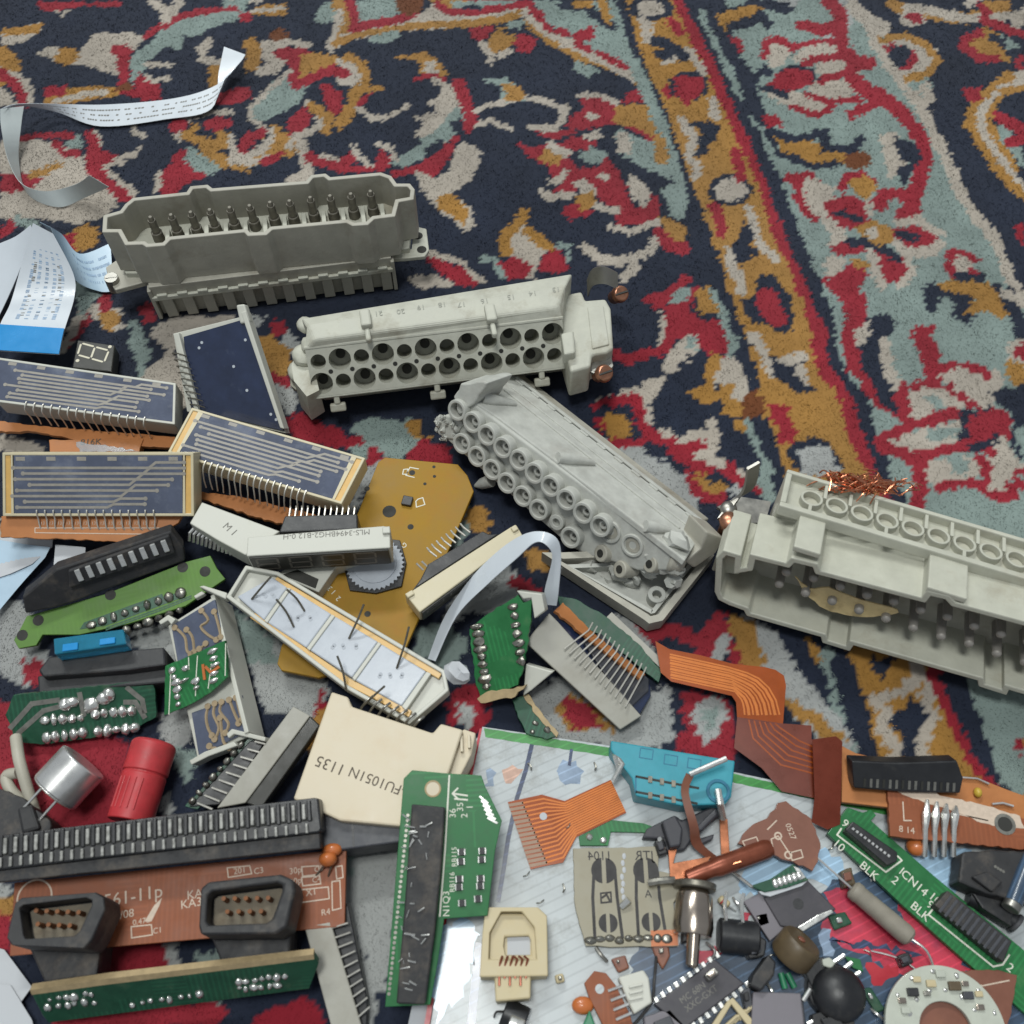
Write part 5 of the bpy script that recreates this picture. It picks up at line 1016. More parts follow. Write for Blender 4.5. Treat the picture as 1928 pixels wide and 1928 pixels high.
for k in range(4):
    x = 2.4+k*(LB-3)/4.05
    for (u0,v0,u1,v1) in ((0,-1.8,5.0,-1.4), (0.2,-4.6,4.8,-4.2), (0,-7.6,4.8,-7.2), (-0.4,-4.2,0.1,-1.6), (4.9,-4.2,5.4,-1.6)): MB().box(x+u0, x+u1, v0, v1, 0.5, 0.56).build('segment', 'segment_dim', fd)
for k in range(8): q = fr.L(822+9*k, 1048-6.5*k, -3); MB().sweep([q, q+np.array([-0.6,2.2,0.4]), q+np.array([-0.4,3.8,-0.6])], 0.28, 6).build('pin', 'silver_pin', t, 0, True)
for a, b in ((790,1070), (800,1066)): q = fr.L(a, b, -2); MB().sweep([q+np.array([0.5,-1,0]), q+np.array([0,1.4,1])], 0.3, 6).build('pin', 'silver_pin', t, 0, True)

# white backlight tray with four milky cells
fr = PF((432,1129), 13, (761,1361), 11, (522,1079), 14); t = thing('display_module', 'white open backlight tray with four milky cells and bent wires', 'display', fr)
outer = [425,1124, 650,1296, 770,1364, 845,1300, 838,1262, 524,1076, 462,1064]
P = fr.P(outer); MB().prism(P, -5, -2.0).wall(P, 1.1, -2.05, 0).build('case', 'display_white', t, 0.3)
slab(fr, t, 'wax_filling', 'wax_yellow', [470,1162, 650,1288, 770,1350, 775,1338, 660,1278, 480,1154], -0.6, -2, trace=-0.6); slab(fr, t, 'wax_filling', 'wax_yellow', [522,1086, 832,1268, 826,1278, 514,1094], -0.6, -2, trace=-0.6)
for c in ([446,1123, 512,1086, 541,1106, 497,1168], [503,1172, 548,1108, 624,1156, 577,1220], [583,1224, 631,1160, 712,1208, 663,1276], [668,1281, 718,1212, 803,1264, 756,1330]):
    slab(fr, t, 'light_cell', 'milky_resin', c, -0.2, -2, 0.4, trace=-0.2)
    cx, cy = sum(c[0::2])/4, sum(c[1::2])/4
    for k in range(6): q = fr.L(cx+(c[4]-c[0])*0.16*(k % 3-1)+random.uniform(-3,3), cy+(c[5]-c[1])*0.5*(0.5 if k < 3 else -0.5)*0.5, -0.2); MB().cyl((q[0],q[1],-0.3), (q[0],q[1],-0.14), 0.55, n=10).build('led_dot', 'pale_grey_gear', t)
for c in ([497,1168, 541,1106, 548,1108, 503,1173], [577,1220, 624,1156, 631,1160, 583,1225], [663,1276, 712,1208, 718,1212, 668,1282], [756,1330, 803,1264, 812,1268, 764,1338]): slab(fr, t, 'divider', 'display_white', c, 0.1, -2, 0.2, trace=0.1)
for a, b, c_, d_ in ((510,1086,474,1128), (540,1110,573,1150), (520,1128,553,1180), (685,1138,657,1202), (770,1180,747,1258), (635,1235,652,1300), (724,1292,680,1332)):
    p, q = fr.L(a, b, 6), fr.L(c_, d_, 0); MB().sweep(curve([p, lerp(p, q, 0.5)+np.array([0.2,0.4,0.6]), q], 4), 0.3, 7).build('bent_wire', 'tarnished_pin', t, 0, True)
for k in range(7): q = fr.L(690+16*k, 1322+6.5*k, 0.4); MB().sweep(curve([q+np.array([0.6,2.2,0.6]), q+np.array([0.2,0,1.4]), q+np.array([-0.5,-2.6,-1.5])], 4), 0.34, 7).build('pin', 'dull_steel', t, 0, True)
slab(fr, t, 'corner_arm', 'display_white', [374,1104, 383,1102, 428,1116, 425,1128], 0.2, -3, 0.3, trace=0.2); slab(fr, t, 'corner_arm', 'display_white', [364,1122, 380,1112, 386,1117, 368,1127], -1, -3, 0.3, trace=-1)
q = fr.L(862,1268,0); MB().ball(q, 3.0, 1.2, 0.8, 0.8, 10, 7).jitter(0.7, 2).build('melted_corner', 'paper_white', t, 0, True)
fr2 = FF((590,1110), (630,1110), 9); t = thing('display_module', 'dark faced white display mostly hidden under the printed four digit display', 'display', fr2)
slab(fr2, t, 'case', 'display_white', [520,1080, 600,1115, 632,1068, 700,1052, 560,1060], 0, -5, 0.3); slab(fr2, t, 'face', 'display_face', [530,1082, 594,1108, 600,1090, 560,1072], 0.15, -0.2)

# ------------------------------------------------------------------ lime board with a black slot
fr = PF((35,1219), 5, (349,1139), 6, (50,1160), 7); t = thing('circuit_board', 'lime green circuit board with a dusty black slot of silver contacts', 'circuit board', fr)
slab(fr, t, 'board', 'pcb_lime', [50,1160, 200,1118, 350,1058, 396,1046, 408,1070, 424,1090, 349,1141, 240,1175, 149,1195, 80,1195, 68,1215, 35,1221, 26,1205, 40,1180], 0, -1.5, 0.15)
SF = PF((46,1156), 10, (349,1056), 10, (44,1122), 14); so = sub('slot', t, SF)
slab(SF, so, 'slot_housing', 'dusty_black', [48,1156, 120,1140, 349,1056, 345,1030, 322,1000, 105,1072, 60,1110, 42,1124], 0, -6, 0.5)
slab(SF, so, 'slot_ledge', 'dusty_black', [130,1108, 330,1042, 318,1008, 128,1075], 1.6, 0, 0.4, trace=1.6)
for k in range(9): q = SF.L(149+20.2*k, 1082-6.9*k, 1.7); MB().box(q[0]-0.75, q[0]+0.75, q[1]-1.9, q[1]+1.7, 1.5, 2.3).build('contact', 'solder', so, 0.25)
for a, b in ((72,1168), (208,1120), (344,1068), (42,1196), (386,1076)): q = fr.L(a, b); MB().cyl((q[0],q[1],-0.2), (q[0],q[1],0.05), 1.5, n=16).build('mounting_hole', 'dark_slot', t)
for k in range(9): q = fr.L(172+21*k, 1177-7.5*k); MB().ball((q[0],q[1],0.1), 1.25, 1, 1, 0.8, 12, 7).build('solder_joint', 'dull_solder', t, 0, True)
for k in range(6): q = fr.L(239+20*k, 1187-7.6*k); MB().ball((q[0],q[1],0.1), 1.2, 1, 1, 0.8, 12, 7).build('solder_joint', 'dull_solder', t, 0, True)
slab(fr, t, 'solder_mask_gap', 'pcb_dark_green', [150,1185, 158,1172, 305,1118, 308,1124, 345,1112, 346,1124, 200,1178], 0.05, -0.1, 0)
for k in range(2): line(fr, t, 'copper_trace', 'pcb_dark_green', 0.35, [200,1186-4*k, 300,1150-4*k, 360,1126-4*k], 0.02)

# black relay block with its board and blue fuse holder
fr = PF((72,1301), 2, (311,1279), 2, (72,1261), 4); t = thing('relay', 'black relay blocks above a green board with big solder joints', 'relay', fr)
BK = FF((92,1262), (309,1244), 11); slab(BK, t, 'relay_case', 'black_plastic', [72,1262, 92,1236, 309,1218, 312,1252, 240,1262, 80,1274], 0, -10, 0.5).matrix_basis = t.matrix_world.inverted() @ BK.mat()
BK = FF((72,1301), (311,1279), 8); slab(BK, t, 'relay_case', 'black_plastic', [70,1272, 312,1246, 316,1285, 72,1306], 0, -8, 0.5).matrix_basis = t.matrix_world.inverted() @ BK.mat()
GB = PF((77,1401), 2, (259,1368), 2, (25,1309), 9); gb = sub('circuit_board', t, GB)
slab(GB, gb, 'board', 'pcb_dark_green', [25,1309, 286,1279, 292,1300, 294,1350, 259,1370, 180,1388, 77,1402, 27,1396, 22,1370, 10,1346], 0, -1.5, 0.1, jag=0.15)
for P_ in ([20,1370, 60,1325, 110,1318], [35,1380, 82,1338, 130,1326], [150,1306, 158,1345, 150,1352], [240,1295, 268,1318, 272,1340], [235,1322, 255,1322, 272,1350]): line(GB, gb, 'copper_trace', 'dull_solder', 1.3, P_, 0.02, 0.08)
for (x, y, dx, dy, n) in ((85,1356,17,-1.2,5), (88,1389,17,-2.4,5), (181,1344,17,-1.4,5), (186,1377,17,-1.8,5)):
    for k in range(n): q = GB.L(x+dx*k, y+dy*k); MB().ball((q[0],q[1],0.2), 1.15, 0.95, 1.15, 1.0, 12, 8).build('solder_joint', 'solder', gb, 0, True)
for x, y in ((135,1322), (196,1315), (172,1327), (124,1326), (205,1308)): q = GB.L(x, y); MB().ball((q[0],q[1],0.2), 1.6, 1.2, 1, 0.8, 12, 8).build('solder_joint', 'solder', gb, 0, True)
fr = FF((102,1231), (237,1212), 16); t = thing('fuse_holder', 'translucent blue plastic fuse block on top of the black relay', 'fuse', fr)
slab(fr, t, 'cover', 'fuse_blue', [100,1202, 232,1184, 238,1212, 102,1232], 0, -5, 0.4)
for a, b, c_, d_ in ((118,1210,148,1228), (188,1200,218,1216)): p, q = fr.L(a, d_), fr.L(c_, b); MB().box(p[0], q[0], p[1], q[1], 0.02, 0.5).build('window', 'stiffener_blue', t, 0.2)

# white framed twin window display with curly traces
fr = PF((373,1424), 6, (470,1378), 10, (321,1178), 9); t = thing('display_module', 'white framed display with two dark windows of curly traces', 'display', fr)
slab(fr, t, 'case', 'display_white', [372,1430, 474,1384, 404,1122, 316,1178], -1.2, -6, 0.3, trace=-1.2)
for w_ in ([334,1246, 423,1206, 404,1128, 322,1178], [374,1424, 469,1376, 455,1308, 360,1342]): slab(fr, t, 'window', 'blue_resin', w_, -0.4, -1.3, 0.2, trace=-0.4)
for a in ([330,1182, 348,1200, 352,1225, 360,1232], [352,1186, 362,1200, 366,1228], [380,1150, 392,1168, 378,1180, 392,1196, 408,1205], [404,1152, 412,1180, 416,1200], [388,1212, 376,1222],
          [392,1330, 388,1350, 392,1372, 400,1385], [405,1325, 402,1345, 412,1370, 405,1392], [418,1322, 414,1340, 430,1362, 425,1380], [432,1318, 440,1340, 450,1362], [445,1314, 450,1335, 456,1356], [415,1352, 420,1395, 432,1408], [395,1405, 405,1412]):
    P = curve(path(fr, a, -0.38), 4); MB().sweep(P, 0.42, 6).build('copper_trace', 'brass_trace', t, 0, True)
    for q in (P[0], P[-1]): MB().cyl((q[0],q[1],-0.4), (q[0],q[1],0.05), 0.85, n=12).build('copper_pad', 'brass_trace', t)
SR = PF((500,1395), 3, (403,1120), 12, (470,1378), 11); slab(SR, t, 'side_wall', 'display_white', [403,1118, 438,1140, 500,1392, 468,1378], 0, -1.2, 0.25).matrix_basis = t.matrix_world.inverted() @ SR.mat()
for a in ([298,1170, 316,1157, 330,1166, 322,1176, 316,1168, 302,1176], [356,1432, 385,1415, 440,1396, 446,1404, 392,1424, 360,1440], [426,1382, 436,1372, 500,1388, 498,1396, 440,1382, 430,1390]): slab(fr, t, 'frame_clip', 'display_white', a, 1.0, -3, 0.25, trace=1.0)
GB = PF((309,1346), 7, (425,1280), 13, (311,1254), 12); gb = thing('circuit_board', 'small bright green board with white lines on the twin window display', 'circuit board', GB)
slab(GB, gb, 'board', 'pcb_green', [311,1254, 345,1240, 423,1206, 428,1275, 395,1305, 354,1328, 309,1347], 0, -1.4, 0.1, jag=0.12)
for a in ([318,1345, 322,1258], [355,1238, 356,1260], [372,1235, 370,1262, 368,1310], [425,1212, 424,1272], [392,1296, 398,1250]): line(GB, gb, 'silk_line', 'silk_white', 0.25, a, 0.02)
for x, y in ((324,1262), (328,1275), (331,1285), (334,1298), (335,1312), (336,1326), (400,1226), (402,1240), (405,1252), (404,1268), (402,1282), (350,1258), (346,1282), (368,1282), (370,1295)): q = GB.L(x, y); MB().ball((q[0],q[1],0.1), 0.95, 1.3, 0.8, 0.8, 10, 6).build('solder_joint', 'solder', gb, 0, True)
line(GB, gb, 'component_lead', 'orange_cap', 0.7, [383,1252, 386,1278], 0.02, 0.4); line(GB, gb, 'component_lead', 'orange_cap', 0.7, [388,1256, 398,1266, 412,1256], 0.02, 0.4)

# grey bar display with black flank and its pins
fr = PF((408,1520), 8, (550,1332), 12, (470,1500), 8); t = thing('display_module', 'grey display bar with black flank beside the beige relay', 'display', fr)
slab(fr, t, 'case', 'display_grey', [408,1522, 552,1330, 584,1348, 462,1512], 0, -1.5, 0.25)
slab(fr, t, 'face', 'display_face', [462,1512, 584,1348, 602,1366, 492,1522], -0.6, -7, 0.3, trace=-0.6)
slab(fr, t, 'back_board', 'black_plastic', [355,1520, 470,1395, 505,1390, 420,1515], -3.0, -7, 0.3, trace=-3.0)
for k in range(9): p, q = fr.L(372+13.5*k, 1512-14.5*k, -1.5), fr.L(400+14*k, 1524-15*k, -0.4); MB().sweep([p, q], 0.3, 6).build('pin', 'silver_pin', t, 0, True)
for k in range(8): q = fr.L(362+13*k, 1508-15*k, -2.5); MB().ball((q[0],q[1],q[2]), 0.9, 1, 1, 0.8, 10, 6).build('solder_joint', 'dull_solder', t, 0, True)
slab(fr, t, 'circuit_board_strip', 'pcb_dark_green', [348,1518, 470,1388, 482,1396, 372,1524], -3.2, -4.4, 0.1, trace=-3.2, jag=0.2)

# beige relay with printed number
fr = PF((555,1503), 15, (752,1528), 15, (625,1302), 16); t = thing('relay', 'flat beige relay with a printed number', 'relay', fr)
slab(fr, t, 'case', 'relay_beige', [552,1504, 624,1302, 655,1312, 662,1330, 815,1380, 830,1362, 872,1374, 846,1452, 800,1560, 640,1545], 0, -14, 0.5)
slab(fr, t, 'side_cap', 'relay_beige', [834,1480, 872,1372, 896,1380, 888,1420, 860,1475], -2.5, -14, 0.4, trace=-2.5)
for a in ((866,1385,876,1415), (880,1382,890,1408)): slab(fr, t, 'terminal_pin', 'relay_beige', [a[0],a[1], a[0]+5,a[1], a[2]-4,a[3], a[2]-9,a[3]], -1, -4, 0.1, trace=-1)
q = fr.L(652,1446); text('1135', t, q[0], q[1]+0.5, 0.03, 3.9, 'ink_dark', 167); q = fr.L(766,1486); text('-FU1051N', t, q[0], q[1]+0.4, 0.03, 3.5, 'ink_dark', 167)
# silver can, cable end and red cylinder
a, b = Wp(104,1492,8), Wp(158,1434,9); e = _n(b-a); fr = Fr(a, e, _n(np.cross([0,0,1.0], e)), np.cross(e, _n(np.cross([0,0,1.0], e)))); t = thing('capacitor', 'shiny silver metal can with two wire legs', 'capacitor', fr)
LL = np.linalg.norm(b-a); MB().cyl((0,0,0), (LL,0,0), 6.6, n=36).cyl((-0.5,0,0), (0,0,0), 6.0, 6.6, 36).build('can', 'bright_metal', t, 0.5, True); MB().cyl((-0.55,0,0), (-0.45,0,0), 5.6, n=30).build('base_disc', 'display_cream', t)
for s in (-2.6, 2.8): MB().sweep([(-0.4,s,1.5), (-7.5,s+0.3,0.6)], 0.35, 8).build('wire_leg', 'bright_metal', t, 0, True)
a, b = Wp(244,1548,6), Wp(292,1398,6.5); e = _n(b-a); y_ = _n(np.cross([0,0,1.0], e)); fr = Fr(a, e, y_, np.cross(e, y_)); t = thing('capacitor', 'red plastic cylinder with a grooved grip band', 'capacitor', fr); LL = np.linalg.norm(b-a)
MB().sweep([(0,0,0), (LL*0.58,0,0)], 5.6, 32).sweep([(LL*0.6,0,0), (LL-0.8,0,0), (LL,0,0)], [5.7,5.7,5.0], 32).build('shell', 'red_shell', t, 0.3, True); MB().sweep([(LL*0.57,0,0), (LL*0.61,0,0)], 5.3, 32).build('groove', 'red_shell', t)
for k in range(-2, 3):
    an = k*0.3+1.57-0.25; MB().sweep([(LL*0.12,5.55*math.cos(an),5.55*math.sin(an)), (LL*0.5,5.55*math.cos(an),5.55*math.sin(an))], 0.28, 6).build('grip_rib', 'red_shell', t, 0, True)
fr = FF((20,1400), (60,1540), 0); t = thing('cable', 'grey two core cable end with stripped tips by the silver can', 'cable', fr)
for P_ in (((30,1388,6), (36,1430,8), (50,1480,6), (66,1530,3)), ((34,1455,6), (12,1462,5), (22,1490,5), (48,1512,3))):
    P = curve([fr.loc(Wp(*p)) for p in P_], 6); MB().sweep(P, 1.5, 10).build('core', 'cable_grey', t, 0, True); MB().sweep([P[-1], P[-1]+(P[-1]-P[-2])*2.2], 0.4, 6).build('bare_tip', 'tarnished_pin', t, 0, True)
fr = FF((0,1540), (90,1560), 0); t = thing('plastic_plug', 'black plastic plug half under the cartridge slot', 'plug', fr)
slab(fr, t, 'body', 'dusty_black', [-10,1480, 40,1500, 95,1545, 90,1590, -10,1590], 8, 0, 1.0, jag=0.2); slab(fr, t, 'collar', 'dusty_black', [30,1520, 60,1515, 75,1560, 40,1570], 9.5, 6, 0.8)

# ------------------------------------------------------------------ slot board, plug sockets and strips at the near edge
mat('worn_contact', (150,150,146), 0.5, 0.5, var=0.4, scale=900, dirt=(60,58,54), damt=0.7, dscale=500, dthr=0.45)
mat('dust_floor', (112,104,90), 0.85, var=0.3, scale=300, bump=0.1, dirt=(74,58,42), damt=0.7, dscale=200)
def onpart(o, t, fr): o.matrix_basis = t.matrix_world.inverted() @ fr.mat(); return o
fr = PF((0,1800), 9, (648,1737), 9, (27,1664), 10); t = thing('circuit_board', 'reddish brown circuit board under the long black cartridge slot', 'circuit board', fr)
slab(fr, t, 'board', 'pcb_brown', [27,1662, 300,1635, 652,1598, 649,1738, 640,1745, 300,1775, 18,1800], 0, -1.6, 0.15)
q = fr.L(178,1708); text('2561-11p', t, q[0], q[1]-0.5, 0.03, 4.2, 'silk_pale', 5); q = fr.L(205,1730); text('08/08', t, q[0], q[1]-0.5, 0.03, 2.6, 'silk_pale', 5)
for s, a, b in (('KAS',352,1694), ('KA32',340,1712)): q = fr.L(a, b); text(s, t, q[0], q[1], 0.03, 2.8, 'silk_pale', 5)
for s, a, b, z in (('C3',478,1644,2.0), ('30p',545,1644,2.0), ('30p',545,1664,2.0), ('C5',592,1640,1.8), ('C4',588,1660,1.8), ('X1',576,1685,2.2), ('R4',605,1722,2.0), ('C1',288,1756,1.8), ('0.47u',250,1740,1.8), ('201',440,1644,2.0)): q = fr.L(a, b); text(s, t, q[0], q[1]-0.3, 0.03, z, 'silk_pale', 5)
for P_ in ([428,1634, 470,1630, 474,1645, 430,1652], [568,1632, 600,1630, 602,1646, 570,1650], [568,1652, 602,1649, 604,1664, 570,1668], [560,1676, 618,1670, 620,1692, 562,1700], [625,1660, 640,1658, 642,1710, 626,1714], [247,1745, 285,1741, 287,1760, 248,1766], [632,1632, 644,1630, 646,1652, 634,1655]): line(fr, t, 'silk_line', 'silk_pale', 0.28, P_, 0.02, close=True)
q = fr.L(65,1690); MB().ring((q[0],q[1]), 4.2, 3.8, 0.0, 0.05, 28).build('silk_line', 'silk_pale', t)
slab(fr, t, 'scrape', 'silk_pale', [272,1735, 290,1705, 305,1690, 300,1705, 285,1735], 0.03, 0, 0)
q = fr.L(618,1618,2); MB().ball((q[0],q[1],2.5), 2.2, 1, 0.8, 1, 14, 9).build('disc_capacitor', 'orange_cap', t, 0, True); q = fr.L(625,1600,2); MB().ball((q[0],q[1],1.6), 2.0, 1.2, 0.8, 0.8, 14, 9).build('disc_capacitor', 'orange_cap', t, 0, True)
for a, b, c_, d_ in ((612,1628,595,1648), (624,1630,618,1650)): MB().sweep([fr.L(a,b,2), fr.L(c_,d_,0.1)], 0.22, 6).build('wire_leg', 'tarnished_pin', t)
SF = PF((-20,1641), 19, (602,1567), 19, (-20,1574), 20.5); so = sub('cartridge_slot', t, SF)
slab(SF, so, 'slot_housing', 'black_plastic', [-20,1641, 602,1568, 606,1560, 600,1503, 590,1502, -20,1575], 0, -7, 0.5)
slab(SF, so, 'slot_skirt', 'dusty_black', [-20,1664, 606,1598, 604,1568, -20,1641], -1.0, -7.5, 0.3, trace=-3)
slab(SF, so, 'slot_groove', 'dark_slot', [-20,1614, 590,1545, 588,1538, -20,1606], 0.04, -0.2, 0)
fin = MB().box(-0.35, 0.35, -1.5, 1.9, -0.1, 0.55)
for k in range(31):
    a = SF.L(-8+19.35*k, 1594-2.2*k); b = SF.L(2+19.2*k, 1624-2.15*k)
    MB().box(a[0]-0.48, a[0]+0.48, a[1]-1.9, a[1]+1.7, 0.0, 0.75).build('contact', 'worn_contact', so, 0.25); MB().box(b[0]-0.42, b[0]+0.42, b[1]-1.2, b[1]+1.1, 0.0, 0.7).build('contact', 'worn_contact', so, 0.25)
    MB().box(a[0]+0.75, a[0]+1.75, a[1]-2.4, a[1]+2.4, -0.05, 0.55).build('slot_rib', 'black_plastic', so, 0.25)
# bar on the right end of the slot
fr = FF((612,1600), (760,1580), 12); t = thing('plastic_bar', 'smooth dark grey plastic bar sticking out behind the green edge connector', 'bar', fr)
slab(fr, t, 'bar', 'slate_plastic', [602,1532, 622,1528, 762,1512, 764,1584, 628,1602, 606,1600], 0, -9, 0.4); slab(fr, t, 'joint', 'black_plastic', [660,1523, 664,1522, 668,1594, 664,1595], 0.06, -3, 0)
# two trapezoid sockets on their own green strip
fr = PF((92,1932), 3, (575,1890), 3, (62,1866), 13); t = thing('circuit_board', 'narrow dark green board strip with solder rows under two rusty sockets', 'circuit board', fr)
slab(fr, t, 'board', 'pcb_dark_green', [56,1864, 200,1845, 590,1800, 600,1815, 582,1862, 330,1895, 92,1926, 80,1912], 0, -1.6, 0.15)  # darker green puts the shade on this steep strip into its colour
slab(fr, t, 'board_edge', 'pcb_edge', [56,1864, 200,1843, 590,1797, 592,1806, 200,1854, 60,1873], 0.08, -1.6, 0, trace=0.05)
for x, y in [(95+16*k, 1880-2*k) for k in range(6)]+[(92+17*k, 1896-2*k) for k in range(6)]+[(448+15*k, 1850-2*k) for k in range(7)]+[(452+14*k, 1862-2*k) for k in range(6)]+[(250+18*k, 1890-2.6*k) for k in range(8)]:
    q = fr.L(x+random.uniform(-3,3), y+random.uniform(-3,3)); MB().ball((q[0],q[1],0.1), random.uniform(0.5,0.9), 1, 1.2, 0.9, 10, 6).build('solder_joint', 'solder', t, 0, True)
def socket(label, top, cav, zt, rear):
    fr = FF((top[0], top[1]), (top[-2], top[-1]), zt); t = thing('plug_socket', label, 'socket', fr)
    P = fr.P(top); C_ = fr.P(cav)
    n = len(P); vs = [(p[0],p[1],0) for p in P]+[(p[0],p[1],0) for p in C_]+[(p[0],p[1],-5.5) for p in C_]+[(p[0],p[1],-11) for p in P]
    fs = [(i,(i+1)%n,n+(i+1)%n,n+i) for i in range(n)]+[(n+i,n+(i+1)%n,2*n+(i+1)%n,2*n+i) for i in range(n)]+[tuple(range(2*n,3*n))]+[(i,(i+1)%n,3*n+(i+1)%n,3*n+i) for i in range(n)]+[tuple(range(3*n,4*n))]
    MB().add(vs, fs).build('shell', 'dusty_black', t, 0.6, True, seg=3)
    MB().prism(inset(P, 2.2), -zt+4, -10.9).build('body', 'black_plastic', t, 0.5)
    MB().prism(inset(C_, 0.4), -5.4, -5.0).build('dusty_floor', 'dust_floor', t)
    x0, x1 = min(c[0] for c in C_), max(c[0] for c in C_); ym = sum(c[1] for c in C_)/n
    for r in range(2):
        for k in range(5 if r == 0 else 4):
            x = x0+(x1-x0)*(0.2+0.15*k+0.07*r); MB().cyl((x, ym+1.4-2.8*r, -5.2), (x, ym+1.4-2.8*r, -1.6), 0.6, 0.5, 10).build('socket_pin', 'rust', t, 0, True)
    for k in range(4): q = P[0]; MB().sweep([(x0+3+3*k, min(p[1] for p in P)+3, -zt+9), (x0+3+3*k, min(p[1] for p in P)+1, -zt+3)], 0.5, 6).build('terminal_pin', 'dull_steel', t)
    slab(FF((60,1800), (190,1790), 13), t, 'rear_body', 'dusty_black', rear, 0, -9, 0.5).matrix_basis = t.matrix_world.inverted() @ FF((60,1800), (190,1790), 13).mat()
    return t
socket('black trapezoid plug socket with rusty pins, edges chipped, near the white cards', [22,1780, 12,1765, 28,1700, 40,1690, 180,1680, 196,1690, 198,1712, 172,1770, 158,1786], [48,1768, 44,1760, 36,1710, 44,1704, 160,1690, 172,1694, 172,1704, 150,1752, 140,1762], 24, [50,1775, 190,1765, 182,1838, 84,1850])
socket('black trapezoid plug socket with rusty pins, torn paper inside, beside the capacitors', [378,1760, 374,1745, 378,1672, 392,1660, 528,1646, 552,1656, 556,1676, 540,1745, 520,1758], [392,1742, 388,1732, 390,1686, 400,1678, 520,1662, 532,1666, 530,1680, 512,1730, 500,1738], 24, [395,1758, 548,1744, 544,1812, 420,1822])
# grey bar with pins and black flank
fr = PF((625,1935), 5, (572,1742), 9, (682,1935), 5); t = thing('display_module', 'pale grey display bar with comb of pins under the brown board corner', 'display', fr)
slab(fr, t, 'case', 'display_grey', [572,1742, 622,1736, 686,1950, 628,1950], 0, -1.4, 0.3); slab(fr, t, 'back_board', 'black_plastic', [622,1740, 655,1700, 692,1885, 690,1950, 686,1950], -2.5, -6, 0.3, trace=-2.5)
for k in range(10): MB().sweep([fr.L(621+5.4*k, 1748+19*k, -0.6), fr.L(655+4.6*k, 1738+17.5*k, 0.4)], 0.24, 6).build('pin', 'silver_pin', t, 0, True)

# ------------------------------------------------------------------ bright green edge connector
fr = PF((725,1896), 7, (810,1890), 7, (757,1466), 18); t = thing('circuit_board', 'bright green board with a long scratched black connector', 'circuit board', fr)
slab(fr, t, 'board', 'pcb_green', [725,1896, 760,1466, 776,1450, 840,1456, 906,1460, 914,1482, 945,1545, 932,1602, 918,1724, 836,1730, 826,1800, 810,1892], 0, -1.6, 0.15)
slab(fr, t, 'edge_connector', 'dusty_black', [746,1890, 762,1700, 775,1514, 838,1520, 830,1640, 818,1760, 800,1892], 3.2, 0, 0.4, trace=3.2)
rnd = random.Random(21)
for k in range(34):
    u = rnd.random(); a, b = 790-24*u+rnd.uniform(-22,22), 1535+330*u; p = fr.L(a, b, 3.3); an = rnd.uniform(0, 3.14); L_ = rnd.uniform(0.8, 2.6); q = p+np.array([math.cos(an)*L_, math.sin(an)*L_*0.7, rnd.uniform(0,0.7)])
    MB().sweep([p, lerp(p, q, 0.5)+np.array([0,0,0.2]), q], rnd.uniform(0.12,0.26), 5).build('bent_contact', 'solder', t, 0, True)
for k in range(36): q = fr.L(768-1.02*k, 1535+9.6*k); MB().cyl((q[0],q[1],0), (q[0],q[1],0.12), 0.4, n=8).build('via', 'dull_solder', t)
line(fr, t, 'silk_line', 'silk_white', 0.4, [846,1460, 838,1600, 828,1725], 0.02); line(fr, t, 'silk_line', 'silk_white', 0.4, [853,1494, 880,1498], 0.02); line(fr, t, 'silk_line', 'silk_white', 0.4, [862,1484, 852,1494, 862,1504], 0.02); line(fr, t, 'silk_line', 'silk_white', 0.4, [856,1504, 880,1506], 0.02)
for s, a, b, z in (('36',858,1540,2.2), ('35',872,1528,2.2), ('1',890,1524,2.2), ('2',880,1540,2.2), ('RB115',860,1632,1.7), ('RB116',856,1680,1.7), ('N1Q3',846,1726,2.2)): q = fr.L(a, b); text(s, t, q[0], q[1], 0.03, z, 'silk_white', 88)
for a, b in ((869,1604), (868,1622), (865,1655), (864,1670), (908,1602), (907,1618), (905,1654), (904,1668), (870,1700), (900,1692)):
    q = fr.L(a, b); MB().box(q[0]-0.6, q[0]+0.6, q[1]-0.8, q[1]+0.8, 0, 0.6).build('chip_resistor', 'black_plastic', t, 0.1); MB().box(q[0]-0.9, q[0]-0.62, q[1]-0.7, q[1]+0.7, 0, 0.5).build('solder_pad', 'solder', t); MB().box(q[0]+0.62, q[0]+0.9, q[1]-0.7, q[1]+0.7, 0, 0.5).build('solder_pad', 'solder', t)
q = fr.L(815,1485); MB().cyl((q[0],q[1],-0.5), (q[0],q[1],0.05), 1.6, n=20).build('mounting_hole', 'relay_beige', t); MB().ring((q[0],q[1]), 2.0, 1.6, -0.4, 0.1, 20).build('hole_rim', 'pcb_edge', t)
for k in range(6): line(fr, t, 'torn_finger', 'solder', 0.5, [904+3*k, 1500+8*k, 918+3.5*k, 1512+7.5*k], 0.05, 0.1)

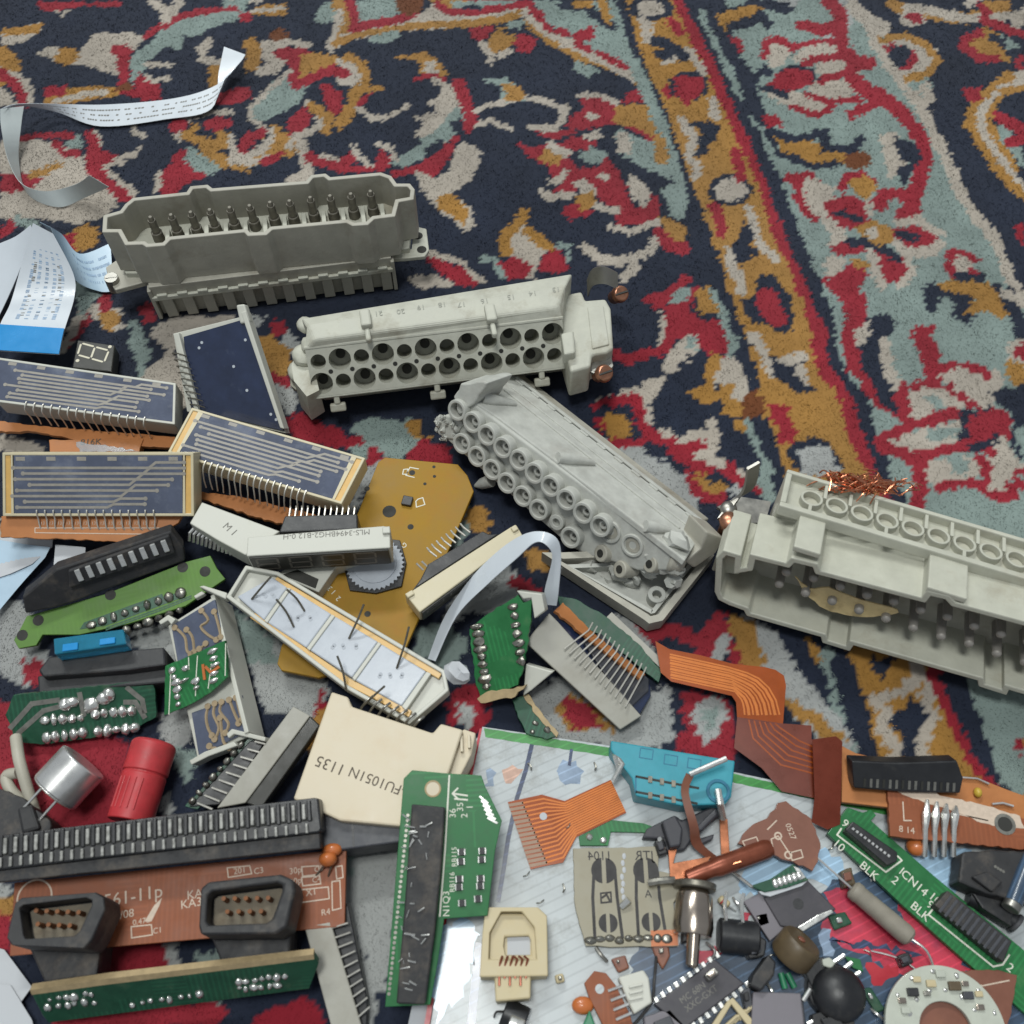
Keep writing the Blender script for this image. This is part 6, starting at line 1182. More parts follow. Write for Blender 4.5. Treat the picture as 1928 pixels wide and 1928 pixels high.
# ------------------------------------------------------------------ torn green board and bent display in the middle
fr = PF((900,1310), 4, (985,1290), 8, (885,1185), 12); t = thing('circuit_board', 'torn glossy green board with two columns of scraped solder joints', 'circuit board', fr)
slab(fr, t, 'board', 'pcb_green', [884,1185, 920,1155, 975,1120, 985,1135, 1003,1128, 1000,1170, 985,1260, 975,1290, 905,1318, 895,1280], 0, -1.6, 0.1, jag=0.3)
for k in range(9): q = fr.L(898+2.2*k, 1180+14*k); MB().ball((q[0],q[1],0.1), 1.15, 1.4, 0.9, 0.8, 10, 7).jitter(0.15, k).build('solder_joint', 'dull_solder', t, 0, True)
for k in range(7): q = fr.L(966+2.6*k, 1142+17*k); MB().ball((q[0],q[1],0.1), 1.15, 1.3, 0.9, 0.8, 10, 7).jitter(0.15, k+20).build('solder_joint', 'dull_solder', t, 0, True)
slab(fr, t, 'torn_layer', 'pcb_edge', [898,1316, 925,1300, 965,1298, 990,1290, 970,1312, 935,1318, 905,1324], 0.5, -1.8, 0.1, jag=0.4)
slab(fr, t, 'plastic_edge', 'display_white', [972,1112, 1020,1118, 1026,1150, 1006,1165, 1000,1126, 985,1128], 0.6, -4, 0.3); slab(fr, t, 'plastic_edge', 'display_white', [990,1250, 1042,1265, 1000,1300, 985,1310], -2, -5, 0.3, trace=-2)
fr = FF((960,1360), (1050,1390), 1.5); t = thing('board_scrap', 'narrow torn green scrap with fibrous edge beside the printed sheet', 'circuit board', fr)
slab(fr, t, 'board', 'pcb_dark_green', [965,1318, 985,1310, 1010,1345, 1050,1385, 1030,1392, 990,1380, 975,1350], 1.5, 0, 0.1, jag=0.3); slab(fr, t, 'torn_edge', 'pcb_edge', [985,1308, 995,1306, 1025,1350, 1052,1380, 1048,1388, 1008,1345], 1.7, 0, 0.1, jag=0.3)
for a, b in ((1008,1362), (1002,1378), (1030,1374)): q = fr.L(a, b, 1.5); MB().ball((q[0],q[1],1.6), 0.8, 1, 1, 0.7, 10, 6).build('solder_joint', 'dull_solder', t, 0, True)
fr = PF((1168,1374), 3, (990,1208), 10, (1208,1346), 4); t = thing('display_module', 'grey display bar with bent pins and torn green strip', 'display', fr)
slab(fr, t, 'case', 'display_grey', [989,1209, 1034,1154, 1050,1170, 1205,1345, 1208,1348, 1168,1374], 0, -2, 0.3)
SB = PF((1080,1180), 9, (1230,1300), 2, (1040,1160), 11); slab(SB, t, 'potting', 'navy_filter', [1034,1158, 1100,1188, 1225,1290, 1226,1310, 1205,1345, 1120,1255], -1, -3, 0.3).matrix_basis = t.matrix_world.inverted() @ SB.mat()
onpart(slab(SB, t, 'back_board', 'slate_plastic', [1100,1210, 1130,1190, 1222,1278, 1222,1300, 1190,1330, 1140,1270], 0.0, -1, 0.3), t, SB)
onpart(slab(SB, t, 'fibre_strip', 'pcb_orange', [1044,1150, 1060,1134, 1110,1185, 1215,1270, 1205,1278, 1100,1196], 1.2, 0, 0.1, jag=0.3), t, SB)
for k in range(13): onpart(MB().sweep([SB.L(1062+9.6*k, 1222+7.6*k+k*1.5, 0.5), SB.L(1108+8.6*k, 1187+6.8*k, 2.2), SB.L(1116+8.4*k, 1172+7.0*k, 2.6)], 0.24, 6).build('pin', 'silver_pin', t, 0, True), t, SB)
fr = PF((1060,1170), 4, (1240,1290), 2, (1052,1122), 5); t = thing('board_scrap', 'dark green board strip behind the bent display pins', 'circuit board', fr)
slab(fr, t, 'board', 'pcb_dark_green', [1050,1122, 1085,1128, 1140,1160, 1200,1210, 1245,1262, 1240,1285, 1130,1195, 1060,1160], 0, -1.4, 0.1, jag=0.2); line(fr, t, 'paper_edge', 'display_grey', 2.0, [1150,1160, 1245,1250], -0.6)
t, fr, rw = ribbon('ribbon_cable', 'pale grey narrow ribbon cable arching in a loop above the torn green board', [(806,1240,2), (838,1160,7), (890,1085,15), (950,1028,23), (1000,1002,29), (1042,1008,31), (1056,1040,29), (1052,1110,21), (1048,1140,15)], [(820,1245,3), (860,1160,10), (918,1100,19), (972,1052,27), (1006,1022,31), (1028,1026,30), (1040,1050,26), (1026,1110,18), (1026,1138,15)], 'ribbon_white', n=6)

# ------------------------------------------------------------------ printed plastic sheet with small parts on it
mat('flex_orange', (170,80,24), 0.2, spec=0.4, var=0.25, scale=60, coat=0.25, trans=0.25, dirt=(150,66,24), damt=0.4, dscale=60)
mat('flex_line', (190,108,44), 0.4, 0.1, var=0.15, spec=0.3)
mat('flex_dark', (98,36,16), 0.28, spec=0.3, var=0.25, scale=80, coat=0.15)
mat('flex_tin', (140,116,98), 0.5, 0.2, var=0.15)
mat('cyan_plastic', (46,142,158), 0.4, var=0.1, scale=160, dirt=(70,120,140), damt=0.4, dscale=90)
mat('cyan_shadow', (24,104,132), 0.5)  # deeper cyan for the square marks, slot end and boss
mat('clip_grey', (52,52,58), 0.5, var=0.15)
mat('board_khaki', (142,136,116), 0.45, var=0.1, scale=160, dirt=(110,96,72), damt=0.4, dscale=80)
mat('carbon_black', (44,42,42), 0.6, var=0.15)
mat('jack_cream', (186,172,136), 0.5, var=0.08, scale=160, dirt=(150,122,76), damt=0.5, dscale=90, dthr=0.55)
mat('nickel', (176,164,152), 0.22, 1.0, var=0.1)
mat('copper_sheet', (200,130,96), 0.25, 1.0, var=0.15)
mat('copper_tube', (132,72,52), 0.34, 0.5, var=0.2, dirt=(90,50,40), damt=0.4)
mat('resistor_grey', (140,134,122), 0.55, var=0.12, scale=300, dirt=(104,96,84), damt=0.4)
mat('chip_slate', (56,54,60), 0.5, var=0.15, dirt=(96,90,94), damt=0.3, dscale=100)
mat('flap_grey', (112,108,114), 0.55, var=0.1)
mat('ring_white', (176,180,168), 0.42, var=0.08, coat=0.2, dirt=(150,150,130), damt=0.4)
mat('bakelite_brown', (86,72,50), 0.5, var=0.2, dirt=(60,50,36), damt=0.5)
mat('green_sleeve', (40,120,84), 0.45)
mat('board_umber', (116,70,52), 0.45, var=0.14, scale=160, coat=0.15, dirt=(150,98,66), damt=0.5, dscale=70, dthr=0.54)
mat('print_green', (52,126,56), 0.35, var=0.3, scale=130, coat=0.4)
mat('print_navy', (46,58,86), 0.3, var=0.3, scale=140, coat=0.4)
mat('print_steel', (128,146,168), 0.3, var=0.3, scale=120, coat=0.4)
mat('print_sky', (150,180,204), 0.3, var=0.15, scale=60, coat=0.4)
mat('print_water', (60,80,102), 0.3, var=0.6, scale=70, coat=0.3, dirt=(34,42,60), damt=0.9, dscale=70, dthr=0.46)
mat('print_pink', (184,52,72), 0.3, var=0.3, scale=80, coat=0.3, dirt=(110,50,80), damt=0.8, dscale=60, dthr=0.5)
mat('print_red', (170,34,48), 0.35, var=0.1)
mat('print_peach', (188,152,134), 0.3, var=0.3, scale=160, coat=0.4)
mat('ring_purple', (150,110,170), 0.4, var=0.1)
mat('mustard', (190,160,60), 0.4)
def sheet_mat(m, lo=0.84, sc=130):
    """fine slanting lines of the ribbed plastic over the picture"""
    nt = m.node_tree; N = nt.nodes; K = nt.links; b = N['Principled BSDF']; src = b.inputs['Base Color'].links[0].from_socket
    tc = N.new('ShaderNodeTexCoord'); mp = N.new('ShaderNodeMapping'); mp.inputs['Rotation'].default_value = (0, 0, 0.95); K.new(tc.outputs['Object'], mp.inputs['Vector'])
    wv = N.new('ShaderNodeTexWave'); wv.inputs['Scale'].default_value = sc; wv.inputs['Distortion'].default_value = 0.4; K.new(mp.outputs[0], wv.inputs['Vector'])
    mr = N.new('ShaderNodeMapRange'); mr.inputs[1].default_value = 0.85; mr.inputs[2].default_value = 1; mr.inputs[3].default_value = 1; mr.inputs[4].default_value = lo; K.new(wv.outputs[1], mr.inputs[0])
    mx = N.new('ShaderNodeMix'); mx.data_type = 'RGBA'; mx.blend_type = 'MULTIPLY'; mx.inputs[0].default_value = 1; K.new(src, mx.inputs[6]); K.new(mr.outputs[0], mx.inputs[7]); K.new(mx.outputs[2], b.inputs['Base Color'])
mat('printed_sheet', (176,182,184), 0.36, var=0.18, scale=45, coat=0.1, spec=0.35, dirt=(118,116,108), damt=0.9, dscale=85, dthr=0.53)
sheet_mat(MATS['printed_sheet'])
for k in ('print_sky', 'print_water', 'print_pink', 'print_steel', 'print_navy', 'print_peach', 'print_green'): sheet_mat(MATS[k], 1.9 if k in ('print_water', 'print_navy') else 1.35, 150)
SH = FF((905,1370), (1420,1470), 1.2); t = thing('printed_sheet', 'glossy printed plastic sheet with green border, marble and flower picture', 'sheet', SH)
slab(SH, t, 'sheet', 'printed_sheet', [908,1368, 1150,1404, 1460,1470, 2080,1600, 2080,2060, 790,2060, 868,1560], 0.8, 0, 0.1)
slab(SH, t, 'red_edge', 'print_red', [903,1372, 908,1370, 868,1562, 788,2060, 776,2060, 862,1560], 0.86, 0.0, 0)
slab(SH, t, 'backing_paper', 'paper_white', [880,1410, 902,1385, 860,1560, 790,2060, 740,2060], -0.1, -0.4, 0)
NP = [0]
def pr_(m, px, h=0.84):
    NP[0] += 1; return slab(SH, t, 'printed_patch', m, px, h+0.006*NP[0], 0.7, 0, trace=0.8, jag=0.9 if m != 'print_green' else 0.1)
pr_('print_green', [911,1371, 1150,1408, 1460,1474, 2080,1604, 2080,1622, 1460,1490, 1148,1424, 914,1388])
line(SH, t, 'printed_line', 'print_navy', 1.1, [1001,1404, 990,1450, 973,1504, 957,1578, 946,1650, 938,1696], 0.83); line(SH, t, 'printed_line', 'print_navy', 2.0, [902,1780, 895,1851, 880,2000], 0.83); line(SH, t, 'printed_line', 'print_navy', 0.8, [1076,1412, 1072,1440], 0.83)
pr_('print_steel', [1048,1452, 1060,1430, 1085,1432, 1100,1452, 1092,1476, 1064,1478]); pr_('print_peach', [945,1450, 965,1440, 985,1448, 970,1466, 952,1475]); pr_('print_steel', [915,1450, 935,1455, 930,1480, 912,1478])
pr_('print_sky', [830,1745, 880,1730, 905,1760, 880,1850, 820,1930, 815,1850]); pr_('print_steel', [845,1800, 870,1790, 880,1850, 850,1900, 835,1860])
pr_('print_sky', [1400,1640, 1460,1610, 1560,1600, 1600,1640, 1560,1670, 1500,1640, 1440,1690, 1390,1680]); pr_('print_sky', [1680,1600, 1830,1600, 1800,1700, 1700,1640])
pr_('print_water', [1190,1800, 1240,1770, 1330,1790, 1400,1760, 1540,1680, 1620,1640, 1700,1700, 1850,1840, 2080,1900, 2080,2060, 1200,2060, 1180,1880])
pr_('print_pink', [1550,1680, 1590,1672, 1660,1735, 1740,1790, 1830,1850, 1740,1850, 1640,1800, 1560,1770, 1545,1745, 1575,1720], 0.88); pr_('print_pink', [1690,1700, 1740,1720, 1830,1830, 1800,1840, 1730,1790], 0.88); pr_('print_pink', [1300,1800, 1345,1780, 1360,1795, 1320,1820], 0.88); pr_('print_pink', [1395,1730, 1415,1720, 1412,1750, 1398,1748], 0.88)
pr_('print_red', [1628,1820, 1645,1812, 1660,1824, 1690,1818, 1692,1835, 1660,1856, 1640,1850], 0.9); pr_('print_steel', [1540,1760, 1565,1750, 1572,1790, 1550,1800], 0.88); pr_('print_navy', [1560,1770, 1640,1775, 1740,1800, 1640,1790], 0.9)
Z0 = 2.0
def obj(name, label, cat, a, b, z=Z0, grp=None):
    fr = FF(a, b, z); return fr, thing(name, label, cat, fr, grp)
# small orange flex
fr, t = obj('flex_circuit', 'short amber flexible circuit with fan of copper lines and white hole', 'flex circuit', (999,1636), (1085,1575))
slab(fr, t, 'film', 'flex_orange', [956,1510, 1020,1496, 1063,1508, 1150,1468, 1179,1530, 1085,1576, 1060,1624, 1023,1631, 999,1637], 0.6, 0.3, 0)
for k in range(15):
    u = (k+0.5)/15; f = lambda a, b: (a[0]*(1-u)+b[0]*u, a[1]*(1-u)+b[1]*u)
    P_ = [f((958,1512),(1000,1634)), f((982,1508),(1030,1628)), f((1022,1500),(1062,1618)), f((1062,1511),(1086,1572)), f((1150,1470),(1177,1528))]
    line(fr, t, 'copper_line', 'flex_line', 0.42, [v for p in P_[1:] for v in p], 0.6); line(fr, t, 'tinned_finger', 'flex_tin', 0.75, [v for p in P_[:2] for v in p], 0.6)
q = fr.L(1023,1537,0.6); MB().cyl((q[0],q[1],0.5), (q[0],q[1],0.68), 0.95, n=18).build('hole', 'paper_white', t)
# cyan connector with bracket pins
fr, t = obj('plug_connector', 'cyan blue plastic plug with three square marks and slots', 'connector', (1196,1497), (1376,1513), 9)
slab(fr, t, 'body', 'cyan_plastic', [1150,1394, 1384,1432, 1377,1500, 1365,1514, 1284,1517, 1197,1498, 1190,1466, 1150,1412], 0, -7, 0.4)
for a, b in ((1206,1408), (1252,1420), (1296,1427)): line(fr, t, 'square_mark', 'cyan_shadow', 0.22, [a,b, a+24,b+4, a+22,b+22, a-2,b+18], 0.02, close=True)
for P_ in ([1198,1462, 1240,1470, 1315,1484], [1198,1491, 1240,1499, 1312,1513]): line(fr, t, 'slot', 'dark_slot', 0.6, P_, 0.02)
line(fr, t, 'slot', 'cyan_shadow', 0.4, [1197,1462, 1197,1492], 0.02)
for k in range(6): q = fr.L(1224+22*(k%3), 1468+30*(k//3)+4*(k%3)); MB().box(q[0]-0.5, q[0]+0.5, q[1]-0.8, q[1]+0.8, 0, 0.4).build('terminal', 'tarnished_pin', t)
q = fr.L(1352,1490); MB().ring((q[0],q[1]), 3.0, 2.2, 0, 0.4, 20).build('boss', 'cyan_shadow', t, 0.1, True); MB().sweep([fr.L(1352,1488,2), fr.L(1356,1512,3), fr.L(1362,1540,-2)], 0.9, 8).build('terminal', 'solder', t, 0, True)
for a, b, c_, d_ in ((1160,1430,1168,1455), (1172,1438,1155,1470)): MB().sweep([fr.L(1158,1420,-1), fr.L(a,b,0), fr.L(c_,d_,-2)], 0.7, 8).build('terminal', 'solder', t, 0, True)
# thin brown strip, clip, copper strip
t, fr, rw = ribbon('flex_strip', 'narrow brown flexible strip with silver tip lying over the grey clip', [(1292,1455,14), (1282,1490,12), (1297,1553,10), (1305,1594,6), (1350,1628,3)], [(1306,1462,14), (1297,1492,12), (1314,1553,10), (1324,1590,6), (1364,1622,3)], 'board_umber', cat='flex circuit')
MB().sweep([Wp(1299,1458,14.2)-fr.o, Wp(1368,1428,16)-fr.o], 0.7, 8).build('silver_tip', 'bright_metal', t, 0, True)
fr, t = obj('plastic_clip', 'dark grey plastic latch clip below the cyan plug', 'clip', (1209,1575), (1348,1513), 5)
slab(fr, t, 'arm', 'clip_grey', [1209,1578, 1218,1560, 1246,1546, 1271,1534, 1284,1544, 1348,1514, 1356,1536, 1314,1566, 1290,1600, 1258,1606, 1250,1580], 0, -3, 0.5); slab(fr, t, 'jaw', 'clip_grey', [1246,1546, 1272,1534, 1286,1560, 1282,1592, 1262,1596], 3.5, 0, 0.5, trace=3.5); slab(fr, t, 'jaw', 'clip_grey', [1308,1560, 1348,1520, 1352,1534, 1320,1566], 3, 0, 0.5, trace=3); slab(fr, t, 'hook', 'clip_grey', [1312,1580, 1345,1570, 1342,1580, 1316,1592], 0.5, -2, 0.3)
for a, b in ((1242,1580), (1246,1595)): MB().sweep([fr.L(a,b,1), fr.L(a+12,b+6,-2)], 0.6, 8).build('metal_stub', 'solder', t, 0, True)
fr, t = obj('copper_strip', 'flat pinkish copper strip standing beside the brown flexible strip', 'strip', (1355,1541), (1372,1609), 3)
slab(fr, t, 'strip', 'copper_sheet', [1355,1542, 1370,1541, 1374,1606, 1358,1611], 0.8, 0, 0.1); slab(fr, t, 'tinned_end', 'solder', [1352,1530, 1366,1526, 1370,1541, 1356,1543], 1.0, 0, 0.2)
# flat green scrap behind the khaki board
fr, t = obj('board_scrap', 'flat green board scrap under the amber flexible circuit', 'circuit board', (1091,1590), (1209,1560))
slab(fr, t, 'board', 'pcb_green', [1090,1575, 1152,1544, 1212,1550, 1240,1560, 1238,1568, 1150,1566, 1145,1592, 1092,1592], 1.0, 0, 0.1)
for a, b in ((1110,1576), (1136,1582)): q = fr.L(a, b, 1); MB().ball((q[0],q[1],1), 1.1, 1, 1, 0.6, 12, 7).build('solder_joint', 'solder', t, 0, True)
# khaki keypad board
fr, t = obj('circuit_board', 'khaki keypad board with black carbon pads and mirrored lettering', 'circuit board', (1103,1780), (1277,1780), 2.4)
slab(fr, t, 'board', 'board_khaki', [1079,1597, 1160,1596, 1241,1594, 1240,1640, 1268,1646, 1287,1668, 1268,1700, 1276,1760, 1277,1781, 1160,1783, 1103,1781, 1094,1749, 1082,1700], 1.5, 0, 0.1, jag=0.12)
for cx, cy, r in ((1137,1639,22), (1216,1639,22), (1145,1738,16), (1226,1736,16)):
    c = fr.L(cx, cy, 1.5); rr = abs(fr.L(cx+r, cy, 1.5)[0]-c[0])
    for s in (0, 1):
        a0 = math.pi/2+0.1 if s == 0 else -math.pi/2+0.1; P = [(c[0]+rr*math.cos(a0+math.pi*k/12*0.94)+(-0.25 if s == 0 else 0.25), c[1]+rr*1.05*math.sin(a0+math.pi*k/12*0.94)) for k in range(13)]; MB().prism(P, 1.4, 1.56).build('carbon_pad', 'carbon_black', t)
for P_ in ([1118,1645, 1116,1690, 1120,1765], [1158,1642, 1162,1690, 1172,1765], [1198,1645, 1198,1690, 1202,1760], [1238,1642, 1242,1690, 1252,1750]): line(fr, t, 'carbon_track', 'carbon_black', 0.75, P_, 1.5)
for s, a, b, z in (('1104',1152,1616,3.0), ('JTR',1231,1616,3.2)): q = fr.L(a, b, 1.5); text(s, t, q[0], q[1]-0.4, 1.54, z, 'carbon_black', 0, flip=True)
q = fr.L(1222,1690,1.5); text('A', t, q[0]-1, q[1], 1.54, 2.6, 'carbon_black', 0); line(fr, t, 'printed_square', 'carbon_black', 0.4, [1131,1682, 1150,1680, 1151,1698, 1132,1700], 1.5, close=True); line(fr, t, 'printed_square', 'carbon_black', 0.5, [1134,1690, 1142,1684, 1148,1696], 1.51)
for k in range(9): q = fr.L(1112+18*k, 1769+random.uniform(-4,2), 1.5); MB().ball((q[0],q[1],1.5), 1.0, 1.2, 0.9, 0.7, 10, 6).build('solder_joint', 'dull_solder', t, 0, True)
slab(fr, t, 'bare_copper', 'orange_cap', [1225,1752, 1276,1750, 1277,1780, 1226,1782], 1.56, 1.4, 0); q = fr.L(1170,1708,2); MB().sweep([q, q+np.array([1.8,1.6,1.0])], [0.8,0.9], 8).build('solder_lump', 'solder', t, 0, True)
for k in range(7): q = fr.L(1175+random.uniform(-4,4), 1612+13*k, 1.5); MB().ball((q[0],q[1],1.5), 0.5, 1, 1.6, 0.4, 8, 5).build('glue_spot', 'paper_white', t, 0, True)
# phone jack
fr, t = obj('phone_jack', 'cream plastic phone jack with stepped square opening', 'socket', (903,1839), (1032,1839), 10)
oc = fr.P([914,1708, 1013,1708, 1030,1724, 1032,1838, 1000,1840, 999,1880, 933,1886, 930,1840, 903,1840, 908,1760])
cv = fr.P([942,1736, 1000,1736, 1008,1790, 1000,1806, 930,1806, 926,1770])
MB().prism(oc, -8.5, -3.5).build('base', 'jack_cream', t, 0.4)
def ringplate(outer, inner, z0, z1, name):
    r0 = fr.P(outer); mb = MB(); n = len(r0); r1 = fr.P(inner)
    vs = [(p[0],p[1],z) for z in (z0,z1) for p in r0]+[(p[0],p[1],z) for z in (z0,z1) for p in r1]; fs = []
    for i in range(n):
        j = (i+1) % n; fs += [(i,j,n+j,n+i), (2*n+j,2*n+i,3*n+i,3*n+j), (n+i,n+j,3*n+j,3*n+i), (j,i,2*n+i,2*n+j)]
    mb.add(vs, fs).build(name, 'jack_cream', t, 0.3)
ringplate([914,1708, 1013,1708, 1030,1724, 1032,1838, 903,1840, 908,1760], [944,1716, 982,1716, 1006,1746, 1010,1806, 920,1806, 922,1756], -3.5, 0, 'frame')
ringplate([935,1718, 990,1718, 1008,1746, 1010,1806, 920,1806, 922,1756], [950,1762, 996,1760, 1000,1770, 1002,1798, 952,1798, 948,1780], -5, -2.0, 'inner_step')
slab(fr, t, 'lower_lip', 'jack_cream', [930,1806, 1000,1806, 999,1880, 933,1886], -0.6, -8, 0.4, trace=-0.6)
q0, q1 = fr.L(955,1798,-3.4), fr.L(998,1764,-3.4); MB().box(q0[0], q1[0], q0[1], q1[1], -3.6, -3.3).build('opening', 'paper_white', t)
for k in range(6): a = 940+10*k; MB().sweep([fr.L(a, 1856-14*(k % 2), -0.4), fr.L(a, 1820, -0.3), fr.L(a+4, 1806, 0.3), fr.L(a+(6 if k < 3 else -4), 1800, 0.6)], 0.3, 6).build('contact_wire', 'copper_tube', t, 0, True)
# metal plug and copper tube
a, b = Wp(1308,1675,6.5), Wp(1304,1762,6.5); e = _n(b-a); y_ = _n(np.cross([0,0,1.0], e)); fr = Fr(a, e, y_, np.cross(e, y_)); t = thing('audio_plug', 'nickel audio plug with long centre pin and copper collar', 'plug', fr); LL = np.linalg.norm(b-a)
MB().sweep([(0,0,0), (1.5,0,0), (LL-2,0,0), (LL,0,0)], [3.4,4.3,4.8,4.4], 28).build('barrel', 'nickel', t, 0.2, True); MB().sweep([(LL*0.45,0,2.6), (LL+6.5,0,1.0), (LL+7,0,0.9)], [1.6,1.5,1.0], 18).build('centre_pin', 'nickel', t, 0, True); MB().sweep([(-1.6,0,0), (0,0,0)], [5.2,5.0], 24).build('collar', 'tarnished_pin', t, 0.3, True); MB().sweep([(-1.5,-5,0), (-0.5,-9,1), (0,-11,0)], 1.0, 8).build('solder_tag', 'dull_solder', t, 0, True)
slab(FF((1265,1650), (1339,1615), 5), t, 'copper_collar', 'copper_sheet', [1258,1600, 1276,1594, 1268,1625, 1340,1612, 1320,1640, 1290,1660, 1262,1660], 0, -0.6, 0.1).matrix_basis = t.matrix_world.inverted() @ FF((1265,1650), (1339,1615), 5).mat()
a, b = Wp(1292,1655,6), Wp(1448,1597,5); fr = FF((1292,1655), (1448,1597), 0); t = thing('copper_tube', 'reddish copper tube with a ragged slit end resting across the copper collar', 'tube', fr)
MB().sweep(curve([fr.loc(Wp(*p)) for p in ((1290,1656,6), (1330,1640,6.5), (1390,1618,6), (1450,1596,5))], 5), [0.8]+[2.0]*6+[2.4]*8+[2.0], 14).build('tube', 'copper_tube', t, 0, True); MB().sweep([fr.loc(Wp(1300,1650,7)), fr.loc(Wp(1395,1622,8.4))], 0.25, 6).build('slit_edge', 'copper_sheet', t, 0, True)
# torn umber board
fr, t = obj('board_scrap', 'torn umber board scrap with printed part outlines', 'circuit board', (1389,1590), (1540,1600), 4)
slab(fr, t, 'board', 'board_umber', [1389,1588, 1411,1558, 1445,1540, 1464,1512, 1480,1508, 1494,1520, 1528,1542, 1545,1588, 1540,1622, 1530,1640, 1464,1612, 1426,1600], 1.5, 0, 0.1, jag=0.3)
q = fr.L(1478,1552,1.5); text('0527', t, q[0], q[1], 1.53, 2.0, 'silk_pale', -70)
for P_ in ([1398,1584, 1424,1576, 1430,1590, 1404,1596], [1486,1606, 1508,1600, 1512,1614, 1492,1620]): line(fr, t, 'silk_line', 'silk_pale', 0.28, P_, 1.52, close=True)
for P_ in ([1456,1600, 1452,1580, 1465,1574, 1490,1612], [1445,1562, 1462,1545]): line(fr, t, 'silk_line', 'silk_pale', 0.3, P_, 1.52)
for a, b in ((1465,1574), (1484,1610)): q = fr.L(a, b, 1.5); MB().ring((q[0],q[1]), 1.0, 0.6, 1.5, 1.56, 16).build('silk_ring', 'silk_pale', t)
# large amber flex: bright curved part, dark folded part, end strip
fr = PF((1389,1350), 3, (1472,1356), 3, (1264,1230), 5); t = thing('flex_circuit', 'long amber flexible circuit with curved copper lines and dark folded end', 'flex circuit', fr)
slab(fr, t, 'film', 'flex_orange', [1234,1207, 1260,1222, 1320,1234, 1381,1250, 1440,1256, 1460,1261, 1476,1272, 1480,1290, 1474,1366, 1388,1352, 1386,1322, 1378,1310, 1264,1283, 1244,1266], 0, -0.25, 0)
for k in range(9):
    u = k/8; line(fr, t, 'copper_line', 'flex_line', 0.75 if k % 2 else 0.45, [v for p in [(1262+2*u,1232+44*u)]+[(1370+20*u-6*u,1256+46*u)]+[((1386+u*4)+(82-70*u)*math.sin(s), (1356-6*u)-(92-54*u)*math.cos(s)) for s in (0.25,0.55,0.85,1.15,1.45)] for v in p], 0.02)
FD = PF((1389,1350), 4, (1528,1365), 5, (1472,1490), 3); 
d = slab(FD, t, 'folded_film', 'flex_dark', [1388,1350, 1472,1362, 1528,1366, 1528,1392, 1545,1394, 1540,1504, 1472,1490, 1434,1446, 1382,1408], 0.2, 0, 0); onpart(d, t, FD)
for k in range(6): onpart(line(FD, t, 'copper_line', 'flex_orange', 0.4, [1410+10*k,1356+1.4*k, 1418+10*k,1390-4*k, 1470+7*k,1440-9*k, 1530,1456-10*k], 0.22), t, FD)
EF = PF((1530,1550), 5, (1580,1550), 5, (1535,1390), 9); onpart(slab(EF, t, 'end_strip', 'flex_dark', [1530,1392, 1574,1386, 1586,1396, 1582,1552, 1558,1562, 1528,1548, 1534,1500], 0.3, 0, 0), t, EF)
# long green board with two headers
fr = PF((1558,1569), 5, (1841,1830), 4, (1599,1522), 5); t = thing('circuit_board', 'long narrow green board with two black headers and white letters', 'circuit board', fr)
slab(fr, t, 'board', 'pcb_green', [1558,1569, 1596,1520, 1625,1530, 1640,1524, 1650,1535, 1640,1545, 1760,1650, 1960,1815, 1990,1960, 1841,1830, 1700,1705], 0, -1.6, 0.15)
slab(fr, t, 'pin_header', 'black_plastic', [1592,1562, 1606,1546, 1690,1604, 1690,1622, 1672,1630], 3.5, 0, 0.3, trace=3.5); slab(fr, t, 'pin_header', 'dusty_black', [1760,1704, 1785,1676, 1906,1772, 1890,1812], 3.5, 0, 0.3, trace=3.5)
for k in range(10): q = fr.L(1606+7.4*k, 1561+5.6*k, 3.5); MB().box(q[0]-0.3, q[0]+0.3, q[1]-0.3, q[1]+0.3, 3.5, 3.8).build('pin', 'bright_metal', t)
for k in range(11): q = fr.L(1780+10.5*k, 1702+8.4*k, 3.5); MB().box(q[0]-0.35, q[0]+0.35, q[1]-2.6, q[1]+2.6, 3.5, 3.75).build('header_rib', 'slate_plastic', t, 0.1)
for P_ in ([1584,1560, 1576,1572, 1668,1642, 1698,1620, 1690,1612], [1756,1712, 1748,1722, 1870,1820, 1888,1816, 1900,1798]): line(fr, t, 'silk_line', 'silk_white', 0.4, P_, 0.02)
for s, a, b in (('10',1572,1582), ('9',1588,1545), ('BLK',1622,1624), ('2',1682,1652), ('1',1694,1634), ('CN14',1700,1640), ('10',1752,1682), ('9',1748,1698), ('BLK',1718,1700), ('2',1898,1816)): q = fr.L(a, b); text(s, t, q[0], q[1]-1.2, 0.03, 2.9, 'silk_white', 0 if s != '9' else 0)
# brown boards with black header and pins
fr = FF((1585,1509), (1672,1516), 6); t = thing('circuit_board', 'orange brown board with a long black socket strip at the sheet edge', 'circuit board', fr)
slab(fr, t, 'board', 'pcb_orange', [1585,1404, 1612,1418, 1806,1462, 1850,1468, 1895,1486, 1990,1520, 1990,1570, 1672,1520, 1585,1510], 0, -1.6, 0.15)
HF = PF((1608,1488), 9, (1808,1494), 9, (1604,1434), 13); onpart(slab(HF, t, 'socket_strip', 'black_plastic', [1604,1432, 1690,1436, 1802,1432, 1814,1466, 1808,1494, 1700,1492, 1608,1484], 0, -5, 0.4), t, HF)
hs = sub('socket_row', t, HF)
for k in range(15): q = HF.L(1628+12*k, 1470+0.6*k); MB().box(q[0]-0.32, q[0]+0.32, q[1]-1.6, q[1]+0.6, 0, 0.15).build('socket_slot', 'dull_solder' if k % 3 else 'dark_slot', hs)
